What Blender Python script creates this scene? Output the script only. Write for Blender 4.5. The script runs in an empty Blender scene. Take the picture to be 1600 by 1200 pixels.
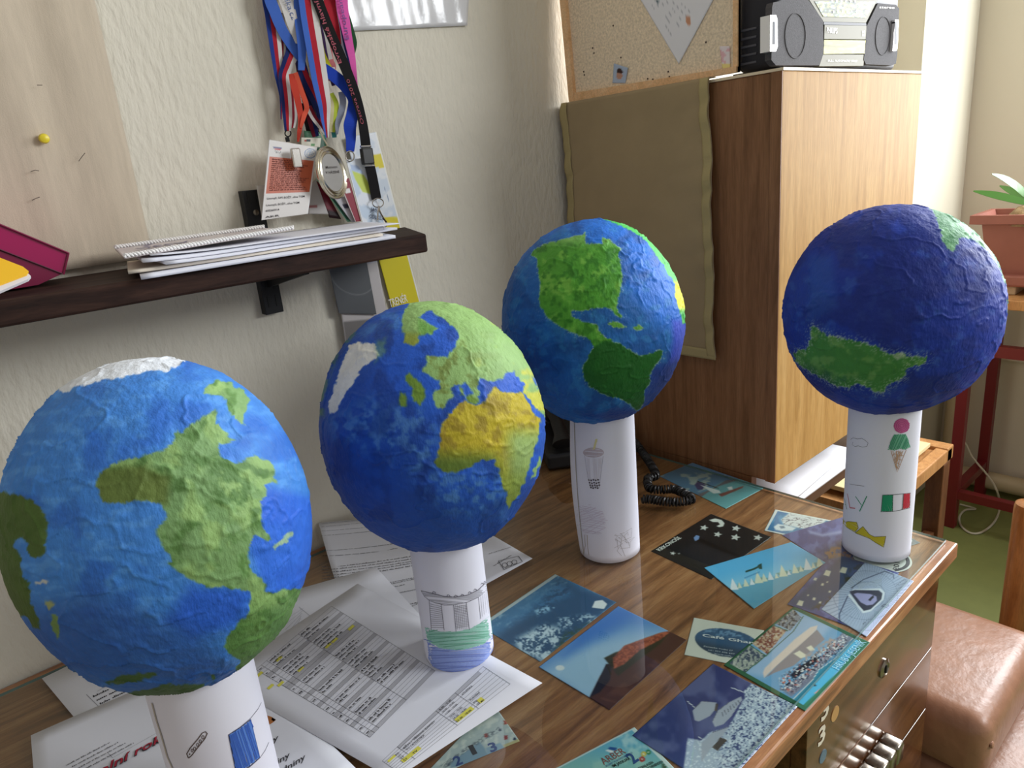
import bpy, bmesh, math, random
import numpy as np
from mathutils import Matrix, Vector

# ------------------------------------------------------------------ camera
F = 1109.0
RC = np.array([[0.74245995, -0.66364642, -0.09125046],
               [-0.26065315, -0.16071449, -0.95196155],
               [0.61710061, 0.73057804, -0.29230561]])   # rows: right, down, forward
DZ = 0.75                                                # desk top height
CAM = np.array([0.0, 0.0, DZ + 0.555])
scene = bpy.context.scene
COL = scene.collection
cd = bpy.data.cameras.new('camera')
cd.sensor_width = 36.0
cd.lens = F / 1600.0 * 36.0
cd.clip_start = 0.02
cam = bpy.data.objects.new('camera', cd)
COL.objects.link(cam)
M = Matrix.Identity(4)
for i in range(3):
    M[i][0] = RC[0][i]
    M[i][1] = -RC[1][i]
    M[i][2] = -RC[2][i]
    M[i][3] = CAM[i]
cam.matrix_world = M
scene.camera = cam

# ------------------------------------------------------------------ light and exposure
world = bpy.data.worlds.new('world')
scene.world = world
world.use_nodes = True
bg = world.node_tree.nodes['Background']
bg.inputs[0].default_value = (1.0, 0.965, 0.90, 1)
bg.inputs[1].default_value = 0.34
# assumed daylight: an unseen window bay in the end wall (+X), a larger lamp added in open space (-Y)
for loc, aim, wd, hg, en in (((2.83, -0.05, 1.78), (-1, 0, 0), 0.95, 1.30, 68), ((2.7, -1.9, 2.45), (-0.45, 1, -0.30), 1.5, 1.2, 72)):  # second lamp is added
    la = bpy.data.lights.new('assumed_daylight', 'AREA')
    la.shape = 'RECTANGLE'; la.size = wd; la.size_y = hg; la.energy = en
    la.color = (0.93, 0.965, 1.0)
    lo = bpy.data.objects.new('assumed_daylight', la)
    COL.objects.link(lo)
    lo.location = loc
    lo.rotation_euler = Vector(aim).to_track_quat('-Z', 'Y').to_euler()
scene.view_settings.view_transform = 'Standard'
scene.view_settings.look = 'None'
scene.view_settings.gamma = 1.0
scene.view_settings.use_curve_mapping = False
scene.view_settings.exposure = 0.3

random.seed(7)
rng = np.random.default_rng(7)

# ------------------------------------------------------------------ projection helpers (photo pixel -> real plane)
def ray(p):
    return RC.T @ np.array([(p[0] - 800) / F, (p[1] - 600) / F, 1.0])
def onplane(p, n, c):
    d = ray(p); n = np.array(n, float)
    return CAM + (c - n @ CAM) / (n @ d) * d
def Dk(x, y, z=DZ): return onplane((x, y), (0, 0, 1), z)
def Wl(x, y, Y=1.0): return onplane((x, y), (0, 1, 0), Y)
def Xp(x, y, X): return onplane((x, y), (1, 0, 0), X)
def proj(P):
    q = (np.atleast_2d(P) - CAM) @ RC.T
    return np.stack([800 + F * q[:, 0] / q[:, 2], 600 + F * q[:, 1] / q[:, 2]], 1)

# ------------------------------------------------------------------ numeric helpers
def lin(c):
    c = np.asarray(c, float) / 255.0
    return np.where(c <= 0.04045, c / 12.92, ((c + 0.055) / 1.055) ** 2.4)
def L4(c):
    v = lin(c); return (float(v[0]), float(v[1]), float(v[2]), 1.0)
def _h(i, j, k, s):
    n = (i * 374761393 + j * 668265263 + k * 2147483647 + s * 1274126177) & 0xffffffff
    n = ((n ^ (n >> 13)) * 1274126177) & 0xffffffff
    n = n ^ (n >> 16)
    return (n & 0xffff) / 65535.0
def noise3(x, y, z, s=0):
    xi, yi, zi = np.floor(x).astype(np.int64), np.floor(y).astype(np.int64), np.floor(z).astype(np.int64)
    fx, fy, fz = x - xi, y - yi, z - zi
    fx, fy, fz = [f * f * (3 - 2 * f) for f in (fx, fy, fz)]
    r = 0
    for a in (0, 1):
        for b in (0, 1):
            for c in (0, 1):
                w = (fx if a else 1 - fx) * (fy if b else 1 - fy) * (fz if c else 1 - fz)
                r = r + w * _h(xi + a, yi + b, zi + c, s)
    return r
def fbm3(P, sc, octv=4, s=0):
    r = 0; a = 0.5; t = 0
    for o in range(octv):
        r = r + a * noise3(P[:, 0] * sc, P[:, 1] * sc, P[:, 2] * sc, s + o); t += a
        a *= 0.5; sc *= 2.03
    return r / t
def fbm2(x, y, sc, octv=4, s=0):
    return fbm3(np.stack([x, y, np.zeros_like(x) + 0.37], 1), sc, octv, s)
def sdf(px, py, poly):
    """signed distance to polygon (positive inside)"""
    poly = np.asarray(poly, float)
    d = np.full(px.shape, 1e18); ins = np.zeros(px.shape, bool)
    n = len(poly)
    for i in range(n):
        ax, ay = poly[i]; bx, by = poly[(i + 1) % n]
        ex, ey = bx - ax, by - ay
        t = np.clip(((px - ax) * ex + (py - ay) * ey) / (ex * ex + ey * ey + 1e-12), 0, 1)
        d = np.minimum(d, (px - ax - t * ex) ** 2 + (py - ay - t * ey) ** 2)
        if ay != by:
            ins ^= ((ay > py) != (by > py)) & (px < (bx - ax) * (py - ay) / (by - ay) + ax)
    d = np.sqrt(d)
    return np.where(ins, d, -d)
def sstep(x, a, b):
    t = np.clip((x - a) / (b - a), 0, 1); return t * t * (3 - 2 * t)
def mixc(base, col, m):
    m = np.clip(m, 0, 1)[:, None]
    return base * (1 - m) + np.asarray(col, float) * m
def Zs(pts, sc, ox, oy):
    return [(ox + x / sc, oy + y / sc) for x, y in pts]

# ------------------------------------------------------------------ materials
MATS = {}
def mat(name, color=(200, 200, 200), rough=0.6, metal=0.0, coat=0.0, spec=0.5, bump=None, vcol=False,
        noise=None, trans=0.0, alpha=1.0, sheen=0.0):
    """bump = (scale, strength, distance) or with a stretch vector as 4th item; noise = (scale, amount, stretch)"""
    if name in MATS: return MATS[name]
    m = bpy.data.materials.new(name); m.use_nodes = True
    nt = m.node_tree; b = nt.nodes['Principled BSDF']
    b.inputs['Base Color'].default_value = L4(color)
    b.inputs['Roughness'].default_value = rough
    b.inputs['Metallic'].default_value = metal
    b.inputs['Specular IOR Level'].default_value = spec
    b.inputs['Coat Weight'].default_value = coat
    b.inputs['Coat Roughness'].default_value = 0.06
    b.inputs['Transmission Weight'].default_value = trans
    b.inputs['Alpha'].default_value = alpha
    b.inputs['Sheen Weight'].default_value = sheen
    tc = nt.nodes.new('ShaderNodeTexCoord')
    def mapped(st):
        mp = nt.nodes.new('ShaderNodeMapping'); mp.inputs['Scale'].default_value = st
        nt.links.new(tc.outputs['Object'], mp.inputs['Vector']); return mp.outputs['Vector']
    src = None
    if vcol:
        at = nt.nodes.new('ShaderNodeAttribute'); at.attribute_name = 'Col'
        src = at.outputs['Color']
        nt.links.new(src, b.inputs['Base Color'])
    if noise:
        nz = nt.nodes.new('ShaderNodeTexNoise'); nz.inputs['Scale'].default_value = noise[0]
        nz.inputs['Detail'].default_value = 6; nz.inputs['Roughness'].default_value = 0.6
        nt.links.new(mapped(noise[2] if len(noise) > 2 else (1, 1, 1)), nz.inputs['Vector'])
        mr = nt.nodes.new('ShaderNodeMapRange')
        mr.inputs[1].default_value = 0.3; mr.inputs[2].default_value = 0.7
        mr.inputs[3].default_value = 1 - noise[1]; mr.inputs[4].default_value = 1 + noise[1]
        nt.links.new(nz.outputs['Fac'], mr.inputs[0])
        vm = nt.nodes.new('ShaderNodeVectorMath'); vm.operation = 'SCALE'
        if src is None: vm.inputs[0].default_value = L4(color)[:3]
        else: nt.links.new(src, vm.inputs[0])
        nt.links.new(mr.outputs[0], vm.inputs['Scale'])
        nt.links.new(vm.outputs[0], b.inputs['Base Color'])
    if bump:
        bs = bump if isinstance(bump, list) else [bump]
        prev = None
        for q in bs:
            nz = nt.nodes.new('ShaderNodeTexNoise'); nz.inputs['Scale'].default_value = q[0]
            nz.inputs['Detail'].default_value = 4
            nt.links.new(mapped(q[3] if len(q) > 3 else (1, 1, 1)), nz.inputs['Vector'])
            bp = nt.nodes.new('ShaderNodeBump'); bp.inputs['Strength'].default_value = q[1]
            bp.inputs['Distance'].default_value = q[2]
            nt.links.new(nz.outputs['Fac'], bp.inputs['Height'])
            if prev: nt.links.new(prev.outputs['Normal'], bp.inputs['Normal'])
            prev = bp
        nt.links.new(prev.outputs['Normal'], b.inputs['Normal'])
    MATS[name] = m
    return m

def wood(name, c1, c2, c3, stretch, scale=6, rough=0.4, coat=0.0, pores=0.0, spec=0.5):
    if name in MATS: return MATS[name]
    m = bpy.data.materials.new(name); m.use_nodes = True
    nt = m.node_tree; b = nt.nodes['Principled BSDF']
    b.inputs['Roughness'].default_value = rough
    b.inputs['Specular IOR Level'].default_value = spec
    b.inputs['Coat Weight'].default_value = coat; b.inputs['Coat Roughness'].default_value = 0.08
    tc = nt.nodes.new('ShaderNodeTexCoord')
    mp = nt.nodes.new('ShaderNodeMapping'); mp.inputs['Scale'].default_value = stretch
    nt.links.new(tc.outputs['Object'], mp.inputs['Vector'])
    nz = nt.nodes.new('ShaderNodeTexNoise'); nz.inputs['Scale'].default_value = scale
    nz.inputs['Detail'].default_value = 8; nz.inputs['Roughness'].default_value = 0.62
    nz.inputs['Distortion'].default_value = 0.6
    nt.links.new(mp.outputs['Vector'], nz.inputs['Vector'])
    cr = nt.nodes.new('ShaderNodeValToRGB')
    e = cr.color_ramp.elements
    e[0].position = 0.32; e[0].color = L4(c1)
    e[1].position = 0.70; e[1].color = L4(c3)
    k = e.new(0.5); k.color = L4(c2)
    nt.links.new(nz.outputs['Fac'], cr.inputs['Fac'])
    n2 = nt.nodes.new('ShaderNodeTexNoise'); n2.inputs['Scale'].default_value = scale * 9
    n2.inputs['Detail'].default_value = 3
    nt.links.new(mp.outputs['Vector'], n2.inputs['Vector'])
    mr = nt.nodes.new('ShaderNodeMapRange')
    mr.inputs[1].default_value = 0.35; mr.inputs[2].default_value = 0.65
    mr.inputs[3].default_value = 0.88; mr.inputs[4].default_value = 1.08
    nt.links.new(n2.outputs['Fac'], mr.inputs[0])
    vm = nt.nodes.new('ShaderNodeVectorMath'); vm.operation = 'SCALE'
    nt.links.new(cr.outputs['Color'], vm.inputs[0]); nt.links.new(mr.outputs[0], vm.inputs['Scale'])
    nt.links.new(vm.outputs[0], b.inputs['Base Color'])
    if pores:
        bp = nt.nodes.new('ShaderNodeBump'); bp.inputs['Strength'].default_value = pores
        bp.inputs['Distance'].default_value = 0.0004
        nt.links.new(n2.outputs['Fac'], bp.inputs['Height']); nt.links.new(bp.outputs['Normal'], b.inputs['Normal'])
    MATS[name] = m
    return m

def clear_sheet(name, tint=(235, 245, 240), rough=0.0, ior=1.5, gloss=1.0):
    """thin clear sheet: see-through with Fresnel reflection"""
    m = bpy.data.materials.new(name); m.use_nodes = True
    nt = m.node_tree; nt.nodes.remove(nt.nodes['Principled BSDF'])
    out = nt.nodes['Material Output']
    tr = nt.nodes.new('ShaderNodeBsdfTransparent'); tr.inputs[0].default_value = L4(tint)
    gl = nt.nodes.new('ShaderNodeBsdfGlossy'); gl.inputs['Roughness'].default_value = rough
    gl.inputs['Color'].default_value = (gloss, gloss, gloss, 1)
    lw = nt.nodes.new('ShaderNodeLayerWeight'); lw.inputs['Blend'].default_value = 0.5
    pw = nt.nodes.new('ShaderNodeMath'); pw.operation = 'POWER'; pw.inputs[1].default_value = 5.0
    fr = nt.nodes.new('ShaderNodeMath'); fr.operation = 'MULTIPLY_ADD'
    f0 = ((ior - 1) / (ior + 1)) ** 2 * 1.6
    fr.inputs[1].default_value = 1 - f0; fr.inputs[2].default_value = f0
    nt.links.new(lw.outputs['Facing'], pw.inputs[0]); nt.links.new(pw.outputs[0], fr.inputs[0])
    mx = nt.nodes.new('ShaderNodeMixShader')
    nt.links.new(fr.outputs[0], mx.inputs[0]); nt.links.new(tr.outputs[0], mx.inputs[1])
    nt.links.new(gl.outputs[0], mx.inputs[2]); nt.links.new(mx.outputs[0], out.inputs['Surface'])
    MATS[name] = m
    return m

# ------------------------------------------------------------------ object helpers
ORG = {}
def tag(o, label=None, cat=None, group=None, kind=None):
    if label: o['label'] = label
    if cat: o['category'] = cat
    if group: o['group'] = group
    if kind: o['kind'] = kind
    return o
def thing(name, loc, label, cat, group=None):
    o = bpy.data.objects.new(name, None); COL.objects.link(o)
    o.empty_display_size = 0.05
    o.location = [float(v) for v in loc]; ORG[o.name] = np.array(loc, float)
    return tag(o, label, cat, group)
def obj(name, V, Fc, m, parent=None, origin=None, smooth=False, col=None, solid=0.0, mi=None, offset=-1.0):
    V = np.asarray(V, float)
    if parent is not None: org = ORG[parent.name]
    else: org = np.array(origin if origin is not None else V.mean(0) * [1, 1, 0] + [0, 0, V[:, 2].min()], float)
    me = bpy.data.meshes.new(name)
    if isinstance(Fc, np.ndarray):
        nf, k = Fc.shape
        me.vertices.add(len(V)); me.vertices.foreach_set('co', (V - org).astype(np.float32).ravel())
        me.loops.add(nf * k); me.loops.foreach_set('vertex_index', Fc.astype(np.int32).ravel())
        me.polygons.add(nf); me.polygons.foreach_set('loop_start', np.arange(0, nf * k, k, dtype=np.int32))
        me.update(calc_edges=True)
    else:
        me.from_pydata([tuple(v) for v in (V - org)], [], [tuple(int(i) for i in f) for f in Fc])
    ms = m if isinstance(m, (list, tuple)) else [m]
    for q in ms: me.materials.append(q)
    if mi is not None: me.polygons.foreach_set('material_index', np.asarray(mi, np.int32))
    if smooth: me.polygons.foreach_set('use_smooth', np.ones(len(me.polygons), bool))
    if col is not None:
        at = me.color_attributes.new('Col', 'FLOAT_COLOR', 'POINT')
        c4 = np.ones((len(V), 4), np.float32); c4[:, :3] = lin(np.clip(col, 0, 255))
        at.data.foreach_set('color', c4.ravel())
    o = bpy.data.objects.new(name, me); COL.objects.link(o)
    if parent is not None:
        o.parent = parent
        ORG[o.name] = org
        if parent.type == 'MESH': pass
    else:
        o.location = [float(v) for v in org]; ORG[o.name] = org
    if solid:
        md = o.modifiers.new('thickness', 'SOLIDIFY'); md.thickness = solid; md.offset = offset
    return o
class MB:
    """collects shapes into one mesh"""
    def __init__(s): s.v = []; s.f = []; s.m = []
    def add(s, V, Fc, mi=0):
        b = len(s.v); s.v += [tuple(map(float, p)) for p in V]
        for f in Fc: s.f.append(tuple(int(i) + b for i in f)); s.m.append(mi)
        return s
    def quad(s, a, b, c, d, mi=0): return s.add([a, b, c, d], [(0, 1, 2, 3)], mi)
    def box(s, lo, hi, mi=0, bevel=0.0, seg=2):
        bm = bmesh.new()
        lo = np.array(lo, float); hi = np.array(hi, float)
        r = bmesh.ops.create_cube(bm, size=1.0)
        for v in bm.verts:
            v.co = Vector([(lo[i] + hi[i]) / 2 + v.co[i] * (hi[i] - lo[i]) for i in range(3)])
        if bevel > 0:
            bmesh.ops.bevel(bm, geom=list(bm.edges), offset=bevel, segments=seg, profile=0.5, affect='EDGES')
        bm.verts.index_update()
        s.add([v.co for v in bm.verts], [[v.index for v in f.verts] for f in bm.faces], mi)
        bm.free(); return s
    def tube(s, pts, r, n=10, mi=0, cap=True):
        P = [np.array(p, float) for p in pts]; k = len(P)
        rr = r if isinstance(r, (list, tuple)) else [r] * k
        b = len(s.v); up = None
        for i in range(k):
            t = P[min(i + 1, k - 1)] - P[max(i - 1, 0)]; t /= np.linalg.norm(t) + 1e-12
            if up is None:
                up = np.array([0, 0, 1.0]) if abs(t[2]) < 0.9 else np.array([1.0, 0, 0])
            x = np.cross(up, t); x /= np.linalg.norm(x) + 1e-12; y = np.cross(t, x); up = y
            for j in range(n):
                a = 2 * math.pi * j / n
                s.v.append(tuple(P[i] + rr[i] * (math.cos(a) * x + math.sin(a) * y)))
        for i in range(k - 1):
            for j in range(n):
                s.f.append((b + i * n + j, b + i * n + (j + 1) % n, b + (i + 1) * n + (j + 1) % n, b + (i + 1) * n + j)); s.m.append(mi)
        if cap:
            s.f.append(tuple(b + j for j in range(n))[::-1]); s.m.append(mi)
            s.f.append(tuple(b + (k - 1) * n + j for j in range(n))); s.m.append(mi)
        return s
    def lathe(s, c, ax, prof, n=32, mi=0):
        """prof: list of (radius, height along ax)"""
        ax = np.array(ax, float); ax /= np.linalg.norm(ax); c = np.array(c, float)
        x = np.cross(ax, [0, 0, 1.0] if abs(ax[2]) < 0.9 else [1.0, 0, 0]); x /= np.linalg.norm(x); y = np.cross(ax, x)
        b = len(s.v); k = len(prof)
        for r, h in prof:
            for j in range(n):
                a = 2 * math.pi * j / n
                s.v.append(tuple(c + ax * h + r * (math.cos(a) * x + math.sin(a) * y)))
        for i in range(k - 1):
            for j in range(n):
                s.f.append((b + i * n + j, b + i * n + (j + 1) % n, b + (i + 1) * n + (j + 1) % n, b + (i + 1) * n + j)); s.m.append(mi)
        s.f.append(tuple(b + j for j in range(n))[::-1]); s.m.append(mi)
        s.f.append(tuple(b + (k - 1) * n + j for j in range(n))); s.m.append(mi)
        return s
    def prism(s, poly, d, mi=0):
        """extrude a planar 3D polygon by vector d"""
        n = len(poly); P = [np.array(p, float) for p in poly]; d = np.array(d, float)
        Fc = [tuple(range(n)), tuple(range(2 * n - 1, n - 1, -1))]
        Fc += [(i, (i + 1) % n, n + (i + 1) % n, n + i)[::-1] for i in range(n)]
        return s.add(P + [p + d for p in P], Fc, mi)
    def ribbon(s, pts, nrm, w, mi=0):
        P = [np.array(p, float) for p in pts]; k = len(P)
        V = []
        for i in range(k):
            t = P[min(i + 1, k - 1)] - P[max(i - 1, 0)]
            nn = np.array(nrm[i] if isinstance(nrm, list) else nrm, float)
            sd = np.cross(t, nn); sd /= np.linalg.norm(sd) + 1e-12
            ww = w[i] if isinstance(w, (list, tuple)) else w
            V += [P[i] - sd * ww / 2, P[i] + sd * ww / 2]
        return s.add(V, [(2 * i, 2 * i + 1, 2 * i + 3, 2 * i + 2) for i in range(k - 1)], mi)
    def build(s, name, m, parent=None, origin=None, smooth=False, solid=0.0):
        o = obj(name, s.v, s.f, m, parent, origin, False, None, solid, s.m)
        if smooth:
            me = o.data
            me.polygons.foreach_set('use_smooth', np.ones(len(me.polygons), bool))
            md = o.modifiers.new('edges', 'EDGE_SPLIT'); md.split_angle = math.radians(38)
        return o

def smooth_path(pts, n=6):
    """Catmull-Rom through points"""
    P = [np.array(p, float) for p in pts]
    P = [2 * P[0] - P[1]] + P + [2 * P[-1] - P[-2]]
    out = []
    for i in range(1, len(P) - 2):
        for j in range(n):
            t = j / n
            out.append(0.5 * ((2 * P[i]) + (-P[i - 1] + P[i + 1]) * t + (2 * P[i - 1] - 5 * P[i] + 4 * P[i + 1] - P[i + 2]) * t * t
                              + (-P[i - 1] + 3 * P[i] - 3 * P[i + 1] + P[i + 2]) * t ** 3))
    out.append(P[-2]); return out

TXT = {}
def text_mesh(s, bold=0.0, shear=0.0):
    k = (s, bold, shear)
    if k not in TXT:
        cu = bpy.data.curves.new('lettering', 'FONT'); cu.body = s; cu.size = 1.0
        cu.resolution_u = 2; cu.offset = bold; cu.shear = shear
        ob = bpy.data.objects.new('lettering', cu); COL.objects.link(ob)
        dg = bpy.context.evaluated_depsgraph_get(); dg.update()
        me = bpy.data.meshes.new_from_object(ob.evaluated_get(dg))
        V = np.array([v.co[:] for v in me.vertices]).reshape(-1, 3); Fc = [tuple(p.vertices) for p in me.polygons]
        bpy.data.objects.remove(ob); bpy.data.curves.remove(cu); bpy.data.meshes.remove(me)
        TXT[k] = (V, Fc)
    return TXT[k]
def text_on(mb, s, P0, P1, nrm, height=None, lift=0.0003, bold=0.0, shear=0.0, mi=0, mapf=None):
    """lettering along P0->P1 (fits that length); nrm points to the reader"""
    V, Fc = text_mesh(s, bold, shear)
    if len(V) == 0: return mb
    P0 = np.array(P0, float); P1 = np.array(P1, float); nrm = np.array(nrm, float)
    nrm /= np.linalg.norm(nrm)
    d = P1 - P0; ln = np.linalg.norm(d); d /= ln; up = np.cross(nrm, d)
    x0, x1 = V[:, 0].min(), V[:, 0].max(); sx = ln / (x1 - x0)
    sy = sx if height is None else height / 0.72
    W = P0 + np.outer((V[:, 0] - x0) * sx, d) + np.outer(V[:, 1] * sy, up) + nrm * lift
    if mapf is not None: W = np.array([mapf(w) for w in W])
    return mb.add(W, Fc, mi)

def grid(c00, c10, c11, c01, nx, ny):
    u, v = np.meshgrid(np.linspace(0, 1, nx), np.linspace(0, 1, ny)); u = u.ravel()[:, None]; v = v.ravel()[:, None]
    c00, c10, c11, c01 = [np.array(c, float) for c in (c00, c10, c11, c01)]
    P = (1 - u) * (1 - v) * c00 + u * (1 - v) * c10 + u * v * c11 + (1 - u) * v * c01
    i = np.arange(ny - 1)[:, None] * nx + np.arange(nx - 1)[None, :]; i = i.ravel()
    return P, np.stack([i, i + 1, i + nx + 1, i + nx], 1), u.ravel(), v.ravel()
PRINT = mat('printed_card', rough=0.35, vcol=True, spec=0.4)
PAPERV = mat('printed_paper', rough=0.75, vcol=True, spec=0.2)
def card(name, label, cat, corners, paint, nx, ny, group=None, solid=0.0004, m=None, parent=None, warp=None):
    """printed card: corners in order (u0v0,u1v0,u1v1,u0v1); paint(px,py,u,v)->sRGB 0..255 array"""
    P, Fc, u, v = grid(*corners, nx, ny)
    q = proj(P)
    c = paint(q[:, 0], q[:, 1], u, v)
    if warp is not None: P = warp(P, u, v)
    n = np.cross(P[1] - P[0], P[nx] - P[0])
    if n @ (CAM - P[0]) < 0: Fc = Fc[:, ::-1].copy()
    o = obj(name, P, Fc, m or PRINT, parent=parent, smooth=True, col=c, solid=solid)
    if parent is None: tag(o, label, cat, group)
    return o
def flat(c, n): return np.tile(np.array(c, float), (n, 1))

# ================================================================== THE SETTING
plaster = mat('plaster_wall', (222, 216, 200), rough=0.85, spec=0.2,
              bump=[(120, 0.75, 0.0040, (1, 1, 0.40)), (9, 0.4, 0.01)], noise=(3.0, 0.05))
lino = mat('green_lino', (122, 128, 72), rough=0.55, noise=(14, 0.08), bump=(80, 0.1, 0.001))
def structure(name, mb, m, smooth=False):
    o = mb.build(name, m, origin=(0, 0, 0), smooth=smooth); return tag(o, kind='structure')
structure('floor', MB().box((-1.6, -2.2, -0.05), (2.85, 1.0, 0.0)), lino)
structure('wall_left', MB().box((-1.6, 1.0, 0), (2.85, 1.12, 2.8)), plaster)
wr = MB()
wr.box((2.85, -2.2, 0), (2.97, 1.12, 0.98)); wr.box((2.85, -2.2, 2.42), (2.97, 1.12, 2.8))
wr.box((2.85, -2.2, 0.98), (2.97, -1.90, 2.42)); wr.box((2.85, 0.50, 0.98), (2.97, 1.12, 2.42))  # gap left for the assumed window, out of view
structure('wall_right', wr, mat('end_wall_plaster', (214, 208, 192), rough=0.85, spec=0.2, bump=(40, 0.2, 0.003)))
structure('wall_pilaster', MB().box((2.40, 0.865, 0), (2.85, 1.0, 2.8), bevel=0.004), mat('pilaster_plaster', (198, 193, 174), rough=0.8, spec=0.2, bump=(40, 0.15, 0.003)))
wf = MB()
for a, b in (((2.87, -1.90, 0.98), (2.93, 0.50, 1.03)), ((2.87, -1.90, 2.37), (2.93, 0.50, 2.42)),
             ((2.87, -1.90, 1.03), (2.93, -1.85, 2.37)), ((2.87, 0.45, 1.03), (2.93, 0.50, 2.37)), ((2.87, -0.73, 1.03), (2.93, -0.67, 2.37))):
    wf.box(a, b, bevel=0.004)
structure('assumed_window_1', wf, mat('white_window_paint', (232, 230, 222), rough=0.4))  # unseen end-wall window, assumed from the direction of the light
structure('trim_1', MB().box((2.815, -2.2, 0.505), (2.85, 0.865, 0.545), bevel=0.004), mat('pale_ledge_paint', (205, 198, 184), rough=0.6))
pipem = mat('cream_pipe_paint', (196, 182, 150), rough=0.45)
structure('baseboard_right', MB().tube([(2.80, -2.2, 0.055), (2.80, 0.862, 0.055)], 0.032, 14), pipem, True)
structure('trim_2', MB().tube([(2.795, 0.82, 0.0), (2.795, 0.82, 0.42), (2.80, 0.82, 0.47), (2.84, 0.82, 0.50)], 0.021, 14), pipem, True)

# ================================================================== DESK
deskwood = wood('desk_veneer', (112, 70, 44), (158, 104, 66), (190, 138, 94), (0.9, 9, 9), 7, 0.38, 0.25, 0.2)
deskfront = wood('desk_front_lacquer', (70, 40, 22), (96, 58, 32), (118, 74, 42), (0.9, 9, 9), 6, 0.22, 0.6)
desk = thing('desk', (0.4, 0.64, 0), 'brown veneer writing desk with drawers, topped by a glass sheet', 'desk')
MB().box((-0.62, 0.273, 0.726), (1.012, 0.996, 0.75), bevel=0.003).build('desk_top', deskwood, desk)
ped = MB()
ped.box((0.61, 0.306, 0.04), (0.626, 0.97, 0.726)); ped.box((0.979, 0.306, 0.04), (0.995, 0.97, 0.726))
ped.box((0.626, 0.95, 0.04), (0.979, 0.97, 0.726)); ped.box((0.61, 0.306, 0.0), (0.995, 0.97, 0.04))
ped.build('pedestal_carcass', deskfront, desk)
dmetal = mat('aged_handle_metal', (150, 142, 132), rough=0.22, metal=1.0, noise=(40, 0.12))
zz = [0.722, 0.583, 0.474, 0.26, 0.05]
for i in range(4):
    d = MB().box((0.612, 0.288, zz[i + 1] + 0.0015), (0.993, 0.306, zz[i] - 0.0015), bevel=0.0008).build('drawer', deskfront, desk)
    if i == 0:
        lk = MB().lathe((0.813, 0.288, 0.655), (0, -1, 0), [(0.013, 0), (0.013, 0.002), (0.009, 0.004), (0.008, 0.003), (0.0, 0.003)], 24).build('lock', dmetal, d, smooth=True)
        MB().box((0.812, 0.2835, 0.649), (0.814, 0.2848, 0.661)).build('keyhole', mat('black_slot', (12, 11, 10)), d)
    if i in (1, 2):
        zc = 0.528 if i == 1 else 0.37
        hb = MB()
        for k in range(6):
            x0 = 0.700 + k * 0.0225
            hb.box((x0 + 0.0006, 0.262, zc - 0.016), (x0 + 0.0219, 0.288, zc + 0.015), bevel=0.0045, seg=3)
        hb.box((0.699, 0.266, zc - 0.012), (0.836, 0.288, zc + 0.011), bevel=0.002)
        hb.build('drawer_handle', dmetal, d, smooth=True)
    if i == 0:
        stw = mat('worn_white_sticker', (214, 206, 186), rough=0.6)
        s1 = MB(); text_on(s1, '3', (0.643, 0.288, 0.686), (0.661, 0.288, 0.686), (0, -1, 0), height=0.026, bold=0.03, lift=0.0006)
        s1.build('number_sticker', stw, d)
        s2 = MB(); text_on(s2, '3', (0.638, 0.288, 0.655), (0.655, 0.288, 0.655), (0, -1, 0), height=0.024, bold=0.03, lift=0.0006)
        s2.build('number_sticker', stw, d)
        MB().lathe((0.678, 0.288, 0.674), (0, -1, 0), [(0.0095, 0), (0.0095, 0.0007)], 24).build('round_sticker', mat('tan_sticker', (182, 140, 84), rough=0.6), d)
        MB().lathe((0.652, 0.288, 0.632), (0, -1, 0), [(0.0085, 0), (0.0085, 0.0007)], 20).build('oval_sticker', mat('blue_sticker', (86, 110, 124), rough=0.5), d)
lg = MB().box((-0.60, 0.30, 0), (-0.575, 0.97, 0.726)).build('side_panel', deskfront, desk)
MB().box((-0.575, 0.93, 0.30), (0.61, 0.945, 0.726)).build('modesty_panel', deskfront, desk)

glassm = clear_sheet('desk_glass', (236, 243, 240), 0.0, 1.5)
clearm = bpy.data.materials.new('glass_underside'); clearm.use_nodes = True
_nt = clearm.node_tree; _nt.nodes.remove(_nt.nodes['Principled BSDF']); _t = _nt.nodes.new('ShaderNodeBsdfTransparent')
_t.inputs[0].default_value = (0.98, 1.0, 0.99, 1); _nt.links.new(_t.outputs[0], _nt.nodes['Material Output'].inputs['Surface'])
gl = MB().box((-0.30, 0.286, 0.7514), (1.002, 0.975, 0.7550)).build('glass_sheet', [glassm, mat('glass_edge', (96, 132, 128), rough=0.1, spec=0.8), clearm])
mi = [0] * len(gl.data.polygons)
for p in gl.data.polygons:
    if abs(p.normal.z) < 0.5: mi[p.index] = 1
    elif p.normal.z < 0: mi[p.index] = 2
gl.data.polygons.foreach_set('material_index', np.array(mi, np.int32))
tag(gl, 'clear glass sheet covering the desk top over the postcards', 'glass sheet')

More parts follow.
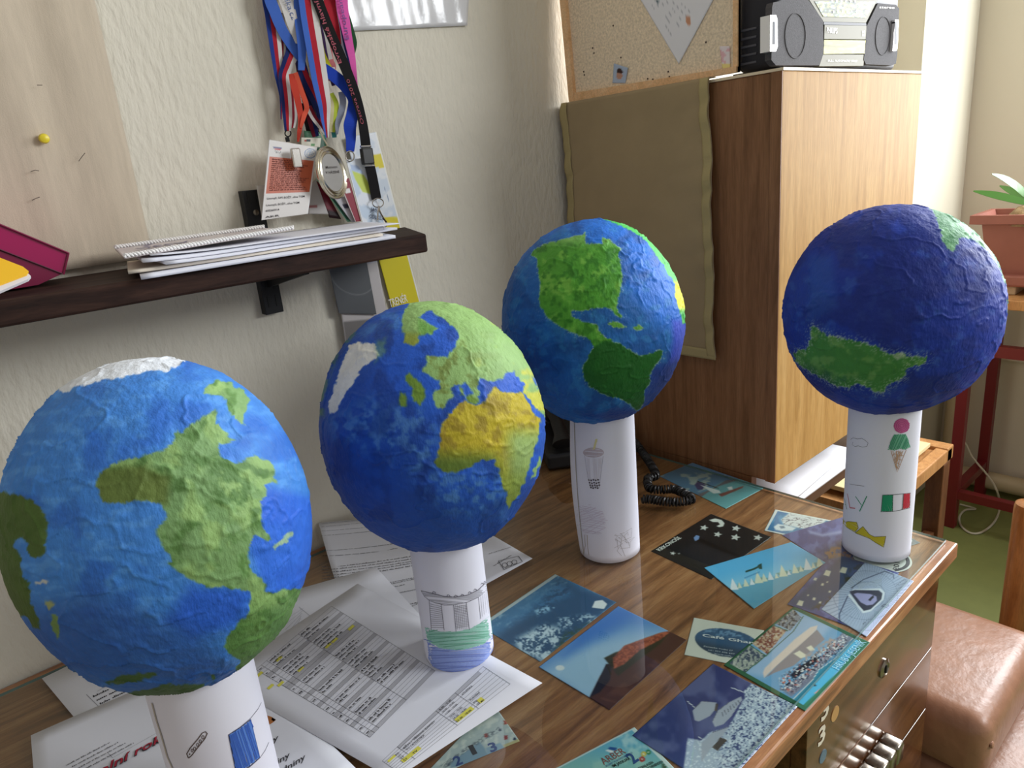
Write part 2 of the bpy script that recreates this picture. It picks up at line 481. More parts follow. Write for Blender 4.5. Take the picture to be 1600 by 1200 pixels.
# ================================================================== CABINET AND WHAT STANDS ON IT
oak = wood('oak_veneer', (158, 118, 62), (174, 134, 76), (186, 148, 90), (14, 14, 0.9), 5, 0.6, 0.0, 0.0, 0.15)
cab = thing('wooden_cabinet', (1.29, 0.78, 0), 'tall light oak veneer cabinet beside the desk with the radio on top', 'cabinet')
brownv = wood('brown_side_veneer', (118, 80, 50), (138, 96, 64), (154, 110, 76), (14, 14, 0.9), 5, 0.5, 0.0, 0.0, 0.3)
MB().box((1.030, 0.574, 0.752), (1.545, 0.995, 1.400), bevel=0.002).build('cabinet_body', brownv, cab)
MB().box((1.0285, 0.556, 0.752), (1.0300, 0.5735, 1.400)).build('door_edge_strip', brownv, cab)
MB().box((1.030, 0.556, 0.752), (1.545, 0.5725, 1.400), bevel=0.0015).build('cabinet_door', oak, cab)
MB().box((1.028, 0.554, 1.400), (1.547, 0.995, 1.404)).build('top_edging', mat('pale_edging', (232, 214, 184), rough=0.5), cab)
MB().box((1.10, 0.76, 0.681), (1.50, 0.97, 0.752)).build('plinth', mat('dark_plinth', (60, 44, 32)), cab)
MB().box((1.0302, 0.60, 0.681), (1.046, 0.995, 0.752)).build('base_side_panel', brownv, cab)
low = thing('low_table', (1.3, 0.8, 0), 'low dark wooden table carrying the oak cabinet', 'table')
MB().box((1.032, 0.56, 0.655), (1.62, 0.99, 0.68), bevel=0.003).build('table_top', mat('dark_table_wood', (84, 58, 38), rough=0.5, noise=(20, 0.15, (1, 8, 8))), low)
for x in (1.06, 1.58):
    for y in (0.60, 0.95):
        MB().box((x - 0.02, y - 0.02, 0), (x + 0.02, y + 0.02, 0.655)).build('leg', MATS['dark_table_wood'], low)
white = mat('white_paper', (232, 232, 236), rough=0.8, spec=0.2, bump=(30, 0.08, 0.002))
for k, (x, y, w) in enumerate(((1.05, 0.555, 0.30), (1.06, 0.562, 0.297), (1.07, 0.552, 0.29))):
    P, Fc, u, v = grid((x, y, 0.6865 + k * 0.0065), (x + w, y + 0.01 * k, 0.6865 + k * 0.0065), (x + w, y + 0.17, 0.6865 + k * 0.0065), (x, y + 0.17, 0.6865 + k * 0.0065), 6, 4)
    o = obj('paper_pile', P, Fc, white, solid=0.005)
    tag(o, ('lowest', 'middle', 'topmost')[k] + ' of the paper piles lying under the oak cabinet', 'papers', 'paper piles under the cabinet')
bf = thing('black_folder', (1.32, 0.63, 0.7), 'black folder box lying on papers under the oak cabinet', 'folder')
MB().box((1.20, 0.605, 0.7065), (1.46, 0.735, 0.742), bevel=0.003).build('folder_body', mat('black_board', (24, 22, 22), rough=0.5), bf)
MB().box((1.215, 0.6035, 0.714), (1.255, 0.6055, 0.735)).build('spine_label', mat('buff_label', (170, 130, 80)), bf)

# cloth hanging over the cabinet side
clothm = mat('olive_cloth', (164, 144, 110), rough=0.95, spec=0.1, sheen=0.3, noise=(6, 0.08), bump=[(500, 0.25, 0.0006), (14, 0.3, 0.006)])
hemm = mat('olive_hem', (176, 160, 116), rough=0.95, spec=0.1, bump=[(500, 0.25, 0.0006), (60, 0.4, 0.004, (1, 0.4, 1))])
cl = thing('hanging_cloth', (1.02, 0.83, 1.15), 'olive cloth runner hanging over the left side of the oak cabinet', 'cloth')
def cloth_part(y0, y1, z0, z1, nx, ny, wob, dx=0.0):
    P, Fc, u, v = grid((1.022, y1, z1), (1.022, y0, z1), (1.022, y0, z0), (1.022, y1, z0), nx, ny)
    ed = 0.25 + 0.9 * np.minimum(1, np.minimum(np.abs(P[:, 1] - 0.668), np.abs(P[:, 1] - 0.985)) / 0.05 * -1 + 1).clip(0, 1)
    w = ed * (0.0016 * np.sin(P[:, 2] * 42 + P[:, 1] * 26) + 0.0014 * np.sin(P[:, 2] * 95 + 2 * np.sin(P[:, 1] * 20))) * wob
    P[:, 0] += -0.0035 - np.abs(w) + dx
    P[:, 1] += 0.002 * np.sin(P[:, 2] * 38) + 0.012 * (1.40 - P[:, 2]) * np.where(P[:, 1] > 0.85, -0.4, -1)
    return P, Fc
P, Fc = cloth_part(0.668, 0.985, 0.962, 1.407, 60, 80, 1.0)
obj('cloth_panel', P, Fc, clothm, cl, smooth=True, solid=0.0012)
for a, b in ((0.668, 0.684), (0.969, 0.985)):
    P, Fc = cloth_part(a, b, 0.962, 1.407, 6, 80, 1.8, -0.0014); obj('side_hem', P, Fc, hemm, cl, smooth=True, solid=0.0012)
P, Fc = cloth_part(0.668, 0.985, 0.958, 0.976, 60, 6, 1.4, -0.0016); obj('bottom_hem', P, Fc, hemm, cl, smooth=True, solid=0.0012)
P, Fc, u, v = grid((1.0195, 0.985, 1.4075), (1.0195, 0.668, 1.4075), (1.034, 0.668, 1.4075), (1.034, 0.985, 1.4075), 30, 4)
obj('top_fold', P, Fc, clothm, cl, smooth=True, solid=0.0012)

# cork board
cb = thing('cork_board', (1.05, 0.82, 1.409), 'cork pin board with pale wood frame standing on the oak cabinet', 'pin board')
BX = 1.039
A0, A1 = Xp(893, 152, BX), Xp(862, -40, BX)
A1 = np.array([BX, 0.9975, 1.86])
B0, B1 = np.array([BX, 0.632, 1.409]), np.array([BX, 0.632, A1[2]])
A0[2] = 1.409
corkm = mat('cork', (232, 214, 188), rough=0.95, spec=0.1, noise=(260, 0.22), bump=(300, 0.4, 0.001))
framew = wood('pale_frame_wood', (222, 176, 126), (234, 190, 142), (240, 202, 158), (6, 6, 6), 6, 0.5)
MB().prism([A0, B0, B1, A1], (0.005, 0, 0)).build('cork_panel', corkm, cb)
up = (A1 - A0) / np.linalg.norm(A1 - A0)
MB().prism([A0 - [0.008, 0, 0], A0 - [0.008, 0.013, 0], A1 - [0.008, 0.013, 0], A1 - [0.008, 0, 0]], (0.022, 0, 0)).build('frame_side', framew, cb)
MB().prism([A0 - [0.007, 0.013, 0], B0 - [0.007, 0, 0], B0 - [0.007, 0, -0.008], A0 - [0.007, 0.013, -0.014]], (0.012, 0, 0)).build('frame_bottom', framew, cb)
MB().prism([B0 - [0.003, 0, 0], B0 - [0.003, -0.008, 0], B1 - [0.003, -0.008, 0], B1 - [0.003, 0, 0]], (0.008, 0, 0)).build('frame_side', framew, cb)
MB().prism([A1 - [0.007, 0, 0], A1 - [0.007, 0, 0.014], B1 - [0.007, 0, 0.014], B1 - [0.007, 0, 0]], (0.012, 0, 0)).build('frame_top', framew, cb)
hole = MB()
for x, y in ((926, 75), (928, 83), (1044, 112), (1046, 120), (1012, 123), (1020, 124), (1103, 66), (912, 112), (913, 117), (958, 40), (970, 90)):
    hole.lathe(Xp(x, y, BX - 0.0004), (-1, 0, 0), [(0.0016, 0), (0.0012, 0.0006)], 8)
tag(hole.build('pin_holes', mat('dark_pin_hole', (70, 52, 40)), cb), kind='stuff')
# sheet pinned on the board
def paint_sheet(px, py, u, v):
    c = flat((232, 232, 238), len(px))
    c = mixc(c, (206, 150, 120), sstep(sdf(px, py, Zs([(790, 215), (840, 220), (850, 320), (820, 345), (785, 290)], 8.57, 980, 0)), -1, 0.5))
    for k in range(6):
        a = Zs([(330 + 62 * k, 60 - 18 * k), (590 + 50 * k, 470 - 62 * k)], 8.57, 980, 0)
        d = np.abs(sdf(px, py, [a[0], a[1], (a[1][0] + 0.01, a[1][1] + 0.01)]))
        c = mixc(c, (170, 172, 182), 0.75 * (d < 0.55) * (fbm2(px, py, 1.6, 2, k) > 0.42))
    c = mixc(c, (90, 110, 120), sstep(sdf(px, py, Zs([(370, 0), (430, 0), (410, 45)], 8.57, 980, 0)), -1, 0.5))
    return c
S0 = Xp(1060.5, 100, BX - 0.0015); dS = Xp(1113, 2, BX - 0.0015) - S0; dT = Xp(1001, 0, BX - 0.0015) - S0
dS = dS / np.linalg.norm(dS) * 0.165; dT = dT / np.linalg.norm(dT) * 0.26
card('pinned_sheet', 'white printed sheet pinned corner-down on the cork board', 'paper', (S0, S0 + dS, S0 + dS + dT, S0 + dT), paint_sheet, 80, 90, m=PAPERV)
def paint_photo(px, py, u, v):
    c = flat((176, 192, 216), len(px))
    c = mixc(c, (196, 150, 130), 1.0 * ((u - 0.48) ** 2 / 0.05 + (v - 0.45) ** 2 / 0.06 < 1))
    c = mixc(c, (70, 50, 46), 1.0 * ((u - 0.48) ** 2 / 0.05 + (v - 0.68) ** 2 / 0.02 < 1))
    return c
q = [Xp(957, 130, BX - 0.001), Xp(977, 130, BX - 0.001), Xp(981, 106, BX - 0.003), Xp(959, 99, BX - 0.003)]
card('tiny_photo', 'tiny portrait photo stuck low on the cork board', 'photo', q, paint_photo, 14, 16, m=PAPERV)
q = [Xp(1129, 108, BX - 0.002), Xp(1141, 108, BX - 0.002), Xp(1140, 72, BX - 0.002), Xp(1124, 72, BX - 0.002)]
card('small_note', 'small pinkish note on the cork board next to the radio', 'note', q,
     lambda px, py, u, v: mixc(mixc(flat((238, 226, 228), len(px)), (230, 170, 180), 0.7 * (fbm2(px, py, 0.15, 2, 4) > 0.55)), (240, 226, 150), 1.0 * (v < 0.25)), 10, 16, m=PAPERV)

# ------------------------------------------------------------------ radio
RX0, RX1, RY, RZ0, RZ1 = 1.049, 1.474, 0.572, 1.4045, 1.532
def RP(x, y, dy=0.0): return Wl(x, y, RY - dy)
rad = thing('cassette_radio', (1.26, 0.62, RZ0), 'dark grey portable cassette radio standing on the oak cabinet', 'radio')
rdark = mat('radio_black_plastic', (38, 38, 46), rough=0.55, spec=0.3)
grillm = mat('speaker_mesh', (84, 82, 84), rough=0.8, spec=0.2, bump=[(900, 0.6, 0.0008), (40, 0.1, 0.002)], noise=(600, 0.2))
rgrey = mat('radio_grey_panel', (120, 116, 98), rough=0.6, spec=0.3)
rwhite = mat('radio_silver_trim', (236, 236, 238), rough=0.25, metal=0.2)
MB().box((RX0, RY + 0.004, RZ0 + 0.003), (RX1, 0.642, RZ1), bevel=0.010, seg=3).build('radio_case', rdark, rad, smooth=True)
MB().box((RX0 + 0.02, RY + 0.01, RZ0), (RX1 - 0.02, 0.66, RZ0 + 0.005)).build('foot_bar', rdark, rad)
for x0 in (RX0 + 0.028, RX1 - 0.06):
    MB().box((x0, RY + 0.03, RZ1 - 0.002), (x0 + 0.03, RY + 0.06, RZ1 + 0.03), bevel=0.004).build('carry_handle_post', rdark, rad)
MB().box((RX0 + 0.028, RY + 0.03, RZ1 + 0.02), (RX1 - 0.03, RY + 0.06, RZ1 + 0.036), bevel=0.005).build('carry_handle', rdark, rad)
def panel(name, pts, m, d=0.006, back=0.004, parent=None):
    return MB().prism([RP(x, y, d - 0.0) for x, y in pts][::-1], (0, d + back, 0)).build(name, m, parent or rad)
z8 = lambda pts: Zs(pts, 5.333, 1130, 0)
lefts = z8([(418, 20), (600, -14), (700, -14), (832, 170), (836, 440), (800, 545), (440, 545), (402, 500), (408, 60)])
rights = z8([(1290, 26), (1440, 40), (1466, 70), (1452, 440), (1440, 530), (1405, 545), (1190, 535), (1172, 500), (1200, 210)])
panel('speaker_grille', lefts, grillm, 0.006); panel('speaker_grille', rights, grillm, 0.006)
for c, r in (((600, 300), 0.030), ((1330, 300), 0.030)):
    p = RP(*z8([c])[0], 0.0062)
    ring = MB().tube([p + np.array([r * math.cos(a), 0, r * math.sin(a)]) for a in np.linspace(0, 2 * math.pi, 49)], 0.0009, 6, cap=False)
    ring.build('speaker_ring', grillm, rad)
panel('tuner_bezel', z8([(712, -10), (1290, -10), (1190, 190), (835, 180)]), rgrey, 0.005)
def paint_tuner(px, py, u, v):
    n = fbm2(px, py, 0.22, 4, 3); n2 = fbm2(px + 50, py * 1.6, 0.3, 3, 9)
    c = flat((92, 104, 74), len(px)); c = mixc(c, (176, 178, 92), sstep(n, 0.42, 0.6)); c = mixc(c, (150, 178, 196), sstep(n2, 0.56, 0.7))
    c = mixc(c, (60, 62, 60), sstep(n2, 0.42, 0.3))
    return c
q = z8([(762, 10), (1268, 14), (1188, 150), (835, 138)])
card('tuner_window', None, None, [RP(x, y, 0.0056) for x, y in (q[3], q[2], q[1], q[0])], paint_tuner, 60, 24, parent=rad, m=mat('tuner_gloss', rough=0.5, vcol=True, spec=0.2), solid=0)
tk = MB()
for k in range(6):
    for yy, x0 in ((18, 905), (104, 915)):
        a = RP(*z8([(x0 + k * 38, yy)])[0], 0.0062); tk.quad(a, a + [0.0035, 0, 0], a + [0.0035, 0, 0.0028], a + [0, 0, 0.0028])
tag(tk.build('scale_marks', rwhite, rad), kind='stuff')
panel('top_slot', z8([(838, 182), (1190, 192), (1196, 212), (838, 205)]), rdark, 0.0052)
panel('cassette_door', z8([(846, 208), (1195, 214), (1190, 328), (842, 325)]), rgrey, 0.0058)
def paint_win(px, py, u, v):
    n = fbm2(px * 0.35, py, 0.3, 3, 5)
    return mixc(mixc(flat((206, 200, 84), len(px)), (238, 232, 120), sstep(n, 0.5, 0.7)), (104, 102, 64), 0.9 * np.exp(-((v - 0.62 + 0.1 * np.sin(u * 5)) / 0.12) ** 2))
q = z8([(842, 332), (1192, 336), (1178, 446), (836, 450)])
card('cassette_window', None, None, [RP(x, y, 0.0060) for x, y in (q[3], q[2], q[1], q[0])], paint_win, 40, 16, parent=rad, m=MATS['tuner_gloss'], solid=0)
panel('lower_panel', z8([(832, 455), (1178, 455), (1168, 548), (800, 552)]), rgrey, 0.0054)
lt = MB()
text_on(lt, 'PHILIPS', RP(*z8([(862, 276)])[0], 0.006), RP(*z8([(948, 280)])[0], 0.006), (0, -1, 0), height=0.0085, bold=0.01, lift=0.0005)
text_on(lt, '00', RP(*z8([(1155, 276)])[0], 0.006), RP(*z8([(1178, 277)])[0], 0.006), (0, -1, 0), height=0.004, lift=0.0005)
text_on(lt, '00', RP(*z8([(1155, 302)])[0], 0.006), RP(*z8([(1178, 303)])[0], 0.006), (0, -1, 0), height=0.004, lift=0.0005)
text_on(lt, 'FULL AUTOMATIC STOP', RP(*z8([(872, 516)])[0], 0.006), RP(*z8([(1115, 518)])[0], 0.006), (0, -1, 0), height=0.0032, lift=0.0005)
text_on(lt, 'stereo', RP(*z8([(1300, 70)])[0], 0.0062), RP(*z8([(1425, 74)])[0], 0.0062), (0, -1, 0), height=0.004, lift=0.0005)
tag(lt.build('lettering', mat('pale_lettering', (226, 222, 210), rough=0.5), rad), kind='stuff')
for pts in ([(392, 125), (440, 125), (452, 160), (454, 390), (440, 428), (390, 428)], [(1432, 165), (1460, 165), (1462, 200), (1452, 400), (1440, 425), (1412, 425)]):
    g = panel('side_latch', z8(pts), rwhite, 0.011)
    cx = sum(p[0] for p in pts) / 6; 
    panel('latch_slot', z8([(cx - 10, 180), (cx + 8, 180), (cx + 6, 370), (cx - 12, 370)]), rdark, 0.0116, parent=rad)
for k in range(5):
    MB().box((RX0 - 0.0015, 0.608, 1.418 + k * 0.0115), (RX0 + 0.004, 0.640, 1.4215 + k * 0.0115), bevel=0.001).build('vent_rib', mat('vent_grey', (74, 74, 84), rough=0.4), rad)

# ================================================================== PAINTED GLOBES
def cube_sphere(N):
    g = np.arange(N + 1)
    a, b = np.meshgrid(g, g, indexing='ij'); a = a.ravel(); b = b.ravel()
    faces = []; pts = []
    i, j = np.meshgrid(np.arange(N), np.arange(N), indexing='ij'); i = i.ravel(); j = j.ravel()
    q = np.stack([i * (N + 1) + j, (i + 1) * (N + 1) + j, (i + 1) * (N + 1) + j + 1, i * (N + 1) + j + 1], 1)
    for ax in range(3):
        for sd in (0, N):
            p = np.zeros((len(a), 3), np.int64); p[:, ax] = sd; p[:, (ax + 1) % 3] = a; p[:, (ax + 2) % 3] = b
            faces.append((q if sd else q[:, ::-1]) + len(pts) * (N + 1) ** 2); pts.append(p)
    P = np.concatenate(pts); Fc = np.concatenate(faces)
    U, inv = np.unique(P, axis=0, return_inverse=True)
    Fc = inv.ravel()[Fc]
    X = np.tan((U / N * 2 - 1) * math.pi / 4); X /= np.linalg.norm(X, axis=1)[:, None]
    return X, Fc
SN, SF = cube_sphere(132)
GLOBEM = mat('painted_plaster_gauze', rough=0.62, vcol=True, spec=0.35,
             bump=[(420, 0.55, 0.0012, (1, 1, 0.35)), (90, 0.55, 0.0022), (26, 0.4, 0.004)], noise=(60, 0.10))
def ball_px(c, ab):
    """photo-frame coordinate of every sphere vertex; the far side continues outward past the rim"""
    S = np.array([ab[0], ab[0], ab[1]])
    e = (CAM - c) / S; d = np.linalg.norm(e); e = e / d
    ct = SN @ e; tl = math.acos(1 / d); th = np.arccos(np.clip(ct, -1, 1))
    t = SN - ct[:, None] * e; t /= np.linalg.norm(t, axis=1)[:, None] + 1e-9
    rim = math.cos(tl) * e + math.sin(tl) * t
    pr = proj(c + rim * S); pc = proj(c[None])[0]; pf = proj(c + SN * S)
    out = pr + (pr - pc) * ((th - tl) * 0.9)[:, None]
    return np.where((th > tl)[:, None], out, pf)
def land(c, px, py, jit, poly, colr, soft=1.2, outline=None, ow=1.6, off=0.0):
    d = sdf(px + jit[0], py + jit[1], poly) + off
    if outline is not None:
        c = mixc(c, outline, np.exp(-(d / ow) ** 2) * (fbm2(px, py, 0.45, 2, 77) > 0.40) * 0.8)
    col = colr if isinstance(colr, np.ndarray) else np.array(colr, float)
    m = sstep(d, -soft, soft)[:, None]
    return c * (1 - m) + col * m

def globe1(px, py):
    sc, ox, oy = 2.142, 0, 550; Z = lambda p: Zs(p, sc, ox, oy)
    n = fbm2(px, py, 0.02, 4, 1); n2 = fbm2(px + py * 0.5, py * 2.2, 0.05, 4, 2)
    c = flat((62, 128, 208), len(px))
    c = mixc(c, (92, 156, 226), sstep(n2, 0.5, 0.72) * 0.6)
    c = mixc(c, (40, 98, 190), sstep(n, 0.48, 0.70) * 0.7)
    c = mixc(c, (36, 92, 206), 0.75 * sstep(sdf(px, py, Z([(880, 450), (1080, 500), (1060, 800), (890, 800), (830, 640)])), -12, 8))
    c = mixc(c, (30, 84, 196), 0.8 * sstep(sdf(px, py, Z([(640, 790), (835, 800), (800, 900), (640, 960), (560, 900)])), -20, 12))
    c = mixc(c, (40, 84, 160), 0.7 * sstep(sdf(px, py, Z([(40, 930), (300, 820), (640, 960), (780, 1080), (560, 1130), (200, 1070)])), -40, 20))  # lower ocean darker: partly paint tone, partly underside shade put into the blue
    j = ((fbm2(px, py, 0.12, 3, 3) - 0.5) * 9, (fbm2(px, py, 0.12, 3, 4) - 0.5) * 9)
    g = mixc(mixc(flat((112, 148, 92), len(px)), (134, 168, 100), sstep(fbm2(px, py, 0.03, 4, 5), 0.45, 0.65)), (84, 122, 62), sstep(fbm2(px, py, 0.05, 4, 6), 0.52, 0.7))
    g = mixc(g, (92, 108, 46), 0.85 * sstep(sdf(px, py, Z([(320, 390), (470, 380), (570, 420), (560, 510), (320, 520)])), -8, 8))
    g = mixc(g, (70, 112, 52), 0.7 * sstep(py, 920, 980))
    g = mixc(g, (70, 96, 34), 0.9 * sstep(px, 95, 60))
    c = land(c, px, py, j, Z([(150, 120), (300, 30), (430, -10), (560, -10), (620, 30), (598, 46), (590, 58), (560, 68), (500, 62), (440, 78), (390, 92), (345, 92), (270, 118), (215, 135)]), (226, 232, 240))
    NA = [(325, 430), (340, 400), (400, 365), (480, 345), (545, 330), (590, 290), (580, 270), (625, 255), (660, 230), (690, 215), (715, 190), (728, 205), (722, 240), (750, 265), (785, 290), (770, 300), (735, 310), (740, 350), (770, 372), (810, 368), (850, 345), (905, 362), (920, 390), (918, 420), (930, 435), (895, 440), (890, 480), (872, 500), (875, 560), (885, 600), (910, 625), (880, 630), (850, 615), (835, 640), (830, 690), (840, 730), (870, 752), (888, 775), (880, 805), (900, 805), (940, 795), (1000, 790), (1080, 800), (1060, 900), (960, 1010), (850, 1130), (790, 1110), (780, 1085), (800, 1030), (770, 1010), (750, 985), (760, 950), (800, 910), (830, 860), (840, 800), (760, 790), (690, 785), (640, 765), (600, 735), (565, 715), (570, 680), (540, 640), (522, 600), (545, 570), (560, 540), (550, 515), (520, 500), (470, 498), (400, 508), (345, 505), (330, 470)]
    c = land(c, px, py, j, Z(NA), g)
    c = land(c, px, py, j, Z([(680, 128), (720, 100), (770, 110), (810, 130), (838, 165), (820, 200), (818, 238), (800, 238), (770, 205), (755, 165), (720, 145), (690, 145)]), g * 1.05 + 6)
    c = land(c, px, py, j, Z([(-140, 470), (0, 470), (50, 475), (100, 490), (140, 520), (158, 560), (155, 600), (160, 640), (145, 680), (120, 690), (95, 675), (90, 645), (80, 622), (55, 628), (45, 650), (70, 680), (75, 720), (100, 780), (105, 840), (125, 890), (133, 930), (110, 925), (85, 890), (50, 890), (55, 940), (75, 990), (60, 985), (30, 960), (0, 940), (-140, 930)]), g * 0.95)
    c = land(c, px, py, j, Z([(910, 655), (940, 625), (975, 600), (978, 615), (950, 640), (915, 662)]), (150, 180, 150))
    c = land(c, px, py, j, Z([(152, 832), (165, 827), (182, 850), (165, 864)]), (150, 160, 110))
    c = land(c, px, py, j, Z([(170, 880), (187, 880), (198, 930), (188, 968), (178, 930)]), (110, 140, 80))
    c = land(c, px, py, j, Z([(112, 768), (160, 766), (150, 778), (118, 780)]), (196, 200, 196))
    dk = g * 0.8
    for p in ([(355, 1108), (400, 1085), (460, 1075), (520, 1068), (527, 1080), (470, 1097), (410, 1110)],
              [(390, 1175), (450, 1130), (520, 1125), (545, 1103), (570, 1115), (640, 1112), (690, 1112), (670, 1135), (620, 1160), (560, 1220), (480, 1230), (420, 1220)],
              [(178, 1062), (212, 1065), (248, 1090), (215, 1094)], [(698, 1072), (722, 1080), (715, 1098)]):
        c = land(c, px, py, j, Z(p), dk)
    return c
def globe2(px, py):
    Z = lambda p: Zs(p, 2.79, 480, 450)
    n = fbm2(px, py, 0.03, 4, 11); n2 = fbm2(px, py, 0.09, 4, 12)
    c = flat((26, 76, 164), len(px))
    c = mixc(c, (38, 96, 208), 0.8 * sstep(sdf(px, py, Z([(300, 60), (700, 90), (1060, 350), (1000, 900), (560, 900), (560, 560), (300, 500)])), -30, 30))
    lightz = sstep(sdf(px, py, Z([(90, 580), (300, 480), (560, 540), (560, 800), (860, 800), (860, 1000), (600, 960), (430, 760), (120, 660)])), -20, 20)
    c = mixc(c, (88, 138, 190), 0.65 * lightz * sstep(n2, 0.42, 0.62))
    c = mixc(c, (70, 130, 200), 0.7 * sstep(sdf(px, py, Z([(230, 200), (330, 110), (420, 90), (400, 210), (300, 230)])), -8, 8) * sstep(n2, 0.35, 0.6))
    c = mixc(c, (16, 56, 132), 0.6 * sstep(n, 0.5, 0.68))
    j = ((fbm2(px, py, 0.15, 3, 13) - 0.5) * 8, (fbm2(px, py, 0.15, 3, 14) - 0.5) * 8)
    c = land(c, px, py, j, Z([(95, 540), (88, 520), (110, 450), (130, 380), (160, 310), (185, 255), (230, 240), (300, 248), (308, 290), (270, 320), (240, 345), (215, 385), (190, 430), (170, 450), (145, 500), (130, 535), (110, 545)]), (216, 216, 210))
    c = mixc(c, (120, 160, 120), 0.6 * sstep(sdf(px + j[0], py + j[1], Z([(300, 235), (345, 215), (340, 280), (290, 330)])), -3, 5))
    gg = mixc(flat((142, 180, 108), len(px)), (196, 196, 74), sstep(fbm2(px, py, 0.035, 3, 15), 0.50, 0.62) * sstep(px, 720, 800))
    gg = mixc(gg, (116, 134, 62), sstep(n2, 0.48, 0.66) * 0.8 * sstep(py, 500, 560) * sstep(px, 800, 700))
    gg = mixc(gg, (96, 150, 66), 0.8 * sstep(sdf(px, py, Z([(480, 130), (580, 170), (540, 215), (480, 215)])), -3, 6))
    gg = mixc(gg, (138, 146, 52), 0.8 * sstep(sdf(px, py, Z([(400, 190), (490, 200), (490, 260), (400, 250)])), -6, 6))
    EU = [(410, 175), (415, 120), (430, 90), (460, 50), (520, 20), (600, 0), (720, 10), (850, 80), (960, 170), (1060, 300), (1110, 450), (1110, 570), (1045, 560), (1020, 545), (985, 505), (960, 470), (945, 455), (945, 420), (905, 360), (870, 370), (840, 400), (790, 405), (750, 390), (745, 420), (750, 470), (745, 500), (725, 500), (715, 440), (690, 410), (670, 425), (640, 420), (625, 445), (640, 465), (610, 490), (595, 530), (565, 525), (545, 490), (545, 460), (580, 430), (575, 405), (540, 385), (500, 365), (520, 330), (515, 300), (545, 290), (610, 300), (650, 245), (665, 210), (640, 170), (590, 130), (540, 100), (500, 105), (490, 135), (530, 150), (570, 175), (545, 200), (490, 205), (485, 240), (450, 250), (415, 235), (425, 205)]
    c = land(c, px, py, j, Z(EU), gg, 1.6)
    gb = np.array([112, 146, 52.0])
    for p in ([(425, 385), (440, 365), (465, 385), (495, 415), (518, 455), (515, 490), (490, 515), (470, 490), (455, 475), (460, 440), (430, 405)], [(395, 475), (410, 450), (430, 475), (430, 510), (405, 515), (395, 495)], [(660, 430), (680, 435), (690, 465), (670, 470)], [(695, 470), (715, 460), (740, 490), (740, 505), (700, 495)]):
        c = land(c, px, py, j, Z(p), gb, 2.0)
    AF = [(580, 620), (590, 590), (625, 545), (650, 510), (690, 495), (735, 510), (770, 500), (785, 470), (820, 430), (850, 450), (900, 455), (945, 455), (975, 490), (1000, 530), (1018, 570), (1010, 640), (990, 700), (970, 760), (950, 830), (930, 890), (900, 935), (875, 965), (870, 900), (850, 850), (835, 800), (810, 745), (760, 750), (710, 780), (650, 805), (600, 800), (570, 780), (555, 760), (570, 720), (580, 670)]
    af = mixc(flat((190, 172, 42), len(px)), (158, 138, 40), sstep(n2, 0.45, 0.65))
    af = mixc(af, (98, 122, 48), sstep(py, 690, 728) * sstep(px, 800, 760))
    af = mixc(af, (142, 176, 112), 0.85 * sstep(px, 775, 810) * sstep(py, 655, 690))
    af = mixc(af, (124, 142, 52), 0.7 * sstep(py, 720, 760))
    c = land(c, px, py, j, Z(AF), af, 1.6)
    c = land(c, px, py, j, Z([(945, 452), (962, 462), (1018, 545), (1014, 570), (980, 525)]), (40, 96, 200))
    c = land(c, px, py, j, Z([(985, 385), (1000, 390), (1020, 440), (1005, 440)]), (40, 96, 200))
    c = land(c, px, py, j, Z([(985, 790), (1010, 735), (1018, 760), (990, 822), (975, 832)]), (142, 180, 112))
    lim = sstep(sdf(px, py, Z([(40, 560), (40, 480), (80, 380), (130, 250), (200, 175), (215, 200), (150, 270), (110, 360), (80, 450), (70, 560)])), -4, 6)
    c = mixc(c, (104, 140, 90), 0.75 * lim * sstep(n2, 0.47, 0.56))
    return c
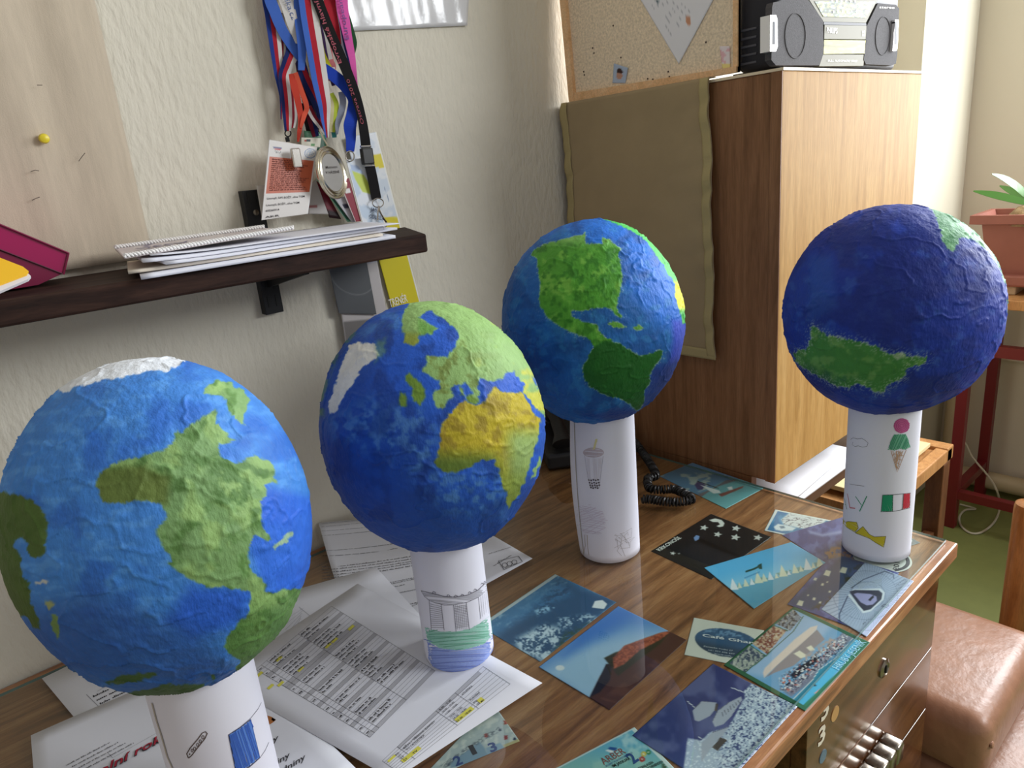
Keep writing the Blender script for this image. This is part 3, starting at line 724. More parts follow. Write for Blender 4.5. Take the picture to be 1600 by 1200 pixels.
def globe3(px, py):
    Z = lambda p: Zs(p, 3.528, 770, 330)
    n = fbm2(px, py, 0.03, 4, 21); n2 = fbm2(px - py, py + px, 0.05, 4, 22)
    c = flat((24, 96, 172), len(px))
    c = mixc(c, (30, 112, 214), 0.9 * sstep(sdf(px, py, Z([(250, 0), (700, 0), (1080, 300), (1060, 620), (930, 640), (700, 400), (720, 200), (300, 150), (120, 260)])), -14, 14))
    c = mixc(c, (14, 72, 142), 0.7 * sstep(n, 0.46, 0.66)); c = mixc(c, (50, 130, 190), 0.5 * sstep(n2, 0.55, 0.72))
    c = mixc(c, (64, 78, 206), 0.8 * sstep(sdf(px, py, Z([(985, 600), (1100, 600), (1080, 830), (970, 840), (990, 720)])), -6, 6))
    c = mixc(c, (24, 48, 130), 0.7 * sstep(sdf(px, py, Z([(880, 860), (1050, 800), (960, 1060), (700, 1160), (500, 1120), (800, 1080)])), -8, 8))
    j = ((fbm2(px, py, 0.2, 3, 23) - 0.5) * 4.5, (fbm2(px, py, 0.2, 3, 24) - 0.5) * 4.5)
    g = mixc(mixc(flat((76, 150, 44), len(px)), (112, 176, 66), sstep(n2, 0.5, 0.7)), (52, 122, 30), sstep(fbm2(px, py, 0.12, 3, 25), 0.5, 0.7))
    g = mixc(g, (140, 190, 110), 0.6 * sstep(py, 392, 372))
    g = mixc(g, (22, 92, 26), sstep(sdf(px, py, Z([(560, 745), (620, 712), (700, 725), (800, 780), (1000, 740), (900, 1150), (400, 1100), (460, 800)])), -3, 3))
    NA = [(215, 245), (230, 215), (280, 190), (330, 175), (400, 155), (450, 140), (490, 138), (512, 120), (510, 180), (545, 185), (610, 185), (605, 145), (640, 160), (680, 190), (708, 210), (690, 235), (705, 290), (712, 350), (708, 420), (690, 480), (680, 530), (690, 560), (715, 575), (705, 585), (680, 575), (655, 540), (620, 528), (560, 535), (500, 545), (430, 545), (430, 575), (470, 600), (530, 620), (575, 625), (580, 660), (610, 690), (660, 715), (710, 735), (760, 775), (820, 800), (870, 785), (905, 765), (935, 770), (925, 810), (890, 850), (865, 900), (860, 950), (835, 985), (830, 1050), (810, 1095), (790, 1098), (760, 1065), (710, 1030), (650, 1020), (590, 1000), (530, 960), (500, 915), (495, 860), (520, 820), (540, 780), (560, 745), (540, 715), (500, 690), (440, 670), (380, 640), (320, 600), (285, 560), (262, 520), (255, 470), (262, 400), (250, 330), (248, 260)]
    c = land(c, px, py, j, Z(NA), g, 0.9, (172, 200, 150), 1.1)
    for p in ([(635, 620), (660, 610), (700, 620), (735, 635), (700, 642), (660, 637)], [(775, 640), (800, 626), (827, 640), (815, 652), (785, 652)]):
        c = land(c, px, py, j, Z(p), (96, 160, 60), 0.9, (180, 200, 150), 1.2)
    c = land(c, px, py, j, Z([(600, 45), (700, 78), (800, 130), (850, 170), (890, 225), (930, 280), (965, 345), (1000, 395), (1010, 480), (1030, 560), (1045, 620), (1150, 640), (1150, 400), (1000, 200), (800, 40), (680, 10)]), mixc(flat((80, 190, 90), len(px)), (230, 226, 40), sstep(py, 434, 446) * sstep(py, 490, 478)), 0.9)
    near = np.exp(-(sdf(px, py, Z(NA)) / 7.0) ** 2)
    w = (fbm2(px, py, 0.9, 2, 28) > 0.70) & (fbm2(px, py, 0.06, 2, 29) > 0.50)
    return mixc(c, (190, 204, 200), 0.55 * w * (0.12 + 0.88 * near) * (sdf(px, py, Z(NA)) < 1.0))
def globe4(px, py):
    Z = lambda p: Zs(p, 3.3325, 1200, 300)
    n = fbm2(px, py, 0.025, 4, 31); n2 = fbm2(px, py, 0.08, 4, 32)
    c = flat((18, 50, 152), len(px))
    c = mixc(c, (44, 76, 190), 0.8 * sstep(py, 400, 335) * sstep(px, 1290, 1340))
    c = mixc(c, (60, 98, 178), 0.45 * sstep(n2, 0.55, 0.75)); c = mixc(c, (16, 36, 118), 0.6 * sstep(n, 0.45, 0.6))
    c = mixc(c, (40, 84, 170), 0.5 * sstep(sdf(px, py, Z([(220, 330), (330, 330), (360, 600), (210, 680)])), -8, 8))
    j = ((fbm2(px, py, 0.25, 3, 33) - 0.5) * 7, (fbm2(px, py, 0.25, 3, 34) - 0.5) * 7)
    g = mixc(mixc(flat((62, 128, 58), len(px)), (96, 150, 78), sstep(n2, 0.5, 0.7)), (40, 100, 64), sstep(n, 0.5, 0.7))
    AN = [(135, 840), (155, 825), (200, 825), (225, 770), (220, 720), (235, 695), (270, 725), (310, 745), (350, 755), (400, 765), (450, 775), (520, 795), (560, 805), (600, 830), (640, 850), (700, 835), (730, 860), (835, 860), (815, 890), (770, 905), (730, 905), (710, 960), (660, 990), (620, 1005), (610, 1045), (560, 1040), (500, 1010), (460, 995), (420, 1015), (350, 1005), (280, 970), (200, 925), (150, 885)]
    c = land(c, px, py, j, Z(AN), g, 0.9, (176, 196, 168), 1.6)
    c = mixc(c, (170, 186, 160), 0.7 * sstep(sdf(px + j[0], py + j[1], Z([(650, 850), (700, 832), (725, 860), (670, 875)])), -2, 2))
    g2 = mixc(flat((74, 140, 92), len(px)), (118, 176, 128), sstep(n2, 0.48, 0.66))
    c = land(c, px, py, j, Z([(835, 70), (860, 20), (1000, 20), (1140, 120), (1260, 260), (1330, 420), (1330, 540), (1270, 530), (1240, 500), (1215, 430), (1190, 360), (1150, 310), (1090, 260), (1030, 240), (1000, 240), (985, 270), (970, 305), (945, 300), (915, 265), (900, 210), (885, 160), (870, 110)]), g2, 0.9, (130, 170, 150), 1.2)
    c = land(c, px, py, j, Z([(1238, 560), (1320, 540), (1320, 680), (1245, 640)]), (60, 120, 70))
    near = np.exp(-(sdf(px, py, Z(AN)) / 9.0) ** 2)
    w = (fbm2(px, py, 0.8, 2, 38) > 0.62)
    return mixc(c, (186, 200, 190), 0.6 * w * near)

tubepaper = mat('white_drawing_paper', (226, 226, 238), rough=0.75, spec=0.2, bump=(25, 0.06, 0.003))
class Tube:
    def __init__(s, x, y, r, z0, z1, bulge=None):
        s.c = np.array([x, y]); s.r = r; s.z0 = z0; s.z1 = z1; s.b = bulge
        s.a0 = math.atan2(-y, -x)      # azimuth facing the camera position
    def rad(s, a, z): return s.r + (s.b(a - s.a0, (z - s.z0) / (s.z1 - s.z0)) if s.b else 0.0)
    def pt(s, a, z, lift=0.0):
        r = s.rad(a, z) + lift; return np.array([s.c[0] + r * math.cos(a), s.c[1] + r * math.sin(a), z])
    def hit(s, px, lift=0.00035):
        d = ray(px); o = CAM[:2] - s.c
        A = d[:2] @ d[:2]; B = 2 * o @ d[:2]; C = o @ o - s.r ** 2; D = B * B - 4 * A * C
        t = (-B - math.sqrt(max(D, 0))) / (2 * A); P = CAM + t * d
        a = math.atan2(P[1] - s.c[1], P[0] - s.c[0]); z = min(max(P[2], s.z0 + 0.0005), s.z1)
        return s.pt(a, z, lift), np.array([math.cos(a), math.sin(a), 0])
    def mesh(s, na=96, nz=24, th=0.0006):
        A = np.linspace(0, 2 * math.pi, na, endpoint=False) + s.a0 + math.pi; Zv = np.linspace(s.z0, s.z1, nz)
        V = []; Fc = []
        for k in (0, 1):
            for z in Zv:
                for a in A: V.append(s.pt(a, z, -th * k))
        for i in range(nz - 1):
            for jj in range(na):
                a, b, c, d = i * na + jj, i * na + (jj + 1) % na, (i + 1) * na + (jj + 1) % na, (i + 1) * na + jj
                Fc.append((a, b, c, d)); o = na * nz; Fc.append((d + o, c + o, b + o, a + o))
        for jj in range(na):
            k = (jj + 1) % na; o = na * nz; e = (nz - 1) * na
            Fc.append((k, jj, jj + o, k + o)); Fc.append((e + jj, e + k, e + k + o, e + jj + o))
        return np.array(V), np.array(Fc)
    def stroke(s, mb, pts, w=0.0007, mi=0, dense=True, lift=0.00035):
        Q = []
        for i in range(len(pts) - 1):
            a, b = np.array(pts[i], float), np.array(pts[i + 1], float)
            k = max(1, int(np.linalg.norm(b - a) / 6)) if dense else 1
            Q += [a + (b - a) * t / k for t in range(k)]
        Q.append(np.array(pts[-1], float))
        H = [s.hit(q, lift) for q in Q]
        return mb.ribbon([h[0] for h in H], [h[1] for h in H], w, mi)
    def hatch(s, mb, poly, ang, step, w, mi=0, jit=0.6, seed=1, dens=1.0, lift=0.0003):
        """coloured-pencil filling of a polygon given in photo pixels"""
        rr = random.Random(seed); P = np.array(poly, float); ca, sa = math.cos(ang), math.sin(ang)
        R2 = np.array([[ca, sa], [-sa, ca]]); Q = P @ R2.T
        y = Q[:, 1].min() + step / 2
        while y < Q[:, 1].max():
            xs = []
            for i in range(len(Q)):
                a, b = Q[i], Q[(i + 1) % len(Q)]
                if (a[1] > y) != (b[1] > y): xs.append(a[0] + (y - a[1]) * (b[0] - a[0]) / (b[1] - a[1]))
            xs.sort()
            for k in range(0, len(xs) - 1, 2):
                if rr.random() < dens:
                    p0 = np.array([xs[k] + rr.uniform(0, jit), y]) @ R2; p1 = np.array([xs[k + 1] - rr.uniform(0, jit), y + rr.uniform(-jit, jit) * 0.5]) @ R2
                    s.stroke(mb, [p0, p1], w, mi, lift=lift + rr.uniform(0, 0.00008))
            y += step * rr.uniform(0.8, 1.2)
        return mb
def pencil(name, c): return mat('pencil_' + name, c, rough=0.8, spec=0.1)
GRAPH = pencil('graphite', (112, 110, 120))

def make_globe(label, c, ab, tube, paint, seed, lump):
    t = thing('globe_model', (tube.c[0], tube.c[1], tube.z0), label, 'globe', 'painted globes on paper tubes')
    c = np.array(c, float); S = np.array([ab[0], ab[0], ab[1]])
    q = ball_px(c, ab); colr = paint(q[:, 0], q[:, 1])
    k = SN * 2.0 + seed * 7.1
    disp = (fbm3(k, 0.9, 3, seed) - 0.5) * lump + (fbm3(k, 5.0, 3, seed + 9) - 0.5) * 0.012
    w = fbm3(SN * np.array([1, 1, 2.2]) + seed, 2.4, 3, seed + 20)
    disp += 0.010 * np.exp(-((w - 0.5) / 0.012) ** 2)                     # overlapping strip edges
    disp += (fbm3(k, 26.0, 2, seed + 30) - 0.5) * 0.006
    V = c + SN * S * (1 + disp)[:, None]
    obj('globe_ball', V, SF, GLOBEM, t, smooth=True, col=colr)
    tv, tf = tube.mesh()
    pt = obj('paper_tube', tv, tf, tubepaper, t, smooth=True)
    return t, pt
G1T = Tube(0.1140, 0.5900, 0.0440, 0.7572, 0.935)
G2T = Tube(0.398, 0.616, 0.0412, 0.7572, 0.9200)
def bulge3(a, v):
    a = (a + math.pi) % (2 * math.pi) - math.pi
    return 0.0036 * math.exp(-((a + 1.35) / 0.45) ** 2) * math.sin(math.pi * min(max(v, 0), 1)) * 1.6 - 0.0012 * math.exp(-((a - 0.6) / 0.5) ** 2)
G3T = Tube(0.692, 0.632, 0.0440, 0.7551, 0.9740, bulge3)
G4T = Tube(0.927, 0.350, 0.0428, 0.7551, 0.9720)
# ---- nearest globe (Americas and Pacific, bottom left)
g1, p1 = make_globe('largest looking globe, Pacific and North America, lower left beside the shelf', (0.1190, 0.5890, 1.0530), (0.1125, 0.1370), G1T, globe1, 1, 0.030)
z = lambda pts: Zs(pts, 5.333, 200, 1080)
mb = MB()
G1T.stroke(mb, z([(1108, 95), (1080, 150), (1020, 225), (930, 300), (835, 362)]), 0.0006, 0)
mb.build('arched_line', GRAPH, p1); mb = MB()
G1T.stroke(mb, z([(1172, 425), (1140, 495), (1098, 555), (1020, 625), (930, 690), (900, 720)]), 0.0006, 0)
mb.build('arched_line', GRAPH, p1)
mb = MB()
rc = z([(1020, 235), (1096, 552), (1010, 625), (905, 690), (838, 362), (930, 305)])
G1T.hatch(mb, rc, 1.35, 1.6, 0.0011, 0, 2.0, 3); G1T.hatch(mb, rc, 1.25, 2.4, 0.0010, 1, 3.0, 4, 0.8, 0.0005)
mb.build('blue_rectangle', [pencil('blue', (92, 132, 206)), pencil('deep_blue', (64, 100, 184))], p1)
mb = MB(); G1T.stroke(mb, rc + [rc[0]], 0.0008); mb.build('rectangle_outline', pencil('dark', (52, 62, 96)), p1)
mb = MB()
G1T.stroke(mb, z([(505, 556), (490, 520), (520, 470), (580, 400), (620, 345), (645, 335), (660, 352), (640, 395), (580, 470), (530, 535), (505, 556)]), 0.0009)
for x, y, r in ((515, 522, 4), (535, 492, 10), (556, 478, 12), (580, 444, 11), (602, 415, 11), (624, 382, 12)):
    G1T.stroke(mb, z([(x + r * math.cos(a) * 0.8, y + r * 1.3 * math.sin(a)) for a in np.linspace(0, 6.28, 9)]), 0.0006)
mb.build('pill_drawing', pencil('brown', (96, 82, 78)), p1)
mb = MB(); sm = [G1T.hit(q, 0.0006) for q in z([(203, 96), (215, 140), (240, 240), (270, 330), (300, 430), (330, 540), (375, 640)])]
mb.ribbon([h[0] for h in sm], [h[1] for h in sm], 0.0022); mb.build('paper_seam', mat('seam_shadow_paper', (178, 170, 158), rough=0.8), p1)
# ---- globe with Europe and Africa
g2, p2 = make_globe('globe showing Europe and Africa on a tube with a pencil stadium drawing', (0.4015, 0.6137, 1.0420), (0.1205, 0.1374), G2T, globe2, 2, 0.036)
z = lambda pts: Zs(pts, 6.0, 640, 860)
gt = [(110, 378), (160, 390), (230, 405), (330, 432), (430, 436), (540, 418), (640, 370), (700, 310), (718, 282)]
gb_ = [(185, 465), (240, 490), (330, 512), (420, 508), (540, 485), (640, 440), (725, 375)]
mb = MB(); G2T.stroke(mb, z(gt), 0.0010); G2T.stroke(mb, z([(110, 378), (140, 430), (185, 468)] + gb_[1:]), 0.0006); G2T.stroke(mb, z([(718, 282), (728, 300), (725, 375)]), 0.0006)
for x0, y0, x1, y1 in ((185, 470, 205, 745), (296, 505, 325, 748), (412, 508, 435, 760), (530, 490, 560, 745), (645, 440, 665, 640), (715, 385, 740, 590)):
    G2T.stroke(mb, z([(x0, y0), (x1, y1)]), 0.0006)
for k in range(12): G2T.stroke(mb, z([(192 + k * 1.2, 500 + k * 20), (298 + k * 2.2, 525 + k * 18)]), 0.0004)
for k in range(14): G2T.stroke(mb, z([(415 + k * 1.4, 530 + k * 15), (535 + k * 1.6, 510 + k * 15)]), 0.0004)
for k in range(6): G2T.stroke(mb, z([(430 + k * 18, 512), (448 + k * 18, 740)]), 0.0003)
for k in range(3): G2T.stroke(mb, z([(665 + k * 18, 430 - k * 12), (680 + k * 18, 620 - k * 18)]), 0.0004)
for x, y in ((215, 398), (350, 428), (420, 432), (480, 424), (550, 400), (600, 375), (665, 320), (690, 305)):
    G2T.stroke(mb, z([(x, y + 4), (x + 8, y - 14), (x + 24, y - 8), (x + 30, y + 2)]), 0.0008)
tag(mb.build('stadium_outline', GRAPH, p2), kind='stuff')
mb = MB(); G2T.hatch(mb, z(gt + gb_[::-1] + [(140, 430)]), 0.1, 1.2, 0.0010, 0, 1.5, 7, 0.9, 0.00022); tag(mb.build('grey_rim_shading', pencil('light_grey', (180, 180, 190)), p2), kind='stuff')
mb = MB(); gp = z([(140, 720), (220, 745), (330, 762), (440, 760), (560, 735), (660, 680), (770, 590), (785, 790), (690, 880), (560, 920), (420, 935), (280, 915), (165, 850)])
G2T.hatch(mb, gp, -0.12, 1.0, 0.0011, 0, 2.0, 8, 1.0, 0.0002); G2T.hatch(mb, gp, -0.05, 4.5, 0.0009, 1, 9.0, 9, 0.8, 0.0004)
tag(mb.build('green_pencil_band', [pencil('mint', (150, 200, 184)), pencil('green', (112, 172, 148))], p2), kind='stuff')
mb = MB(); gp = z([(165, 850), (280, 915), (420, 935), (560, 920), (690, 880), (790, 780), (798, 920), (780, 960), (680, 1070), (560, 1125), (420, 1155), (300, 1140), (210, 1085), (175, 1010)])
G2T.hatch(mb, gp, -0.10, 1.0, 0.0011, 0, 2.0, 10, 1.0, 0.0002); G2T.hatch(mb, gp, -0.02, 4.2, 0.0009, 1, 9.0, 11, 0.8, 0.0004)
tag(mb.build('blue_pencil_band', [pencil('periwinkle', (146, 164, 222)), pencil('violet_blue', (118, 134, 200))], p2), kind='stuff')
# ---- globe with the bright green Americas
g3, p3 = make_globe('globe with bright green Americas standing in front of the olive cloth', (0.6880, 0.6364, 1.0944), (0.1204, 0.1359), G3T, globe3, 3, 0.034)
z = lambda pts: Zs(pts, 4.0, 840, 640)
mb = MB(); G3T.hatch(mb, z([(345, 250), (362, 182), (376, 182), (358, 250)]), 1.3, 0.7, 0.0008, 0, 0.5, 2); mb.build('straw_drawing', pencil('pale_yellow', (222, 216, 160)), p3)
el = [(350 + 62 * math.cos(a), 268 + 28 * math.sin(a)) for a in np.linspace(0, 2 * math.pi, 22)]
mb = MB(); G3T.stroke(mb, z(el), 0.0012); G3T.hatch(mb, z(el[:-1]), 0.1, 1.0, 0.0008, 0, 1, 4, 0.9); tag(mb.build('cup_lid_drawing', pencil('pinkish_grey', (196, 184, 192)), p3), kind='stuff')
mb = MB(); G3T.stroke(mb, z([(296, 285), (305, 360), (320, 440), (330, 485), (385, 490), (396, 400), (410, 290)]), 0.0006); G3T.hatch(mb, z([(298, 300), (320, 440), (385, 445), (406, 300)]), 1.5, 1.6, 0.0007, 1, 2, 5, 0.7)
tag(mb.build('cup_drawing', [pencil('soft_grey', (186, 184, 196)), pencil('milk_tea', (216, 212, 220))], p3), kind='stuff')
mb = MB()
for r_, yy in enumerate((438, 456, 472, 486)):
    for k in range(5 - (r_ > 2)):
        cx, cy = 322 + k * 14 + r_ * 4, yy + (k % 2) * 4
        G3T.stroke(mb, z([(cx + 4 * math.cos(a), cy + 4 * math.sin(a)) for a in np.linspace(0, 6.28, 6)]), 0.0011)
tag(mb.build('tapioca_dots_drawing', pencil('dark_brown', (78, 66, 66)), p3), kind='stuff')
mb = MB(); tr = [(250, 600), (320, 590), (420, 640), (440, 690), (420, 760), (380, 790), (300, 780), (262, 740), (245, 680)]
G3T.hatch(mb, z(tr), 0.2, 2.6, 0.0006, 0, 4, 6, 0.9); G3T.hatch(mb, z(tr), -0.5, 5.0, 0.0005, 0, 5, 8, 0.7); tag(mb.build('pink_tree_drawing', pencil('faint_pink', (206, 194, 212)), p3), kind='stuff')
mb = MB(); G3T.stroke(mb, z([(298, 780), (300, 850), (290, 905)]), 0.0009); G3T.stroke(mb, z([(312, 782), (314, 850), (322, 910)]), 0.0009); mb.build('tree_trunk_drawing', pencil('trunk_brown', (176, 160, 140)), p3)
mb = MB(); rr = random.Random(5)
for k in range(9):
    x, y = 490 + rr.random() * 90, 760 + rr.random() * 90
    G3T.stroke(mb, z([(x, y), (x + rr.uniform(-30, 40), y + rr.uniform(-25, 10)), (x + rr.uniform(-40, 60), y + rr.uniform(0, 40)), (x + rr.uniform(-30, 30), y + rr.uniform(20, 70))]), 0.0005)
G3T.stroke(mb, z([(530, 790), (520, 850), (550, 920)]), 0.0005); tag(mb.build('faint_sketch_lines', pencil('faint_grey', (172, 168, 170)), p3), kind='stuff')
mb = MB(); G3T.hatch(mb, z([(632, 645), (639, 645), (639, 690), (632, 690)]), 1.5, 0.5, 0.0008, 0, 0.5, 9); mb.build('red_mark', pencil('red', (206, 60, 60)), p3)
mb = MB(); sm = [G3T.pt(G3T.a0 - 1.02, zz_, 0.0006) for zz_ in np.linspace(G3T.z0 + 0.001, G3T.z1 - 0.006, 24)]
nn = np.array([math.cos(G3T.a0 - 1.02), math.sin(G3T.a0 - 1.02), 0]); mb.ribbon(sm, nn, 0.0018); mb.build('paper_flap_edge', MATS['seam_shadow_paper'], p3)
# ---- deep blue globe at the right end of the desk
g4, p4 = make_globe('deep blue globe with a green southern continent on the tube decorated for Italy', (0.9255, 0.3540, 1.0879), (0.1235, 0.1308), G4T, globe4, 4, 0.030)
z = lambda pts: Zs(pts, 3.75, 1180, 640)
def circ(cx, cy, rx, ry, n=18): return [(cx + rx * math.cos(a), cy + ry * math.sin(a)) for a in np.linspace(0, 2 * math.pi, n)]
mb = MB(); G4T.hatch(mb, z(circ(858, 94, 48, 44)[:-1]), 0.6, 0.8, 0.0009, 0, 1, 2); 
for k in range(4): G4T.stroke(mb, z(circ(858, 94, 12 + 10 * k, 10 + 10 * k, 14)), 0.0010, 1, lift=0.0006)
tag(mb.build('pink_scoop_drawing', [pencil('pink', (206, 112, 160)), pencil('deep_pink', (184, 82, 138))], p4), kind='stuff')
mb = MB(); gs = [(812, 145), (880, 142), (898, 180), (908, 220), (880, 236), (850, 230), (820, 240), (778, 235), (790, 190)]
G4T.hatch(mb, z(gs), 0.9, 0.9, 0.0009, 0, 1, 3); G4T.hatch(mb, z(gs), 2.0, 2.2, 0.0009, 1, 2, 4, 0.8, 0.0005)
tag(mb.build('green_scoop_drawing', [pencil('sea_green', (112, 178, 146)), pencil('teal', (72, 146, 116))], p4), kind='stuff')
mb = MB(); G4T.stroke(mb, z([(795, 240), (832, 365), (885, 235)]), 0.0007)
for k in range(4):
    G4T.stroke(mb, z([(803 + k * 9, 268 + k * 28), (840 + k * 11 - k * 4, 240 + k * 4)]), 0.0006); G4T.stroke(mb, z([(806 + k * 20, 242), (832 + k * 6, 340 - k * 22)]), 0.0006)
    G4T.stroke(mb, z([(872 - k * 11, 270 + k * 26), (815 + k * 2, 262 + k * 22)]), 0.0006); G4T.stroke(mb, z([(868 - k * 14, 240), (815 + k * 4, 300 + k * 14)]), 0.0006)
tag(mb.build('cone_drawing', pencil('cone_brown', (186, 150, 120)), p4), kind='stuff')
mb = MB(); G4T.stroke(mb, z([(560, 175), (575, 165), (600, 172), (625, 168), (645, 180), (662, 195), (655, 215), (630, 220), (605, 212), (585, 216), (570, 205), (575, 190)]), 0.0005); mb.build('cloud_drawing', GRAPH, p4); mb = MB(); G4T.stroke(mb, z([(528, 430), (590, 442), (640, 448)]), 0.0005)
mb.build('ruled_line', GRAPH, p4)
grn, red, yel = pencil('flag_green', (48, 150, 110)), pencil('flag_red', (198, 62, 76)), pencil('pasta_yellow', (206, 190, 56))
mb = MB(); G4T.stroke(mb, z([(541, 492), (556, 575)]), 0.0011); G4T.stroke(mb, z([(556, 575), (586, 578)]), 0.0011); mb.build('letter_L', red, p4)
mb = MB(); G4T.stroke(mb, z([(588, 508), (624, 560)]), 0.0011); G4T.stroke(mb, z([(655, 506), (634, 550), (612, 596)]), 0.0011); mb.build('letter_Y', grn, p4)
mb = MB(); G4T.stroke(mb, z([(524, 520), (538, 585)]), 0.0011); G4T.stroke(mb, z([(518, 555), (532, 556)]), 0.0010); mb.build('letter_A', grn, p4)
mb = MB(); f1 = [(746, 500), (806, 498), (804, 596), (738, 598)]; G4T.hatch(mb, z(f1), 1.2, 0.8, 0.0009, 0, 1, 5); tag(mb.build('flag_green_stripe', grn, p4), kind='stuff')
mb = MB(); f3 = [(868, 492), (908, 488), (904, 575), (862, 585)]; G4T.hatch(mb, z(f3), 1.2, 0.8, 0.0009, 0, 1, 6); tag(mb.build('flag_red_stripe', red, p4), kind='stuff')
mb = MB(); G4T.stroke(mb, z([(746, 500), (806, 498), (868, 492), (908, 488), (904, 575), (862, 585), (804, 596), (738, 598), (746, 500)]), 0.0006, lift=0.0006); G4T.stroke(mb, z([(806, 498), (804, 596)]), 0.0006, lift=0.0006); G4T.stroke(mb, z([(868, 492), (862, 585)]), 0.0006, lift=0.0006); mb.build('flag_outline', pencil('dark_green_line', (70, 84, 78)), p4)
for pts in ([(516, 640), (528, 660), (548, 655), (595, 660), (606, 692), (585, 718), (540, 690), (515, 664)], [(588, 722), (632, 684), (668, 730), (698, 745), (765, 742), (752, 806), (700, 775), (672, 755)]):
    mb = MB(); G4T.hatch(mb, z(pts), 0.5, 0.7, 0.0009, 0, 0.8, 7); G4T.stroke(mb, z(pts + [pts[0]]), 0.0006, 1, lift=0.0006)
    tag(mb.build('bow_pasta_drawing', [yel, pencil('olive_line', (120, 112, 40))], p4), kind='stuff')

# ================================================================== POSTCARDS UNDER THE GLASS
CZ = 0.7505
def dcard(label, cat, px, paint, nx, ny, lay=0, name='postcard', group='postcards under the glass'):
    """px corners in photo order: u0v0,u1v0,u1v1,u0v1"""
    return card(name, label, cat, [Dk(x, y, CZ + lay * 0.00022) for x, y in px], paint, nx, ny, group, solid=0.0002)
def line_m(px, py, pts, w):
    d = np.full(px.shape, 1e9)
    for a, b in zip(pts[:-1], pts[1:]):
        a = np.array(a, float); e = np.array(b, float) - a
        t = np.clip(((px - a[0]) * e[0] + (py - a[1]) * e[1]) / (e @ e + 1e-9), 0, 1)
        d = np.minimum(d, np.hypot(px - a[0] - t * e[0], py - a[1] - t * e[1]))
    return sstep(d, w, w * 0.4)
def inp(px, py, poly, soft=0.8): return sstep(sdf(px, py, poly), -soft, soft)

def p_mount(px, py, u, v):
    Z = lambda p: Zs(p, 3.2, 750, 850)
    n = 0.55 * fbm2(px, py, 0.09, 5, 41) + 0.45 * fbm2(px, py, 0.42, 3, 49); n2 = 0.6 * fbm2(px + py, py * 1.4, 0.13, 4, 42) + 0.4 * fbm2(px, py, 0.5, 2, 48)
    c = mixc(flat((70, 128, 176), len(px)), (176, 206, 226), sstep(n2, 0.5, 0.7))
    c = mixc(c, (44, 84, 124), inp(px, py, Z([(400, 180), (700, 280), (300, 600), (60, 470), (240, 350)]), 10))
    c = mixc(c, (72, 128, 176), 0.8 * inp(px, py, Z([(180, 260), (400, 180), (460, 250), (200, 380), (60, 440)]), 8) * sstep(n2, 0.4, 0.6))
    c = mixc(c, (206, 222, 234), inp(px, py, Z([(170, 480), (320, 400), (400, 420), (430, 470), (330, 590), (200, 540)]), 7) * sstep(n, 0.42, 0.56))
    c = mixc(c, (190, 212, 230), inp(px, py, Z([(380, 370), (560, 350), (600, 380), (480, 430), (400, 420)]), 5) * sstep(n, 0.46, 0.58))
    c = mixc(c, (58, 84, 66), 0.8 * inp(px, py, Z([(330, 590), (430, 440), (560, 390), (500, 460), (380, 560)]), 5) * sstep(n2, 0.38, 0.5))
    c = mixc(c, (150, 190, 220), inp(px, py, Z([(270, 330), (360, 300), (380, 320), (290, 360)]), 4) * sstep(n, 0.45, 0.55))
    c = mixc(c, (236, 238, 240), inp(px, py, Z([(575, 285), (612, 280), (636, 300), (620, 325), (560, 318)]), 0.8))
    b = np.minimum(np.minimum(u, 1 - u) * 1.41, np.minimum(v, 1 - v))
    return mixc(c, (206, 216, 222), (b < 0.0) * 1.0 + 1.0 * (u < 0.05))
A, B, C = np.array([867, 897.]), np.array([963, 941.]), np.array([844, 1034.])
LP = Dk(844, 1034, CZ) + Dk(867, 897, CZ) - Dk(963, 941, CZ); lp = proj(LP)[0]
dcard('postcard of snowy blue mountains seen from the air, beside the stadium drawing tube', 'postcard', [tuple(lp), (844, 1034), (963, 941), (867, 897)], p_mount, 84, 118)
mk = MB(); a, b = Dk(928, 946, CZ + 0.0003), Dk(943, 939, CZ + 0.0003)
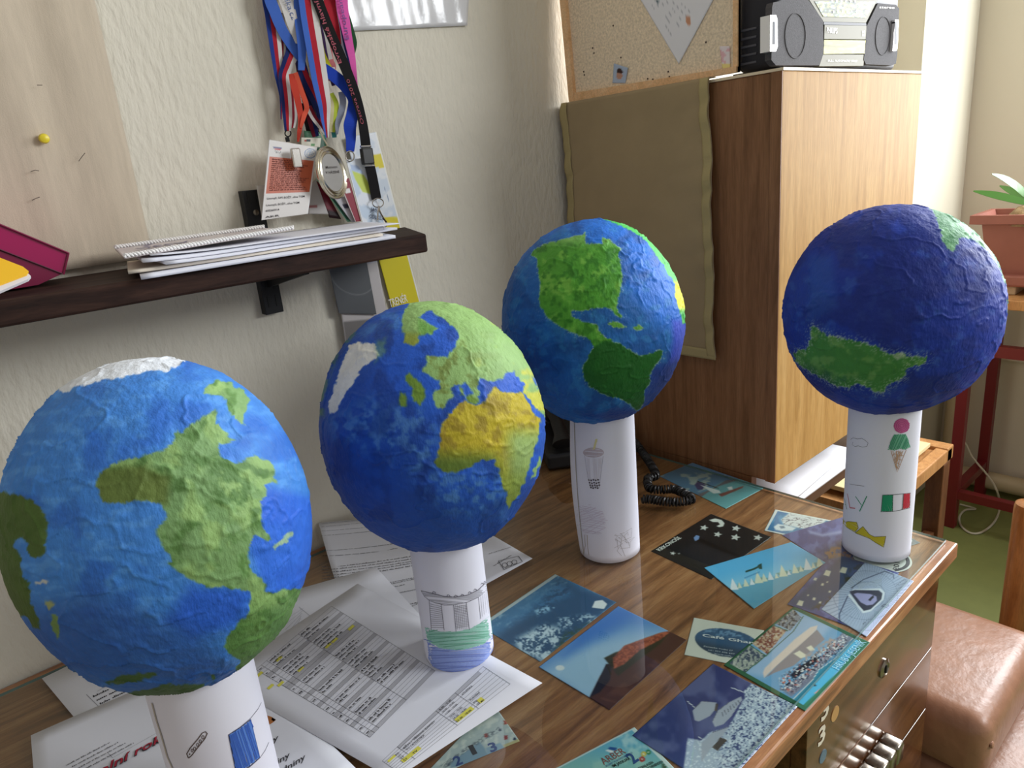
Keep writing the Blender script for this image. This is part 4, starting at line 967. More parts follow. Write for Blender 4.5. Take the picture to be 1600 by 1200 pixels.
def p_hill(px, py, u, v):
    Z = lambda p: Zs(p, 3.2, 750, 850)
    n = fbm2(px, py, 0.15, 4, 43)
    t = sstep((px - 842) * 0.62 + (1042 - py) * 0.2 - (py - 990) * 0.5, -60, 90)
    c = flat((92, 146, 212), len(px)); c = mixc(c, (176, 208, 236), sstep(sdf(px, py, Z([(330, 640), (560, 500), (760, 450), (980, 440), (900, 330), (1100, 460), (560, 800)])), -25, 15))
    c = mixc(c, (62, 122, 208), 0.8 * inp(px, py, Z([(500, 430), (690, 310), (800, 340), (600, 470), (420, 560)]), 14))
    c = mixc(c, (88, 52, 44), inp(px, py, Z([(545, 770), (600, 660), (650, 600), (1040, 480), (650, 835)]), 1.5))
    c = mixc(c, (116, 74, 60), 0.7 * inp(px, py, Z([(580, 790), (1000, 490), (1040, 480), (650, 835)]), 2) * sstep(fbm2(px * 0.6 - py, py, 0.06, 3, 44), 0.4, 0.6))
    c = mixc(c, (40, 34, 46), inp(px, py, Z([(550, 765), (630, 600), (660, 600), (650, 680), (600, 740)]), 1.2))
    c = mixc(c, (88, 52, 44), inp(px, py, Z([(650, 600), (960, 432), (1040, 480), (900, 560)]), 1.0))
    c = mixc(c, (52, 50, 30), inp(px, py, Z([(620, 570), (680, 540), (820, 520), (950, 440), (900, 500), (780, 590), (690, 660), (660, 620)]), 1.5))
    rh = inp(px, py, Z([(665, 570), (720, 510), (800, 480), (900, 445), (960, 432), (900, 480), (800, 530), (720, 600), (670, 625)]), 1.5)
    c = mixc(c, (150, 70, 48), rh); c = mixc(c, (196, 104, 72), rh * sstep(fbm2(px, py, 0.4, 3, 47), 0.42, 0.6))
    return mixc(c, (240, 242, 244), inp(px, py, [(875 + 7 * math.cos(a), 1043.5 + 4.2 * math.sin(a)) for a in np.linspace(0, 6.2, 14)], 1.0))
dcard('postcard of a reddish hill under blue sky with the moon', 'postcard', [(842, 1042), (953, 1109), (1073, 1000), (966, 947)], p_hill, 86, 118, 2)
def p_black(px, py, u, v):
    Z = lambda p: Zs(p, 4.0, 840, 640)
    c = flat((30, 29, 32), len(px))
    c = mixc(c, (12, 12, 14), inp(px, py, Z([(1010, 800), (1120, 850), (1280, 920), (1200, 900), (1090, 860), (990, 820)]), 2))
    c = mixc(c, (48, 46, 52), 0.6 * inp(px, py, Z([(880, 880), (1010, 830), (1240, 930), (1080, 1010)]), 6))
    for cx, cy, r in ((1040, 738, 24), (1125, 780, 24), (1240, 742, 26), (1236, 798, 28), (1376, 800, 26), (845, 898, 16), (884, 900, 7)):
        st = [(cx + (r if k % 2 == 0 else r * 0.45) * 1.2 * math.cos(k * math.pi / 5 - 1.3), cy + (r if k % 2 == 0 else r * 0.45) * 0.8 * math.sin(k * math.pi / 5 - 1.3)) for k in range(10)]
        c = mixc(c, (222, 220, 214), inp(px, py, Z(st), 0.5))
    c = mixc(c, (226, 224, 216), inp(px, py, Z([(1072, 690), (1110, 680), (1150, 690), (1168, 710), (1160, 730), (1135, 735), (1118, 728), (1140, 718), (1128, 703), (1095, 703)]), 0.7))
    c = mixc(c, (130, 160, 210), inp(px, py, Z([(975, 800), (992, 784), (1012, 790), (1008, 810), (985, 822)]), 0.7))
    return c
kA, kB, kC = Dk(1017, 861, CZ), Dk(1111, 803, CZ), Dk(1205, 839, CZ); kD = proj(kA + kC - kB)[0]
bk = dcard('black postcard with white stars and crescent moon', 'postcard', [(1017, 861), tuple(kD), (1205, 839), (1111, 803)], p_black, 90, 118)
lt = MB(); text_on(lt, 'KRKONOŠE', Dk(1031, 861.5, CZ), Dk(1065, 841, CZ), (0, 0, 1), height=0.0075, bold=0.02, lift=0.0004); tag(lt.build('lettering', mat('white_print', (226, 224, 216)), bk), kind='stuff')
def p_regatta(px, py, u, v):
    Z = lambda p: Zs(p, 5.333, 1180, 780)
    n = fbm2(px, py, 0.2, 3, 51)
    hor = 917 - (px - 1150) * 0.27
    c = mixc(flat((98, 184, 232), len(px)), (140, 206, 238), sstep(py - hor, -30, 0)); 
    c = mixc(c, (112, 178, 206), sstep(py - hor, -3, 2)); c = mixc(c, (90, 170, 210), 0.6 * sstep(py - hor, 14, 36) * sstep(n, 0.3, 0.7))
    c = mixc(c, (104, 138, 110), 0.7 * sstep(np.abs(py - hor + 1), 5, 1) * sstep(n, 0.45, 0.55))
    rr = random.Random(3)
    for k in range(15):
        x = 1146 + k * 9.6; y = 921 - (x - 1150) * 0.27; h = rr.uniform(8, 17) if k % 4 else 19; w = h * 0.55
        c = mixc(c, (232, 232, 206) if k % 3 else (240, 242, 246), inp(px, py, [(x - w * 0.5, y), (x - w * 0.2, y - h), (x + w * 0.8, y - 1)], 0.5))
    c = mixc(c, (34, 74, 62), line_m(px, py, [(1166, 893), (1178, 889), (1188, 884)], 2.0))
    c = mixc(c, (34, 74, 62), inp(px, py, [(1184, 883), (1190, 880), (1191, 889), (1186, 889)], 0.6))
    return mixc(c, (70, 140, 190), 0.6 * line_m(px, py, [(1164, 903), (1186, 894)], 1.6))
dcard('bright blue postcard of many white sails and a trumpet on water', 'postcard', [(1100, 887), (1178, 951), (1290, 879), (1236, 847)], p_regatta, 100, 120, 3)
def p_swan(px, py, u, v):
    Z = lambda p: Zs(p, 5.333, 1180, 780)
    n = fbm2(px * 0.8 + py * 0.4, py * 2.0, 0.16, 3, 53)
    c = mixc(flat((96, 156, 196), len(px)), (70, 128, 176), sstep(fbm2(px, py, 0.08, 3, 54), 0.4, 0.6))
    st = inp(px, py, Z([(215, 170), (290, 110), (420, 118), (600, 165), (560, 210), (420, 250), (240, 215)]), 1.5)
    c = mixc(c, (226, 226, 228), st); c = mixc(c, (104, 96, 108), st * sstep(np.abs(n - 0.5), 0.05, 0.02))
    c = mixc(c, (232, 236, 240), inp(px, py, Z([(155, 230), (190, 205), (270, 220), (340, 240), (310, 262), (220, 265), (170, 255)]), 1.2))
    c = mixc(c, (120, 140, 160), inp(px, py, Z([(200, 225), (240, 222), (250, 240), (215, 245)]), 1))
    return mixc(c, (232, 232, 230), 1.0 * ((u < 0.035) | (u > 0.965) | (v < 0.05) | (v > 0.95)))
dcard('white bordered postcard of a ruffled white bird under the Italy tube', 'postcard', [(1194, 829), (1290, 850), (1345, 822), (1211, 796)], p_swan, 90, 70, 0)
def p_violet(px, py, u, v):
    Z = lambda p: Zs(p, 5.333, 1180, 780)
    n = fbm2(px, py, 0.1, 4, 55); n2 = fbm2(px, py, 0.25, 3, 56)
    c = mixc(flat((66, 70, 134), len(px)), (96, 104, 168), sstep(n, 0.4, 0.65))
    c = mixc(c, (150, 160, 206), inp(px, py, Z([(440, 260), (560, 290), (720, 260), (720, 285), (560, 310), (460, 285)]), 3))
    c = mixc(c, (186, 132, 92), inp(px, py, Z([(560, 460), (640, 400), (760, 390), (900, 480), (860, 520), (700, 480), (600, 500)]), 3) * sstep(n2, 0.4, 0.55))
    c = mixc(c, (38, 66, 108), inp(px, py, Z([(560, 620), (720, 480), (860, 520), (760, 740), (480, 930), (270, 870)]), 6))
    c = mixc(c, (42, 48, 48), inp(px, py, Z([(800, 560), (950, 520), (800, 740), (520, 930), (470, 910), (700, 760)]), 3) * sstep(n2, 0.35, 0.55))
    for cx, cy, s_ in ((600, 615, 32), (735, 590, 34), (375, 865, 30), (490, 830, 16), (560, 710, 14), (500, 665, 16), (620, 770, 12), (540, 860, 12), (600, 690, 9), (440, 800, 9)):
        c = mixc(c, (226, 218, 196), inp(px, py, Z([(cx - s_, cy + s_ * 0.5), (cx - s_ * 0.3, cy - s_ * 0.8), (cx + s_, cy - s_ * 0.5), (cx + s_ * 0.5, cy + s_ * 0.9)]), 0.8))
    return c
def p_dusk(px, py, u, v):
    c = p_violet(px, py, u, v); c = mixc(c, (104, 110, 118), sstep(px, 1385, 1405))
    return mixc(c, (206, 210, 212), line_m(px, py, [(1420, 850), (1425, 845), (1421, 840), (1416, 844)], 0.9))
dcard('violet dusk postcard passing under the Italy tube, grey at its right end', 'postcard', [(1305, 890), (1438, 848), (1347, 799), (1222, 836)], p_dusk, 110, 80, 1)
dcard('dark blue night postcard of lit houses beside the oval stadium card', 'postcard', [(1230, 944), (1342, 984), (1405, 895), (1301, 864)], p_violet, 90, 110, 2)
def p_stadium(px, py, u, v):
    Z = lambda p: Zs(p, 5.333, 1180, 780)
    ang = np.arctan2(py - 930, px - 1360); r = np.hypot(px - 1360, (py - 930) * 1.3)
    c = mixc(flat((178, 190, 216), len(px)), (128, 140, 172), sstep(np.sin(ang * 70), 0.2, 0.9) * 0.55 * sstep(py, 990, 960))
    c = mixc(c, (110, 122, 152), 0.7 * sstep(np.abs(((r + px * 0.15) % 22) - 11), 0.7, 0.2))
    ctr = Z([(790, 755), (860, 700), (1000, 620), (1090, 600), (1150, 625), (1160, 660), (1060, 900), (900, 1010), (760, 1067), (705, 1040), (700, 960), (770, 800)])
    c = mixc(c, (92, 102, 130), line_m(px, py, Z([(800, 740), (900, 670), (1080, 600), (1150, 625), (1155, 660)]), 1.2)); c = mixc(c, (84, 92, 124), line_m(px, py, Z([(770, 810), (700, 960), (705, 1030), (760, 1064)]), 1.4))
    c = mixc(c, (226, 230, 240), line_m(px, py, Z([(785, 800), (900, 940), (960, 925), (1060, 830), (1070, 780), (1040, 752), (820, 760)]), 2.6))
    c = mixc(c, (44, 46, 70), inp(px, py, Z([(785, 770), (830, 757), (1030, 760), (1060, 785), (1050, 835), (960, 918), (905, 930), (860, 880)]), 0.9))
    c = mixc(c, (164, 160, 206), inp(px, py, Z([(820, 790), (850, 780), (960, 790), (1010, 810), (1015, 845), (980, 878), (930, 885), (880, 860)]), 0.9))
    c = mixc(c, (30, 30, 44), inp(px, py, Z([(940, 840), (965, 815), (985, 800), (990, 820), (975, 830), (960, 850)]), 0.6))
    c = mixc(c, (60, 66, 90), line_m(px, py, Z([(1180, 715), (1240, 670)]), 0.8) * (np.sin(px * 2.4) > 0) + line_m(px, py, Z([(890, 1050), (940, 1000)]), 0.8) * (np.sin(px * 2.4) > 0))
    return mixc(c, (70, 78, 106), 0.8 * line_m(px, py, Z([(1055, 890), (1075, 875), (1115, 882), (1095, 905), (1055, 890)]), 0.8))
dcard('grey blue aerial postcard of an oval stadium at the desk edge', 'postcard', [(1283, 952), (1354, 995), (1428, 908), (1352, 878)], p_stadium, 90, 100, 3)
def p_hotel(px, py, u, v):
    Z = lambda p: Zs(p, 5.333, 1120, 920)
    n = fbm2(px, py, 0.3, 3, 61); n2 = fbm2(px, py, 0.5, 2, 62)
    c = flat((112, 168, 212), len(px))
    c = mixc(c, (164, 192, 226), inp(px, py, Z([(620, 160), (760, 220), (960, 300), (860, 420), (540, 600), (400, 740), (230, 710)]), 8))
    c = mixc(c, (236, 214, 204), inp(px, py, Z([(385, 700), (400, 660), (650, 420), (780, 320), (840, 305), (830, 340), (740, 430), (500, 640), (395, 740)]), 0.8))
    c = mixc(c, (150, 140, 148), inp(px, py, Z([(405, 740), (500, 640), (835, 340), (900, 420), (640, 640), (480, 700)]), 0.8))
    c = mixc(c, (236, 226, 206), inp(px, py, Z([(640, 540), (690, 515), (760, 560), (700, 580)]), 0.8)); c = mixc(c, (236, 226, 206), inp(px, py, Z([(745, 490), (785, 470), (820, 510), (780, 520)]), 0.8))
    c = mixc(c, (178, 160, 160), inp(px, py, Z([(700, 580), (960, 400), (1000, 440), (850, 560), (740, 640)]), 3) * sstep(n, 0.3, 0.6))
    c = mixc(c, (30, 30, 42), inp(px, py, Z([(610, 720), (700, 640), (830, 560), (850, 590), (720, 690), (650, 750)]), 2))
    c = mixc(c, (138, 138, 160), inp(px, py, Z([(540, 840), (800, 650), (1060, 350), (1150, 400), (960, 560), (830, 700), (800, 760), (620, 900)]), 2))
    sp = inp(px, py, Z([(520, 740), (800, 560), (1000, 420), (1080, 360), (1100, 390), (1060, 500), (900, 620), (780, 720), (640, 860), (540, 850)]), 4)
    c = mixc(c, (226, 222, 226), sp * (n2 > 0.62)); c = mixc(c, (40, 38, 54), sp * (n2 < 0.38)); c = mixc(c, (200, 120, 110), sp * (n > 0.7))
    c = mixc(c, (72, 166, 200), inp(px, py, Z([(640, 920), (800, 760), (850, 680), (980, 590), (1150, 410), (1200, 430), (1000, 690), (740, 990)]), 0.8))
    c = mixc(c, (226, 232, 236), line_m(px, py, Z([(640, 920), (800, 755), (850, 675), (980, 585), (1140, 405)]), 0.8))
    c = mixc(c, (206, 150, 140), inp(px, py, Z([(810, 870), (870, 825), (890, 850), (850, 885)]), 1)); c = mixc(c, (30, 60, 70), inp(px, py, Z([(795, 800), (815, 795), (835, 805), (815, 815)]), 0.7))
    inset = np.zeros(len(px))
    for pts, col1, col2 in (([(80, 625), (265, 468), (405, 560), (230, 700)], (170, 176, 166), (64, 80, 104)), ([(290, 455), (470, 310), (580, 350), (420, 545)], (206, 176, 146), (140, 80, 70)), ([(490, 290), (640, 170), (705, 240), (610, 350)], (140, 146, 160), (50, 52, 60))):
        m_ = inp(px, py, Z(pts), 0.6)
        cc = mixc(flat(col1, len(px)), col2, sstep(n, 0.45, 0.6)); cc = mixc(cc, (226, 220, 210), (n2 > 0.66) * 0.7)
        c = c * (1 - m_[:, None]) + cc * m_[:, None]
    for ln in ([(60, 635), (640, 150)], [(225, 705), (420, 550), (640, 350), (720, 230)], [(268, 465), (410, 560)], [(475, 305), (590, 350)]):
        c = mixc(c, (60, 104, 66), line_m(px, py, Z(ln), 1.0))
    strip = inp(px, py, Z([(1010, 690), (1215, 430), (1290, 450), (735, 1025), (700, 990)]), 0.6)
    c = mixc(c, (44, 118, 88), strip * (sdf(px, py, Z([(690, 985), (1190, 425), (1290, 440), (740, 1035)])) > 0))
    b = (u < 0.03) | (u > 0.97) | (v < 0.045) | (v > 0.955)
    return mixc(c, (48, 104, 76), 1.0 * b)
ht = dcard('green edged multi-view postcard of a hotel with swimming pool', 'postcard', [(1131, 1039), (1258, 1111), (1360, 1004), (1241, 947)], p_hotel, 100, 130, 1)
lt = MB(); text_on(lt, 'HRUBÝ JESENÍK', Dk(1311, 1048, CZ), Dk(1354, 1004.5, CZ), (0, 0, 1), height=0.0085, lift=0.0007); tag(lt.build('lettering', mat('pale_blue_print', (150, 206, 222)), ht), kind='stuff')
def p_ice(px, py, u, v):
    Z = lambda p: Zs(p, 4.706, 960, 1000)
    n = fbm2(px, py, 0.45, 3, 63); n2 = fbm2(px, py, 0.03, 3, 64)
    c = mixc(flat((58, 66, 120), len(px)), (96, 102, 150), sstep(n2, 0.45, 0.65))
    ic = inp(px, py, Z([(1010, 320), (1360, 480), (930, 960), (500, 1000), (540, 720), (640, 740), (700, 680), (840, 640), (880, 570), (960, 420), (950, 380)]), 1.5)
    c = mixc(c, (182, 194, 214), ic); c = mixc(c, (66, 82, 130), ic * (n < 0.40) * sstep(px + py * 0.1, 1230, 1255)); c = mixc(c, (224, 230, 240), ic * (n > 0.62))
    for pts in ([(575, 520), (640, 450), (700, 455), (750, 460), (760, 490), (700, 560), (620, 600), (590, 590)], [(720, 600), (760, 520), (840, 460), (930, 415), (940, 440), (860, 560), (800, 620), (740, 640)], [(640, 760), (720, 680), (840, 640), (800, 700), (720, 780), (640, 900)]):
        c = mixc(c, (176, 180, 196), inp(px, py, Z(pts), 0.8)); c = mixc(c, (110, 112, 130), line_m(px, py, Z([pts[0], pts[1], pts[2]]), 0.7))
    for k in range(7): c = mixc(c, (70, 72, 88), line_m(px, py, Z([(790 + k * 20, 530 - k * 14), (800 + k * 20, 560 - k * 16)]), 0.7))
    c = mixc(c, (90, 80, 80), inp(px, py, Z([(735, 520), (745, 465), (765, 470), (755, 525)]), 0.5)); c = mixc(c, (84, 76, 74), inp(px, py, Z([(720, 790), (780, 715), (830, 735), (760, 815)]), 0.6))
    c = mixc(c, (220, 222, 230), line_m(px, py, Z([(535, 450), (590, 495)]), 0.9)); c = mixc(c, (220, 222, 230), line_m(px, py, Z([(860, 350), (945, 382)]), 0.9)); c = mixc(c, (220, 222, 230), line_m(px, py, Z([(620, 712), (665, 735)]), 0.9))
    return c
iA, iB, iC = Dk(988, 1149, CZ), Dk(1114, 1037, CZ), Dk(1246, 1104, CZ); iD = proj(iA + iC - iB)[0]
dcard('postcard of frosted mountain tower buildings against dark blue sky', 'postcard', [(988, 1149), tuple(iD), (1246, 1104), (1114, 1037)], p_ice, 100, 130, 2)
def p_sail(px, py, u, v):
    Z = lambda p: Zs(p, 4.0, 840, 640)
    n = fbm2(px * 0.5, py, 0.12, 4, 65)
    c = mixc(flat((98, 136, 168), len(px)), (196, 200, 188), sstep(n, 0.55, 0.7) * 0.8)
    hor = sdf(px, py, Z([(980, 545), (1150, 450), (1300, 420), (1430, 490), (1170, 640)]))
    c = mixc(c, (112, 168, 172), sstep(hor, -2, 3))
    c = mixc(c, (120, 112, 116), inp(px, py, Z([(1000, 530), (1080, 500), (1180, 440), (1250, 440), (1130, 480), (1060, 520), (1020, 548)]), 1))
    c = mixc(c, (82, 74, 116), inp(px, py, Z([(980, 470), (1000, 448), (1050, 470), (1030, 500), (1000, 500)]), 0.8)); c = mixc(c, (40, 44, 50), line_m(px, py, Z([(1000, 448), (1130, 492)]), 0.8))
    c = mixc(c, (226, 226, 224), inp(px, py, Z([(1015, 470), (1135, 505), (1145, 520), (1100, 525)]), 0.7))
    c = mixc(c, (140, 84, 76), inp(px, py, Z([(1130, 530), (1290, 475), (1280, 490), (1150, 545)]), 0.7)); return mixc(c, (232, 232, 230), inp(px, py, Z([(1185, 485), (1215, 480), (1220, 500), (1195, 502)]), 0.7))
dcard('postcard of a sailing boat lying by the foot of the oak cabinet', 'postcard', [(1030, 744), (1134, 795), (1195, 762), (1082, 723)], p_sail, 80, 70, 0)
def p_cafe(px, py, u, v):
    c = flat((226, 224, 212), len(px)); n = fbm2(px, py * 2, 0.15, 3, 66)
    e = 1 - ((u - 0.56) / 0.47) ** 2 - ((v - 0.5) / 0.36) ** 2
    cc = mixc(mixc(flat((60, 96, 132), len(px)), (118, 156, 190), sstep(n, 0.5, 0.7) * sstep(v, 0.55, 0.75)), (52, 74, 96), sstep(v, 0.5, 0.3))
    m_ = sstep(e, -0.03, 0.05)[:, None]; return c * (1 - m_) + cc * m_
cq = [(1069, 1023), (1165, 1050), (1205, 1007), (1084, 965)]
cq = [(1069, 1023), (1168, 1043), (1194, 985), (1084, 965)]
cf = dcard('white cafe business card with a blue oval', 'business card', cq, p_cafe, 76, 50, 0, 'business_card', None)
lt = MB(); cz = lambda x, y: Dk(1060 + x / 8.889, 950 + y / 8.889, CZ)
text_on(lt, 'Café Ghar', cz(328, 395), cz(1045, 505), (0, 0, 1), height=0.0052, bold=0.025, lift=0.0003)
text_on(lt, 'Zámecká Vodní 27', cz(345, 540), cz(755, 605), (0, 0, 1), height=0.0024, lift=0.0003)
text_on(lt, 'tel.: 353 606 607', cz(410, 590), cz(780, 650), (0, 0, 1), height=0.0022, lift=0.0003); text_on(lt, 'www.cafe', cz(495, 640), cz(735, 680), (0, 0, 1), height=0.0022, lift=0.0003)
tag(lt.build('lettering', mat('pale_print', (216, 220, 222)), cf), kind='stuff')
def p_arber(px, py, u, v):
    n = fbm2(px, py, 0.06, 4, 67)
    c = mixc(mixc(flat((110, 178, 206), len(px)), (176, 214, 222), sstep(n, 0.45, 0.65)), (150, 196, 180), sstep(py, 1160, 1200) * 0.7)
    Z = lambda p: Zs(p, 8.889, 900, 1110)
    c = mixc(c, (44, 84, 150), inp(px, py, Z([(440, 540), (465, 505), (575, 520), (550, 560)]), 0.6)); c = mixc(c, (232, 234, 238), inp(px, py, Z([(405, 560), (435, 540), (530, 565), (500, 592)]), 0.6))
    for cx, cy, r, k in ((918, 676, 42, (176, 60, 60)), (940, 605, 38, (214, 190, 80)), (1005, 580, 36, (50, 130, 80))):
        c = mixc(c, k, inp(px, py, Z([(cx + r * math.cos(a), cy + r * math.sin(a)) for a in np.linspace(0, 6.2, 16)]), 0.6)); c = mixc(c, (222, 226, 210), inp(px, py, Z([(cx + r * 0.35 * math.cos(a), cy + r * 0.35 * math.sin(a)) for a in np.linspace(0, 6.2, 10)]), 0.5))
    c = mixc(c, (70, 90, 70), inp(px, py, Z([(1190, 740), (1290, 730), (1400, 830), (1200, 860)]), 3) * (fbm2(px, py, 0.4, 2, 68) > 0.45))
    return mixc(c, (216, 228, 228), 1.0 * ((u < 0.02) | (v > 0.97) | (v < 0.03)))
aA, aB = Dk(991, 1136, CZ), Dk(880, 1194, CZ); e = (aB - aA) / np.linalg.norm(aB - aA); pr_ = np.array([e[1], -e[0], 0]); pr_ = pr_ if pr_ @ (CAM - aA) > 0 else -pr_
ar = card('leaflet', 'pale blue ski resort leaflet at the bottom edge beside the tower postcard', 'leaflet', [aA + e * 0.148, aA + e * 0.148 + pr_ * 0.105, aA + pr_ * 0.105, aA], p_arber, 90, 120, None, 0.0002)
lt = MB(); az = lambda x, y: Dk(900 + x / 8.889, 1110 + y / 8.889, CZ)
text_on(lt, 'ARBER', az(390, 760), az(700, 590), (0, 0, 1), height=0.0085, bold=0.0, lift=0.0003); tag(lt.build('resort_name', mat('red_brown_print', (150, 76, 62)), ar), kind='stuff')
lt = MB(); text_on(lt, 'SKIGEBIET IM BAYERISCHEN WALD', az(420, 790), az(790, 595), (0, 0, 1), height=0.0022, lift=0.0003); text_on(lt, '2', az(800, 745), az(880, 690), (0, 0, 1), height=0.013, bold=0.03, lift=0.0003); tag(lt.build('blue_print', mat('blue_ink', (44, 74, 140)), ar), kind='stuff')
lt = MB(); text_on(lt, 'IM JANUAR', az(520, 795), az(765, 680), (0, 0, 1), height=0.0035, bold=0.02, lift=0.0003); text_on(lt, 'LIFTANLAGEN', az(860, 840), az(1080, 735), (0, 0, 1), height=0.003, bold=0.02, lift=0.0003); text_on(lt, 'WOCHENENDEN', az(960, 850), az(1215, 725), (0, 0, 1), height=0.003, bold=0.02, lift=0.0003); tag(lt.build('black_print', mat('black_ink', (30, 30, 34)), ar), kind='stuff')
def p_calendar(px, py, u, v):
    Z = lambda p: Zs(p, 6.154, 590, 1120)
    n = fbm2(px, py, 0.12, 3, 71); c = mixc(flat((196, 204, 204), len(px)), (226, 226, 220), sstep(n, 0.5, 0.7))
    c = mixc(c, (136, 164, 186), inp(px, py, Z([(700, 440), (980, 240), (1030, 300), (1060, 370), (890, 445), (700, 492)]), 1)); c = mixc(c, (150, 178, 200), inp(px, py, Z([(1040, 300), (1180, 250), (1220, 300), (1060, 370)]), 1))
    c = mixc(c, (206, 190, 140), inp(px, py, Z([(1210, 270), (1380, 200), (1390, 230), (1220, 305)]), 1)); c = mixc(c, (140, 160, 160), inp(px, py, Z([(1260, 0), (1380, 0), (1460, 150), (1370, 190)]), 1))
    for a in ((1230, 55), (1232, 200), (1042, 180)): c = mixc(c, (170, 76, 68), inp(px, py, Z([(a[0] - 18, a[1] - 18), (a[0] + 18, a[1] - 22), (a[0] + 20, a[1] + 16), (a[0] - 14, a[1] + 22)]), 0.5))
    for a in ((1178, 125), (1318, 212), (682, 460)): c = mixc(c, (60, 74, 96), inp(px, py, Z([(a[0] + 16 * math.cos(t), a[1] + 14 * math.sin(t)) for t in np.linspace(0, 6.2, 10)]), 0.5))
    return mixc(c, (90, 100, 110), 0.7 * inp(px, py, Z([(600, 470), (840, 300), (1170, 90), (1170, 140), (860, 330), (640, 500)]), 2) * (fbm2(px, py, 0.5, 2, 72) > 0.5))
cal = dcard('small printed folding calendar peeking out from under the timetable', 'calendar', [(640, 1235), (725, 1194), (812, 1158), (770, 1098)], p_calendar, 70, 60, 1, 'calendar_card', None)
lt = MB(); kz = lambda x, y: Dk(590 + x / 6.154, 1120 + y / 6.154, CZ)
text_on(lt, '2', kz(752, 478), kz(825, 448), (0, 0, 1), height=0.012, bold=0.03, lift=0.0004); text_on(lt, '3', kz(1090, 345), kz(1160, 318), (0, 0, 1), height=0.012, bold=0.03, lift=0.0004); tag(lt.build('blue_numbers', MATS['blue_ink'], cal), kind='stuff')
lt = MB(); text_on(lt, '1', kz(915, 370), kz(960, 350), (0, 0, 1), height=0.013, bold=0.03, lift=0.0004); lt.build('black_number', MATS['black_ink'], cal)
# small dark card and round sticker at the right end
rs = thing('round_sticker', Dk(1375, 874, CZ), 'round white and black sticker under the foot of the Italy tube', 'sticker')
rc_ = Dk(1378, 872, CZ); MB().lathe(rc_, (0, 0, 1), [(0.036, 0), (0.036, 0.0003)], 40).build('sticker_disc', mat('white_sticker', (222, 220, 214)), rs)
mbs = MB()
for k in range(40):
    a0, a1 = math.radians(-130 + k * 4), math.radians(-126 + k * 4); r0, r1 = 0.029, 0.0335
    mbs.quad(*[rc_ + np.array([r * math.cos(t), r * math.sin(t), 0.0005]) for r, t in ((r0, a0), (r1, a0), (r1, a1), (r0, a1))])
mbs.build('sticker_ring', mat('dark_ring', (44, 40, 44)), rs)
lt = MB(); text_on(lt, '2010', rc_ + [-0.018, -0.028, 0.0003], rc_ + [0.012, -0.020, 0.0003], (0, 0, 1), height=0.007, lift=0.0004); tag(lt.build('lettering', MATS['dark_ring'], rs), kind='stuff')

# ================================================================== PAPERS ON THE GLASS
PZ = 0.7553
ink = mat('grey_print', (96, 94, 98), rough=0.8); inkd = mat('dark_print', (58, 56, 60), rough=0.8); inkl = mat('table_line', (138, 138, 144), rough=0.8)
hilite = mat('yellow_highlighter', (226, 220, 90), rough=0.7); bandm = mat('grey_table_band', (184, 184, 190), rough=0.8)
papm = mat('office_paper', (226, 227, 234), rough=0.8, spec=0.2, bump=(6, 0.05, 0.006))
def sheet(label, corners, z, n=10, curl=None, cat='paper', name='paper_sheet', m=None):
    P, Fc, u, v = grid(*[np.array([c[0], c[1], c[2] if len(c) > 2 else z]) for c in corners], n, n)
    if curl is not None: P = curl(P, u, v)
    nrm = np.cross(P[1] - P[0], P[n] - P[0])
    if nrm[2] < 0: Fc = Fc[:, ::-1].copy()
    return tag(obj(name, P, Fc, m or papm, smooth=True, solid=0.00012), label, cat)
def fake_text(mb, P0, P1, h, rr, nrm=(0, 0, 1), lift=0.0003, mi=0, fill=1.0, lw=0.6):
    """a row of tiny illegible letters"""
    P0 = np.array(P0, float); P1 = np.array(P1, float); d = P1 - P0; L = np.linalg.norm(d); d /= L
    nrm = np.array(nrm, float); nrm /= np.linalg.norm(nrm); up = np.cross(nrm, d); x = 0
    while x < L * fill:
        wl = rr.randint(2, 9)
        for k in range(wl):
            w = h * lw * rr.uniform(0.5, 1.0)
            if x + w > L: return mb
            hh = h * rr.choice((0.6, 0.6, 0.65, 1.0)); a = P0 + d * x + nrm * lift
            mb.quad(a, a + d * w * 0.72, a + d * w * 0.72 + up * hh, a + up * hh, mi); x += w
        x += h * 0.55
    return mb
def dl(mb, p, q, z, w=0.0006, mi=0):
    a, b = Dk(p[0], p[1], z), Dk(q[0], q[1], z); return mb.ribbon([a, b], (0, 0, 1), w, mi)
rr = random.Random(11)
# blank and listed sheets at the bottom of the pile

shC = sheet('white list sheet with a column of times reaching the wall at far left', [(0.050, 0.70), (0.262, 0.72), (0.235, 0.985), (0.015, 0.968)], PZ, 8)
mb = MB()
for a, b in (((135, 1085), (191, 1140)), ((179, 1094), (212, 1127)), ((152, 1080), (170, 1070))): dl(mb, a, b, PZ + 0.0004, 0.0005)
for k in range(3): dl(mb, (200 + k * 6, 1117 + k * 3), (240 + k * 4, 1096 + k * 3), PZ + 0.0004, 0.0003)
tag(mb.build('table_lines', inkl, shC), kind='stuff')
mb = MB()
for k in range(9):
    a = Dk(146 + k * 5.4, 1090 + k * 5.6, PZ); fake_text(mb, a, a + [0.028, 0.0, 0], 0.0042, rr)
for k in range(2):
    a = Dk(198 + k * 4, 1112 + k * 4, PZ); fake_text(mb, a, a + [0.05, 0, 0], 0.003, rr)
tag(mb.build('printed_times', inkd, shC), kind='stuff')
shB = sheet('mostly blank sheet half hidden under the timetable and the letter', [(0.180, 0.66), (0.390, 0.615), (0.430, 0.862), (0.222, 0.935)], PZ + 0.0006, 8)
mb = MB()
for k in range(5): dl(mb, (440 + k * 3, 972 + k * 6), (474 + k * 3 - k * 4, 950 + k * 4), PZ + 0.0010, 0.0003)
dl(mb, (467, 948), (484, 962), PZ + 0.0010, 0.0004)
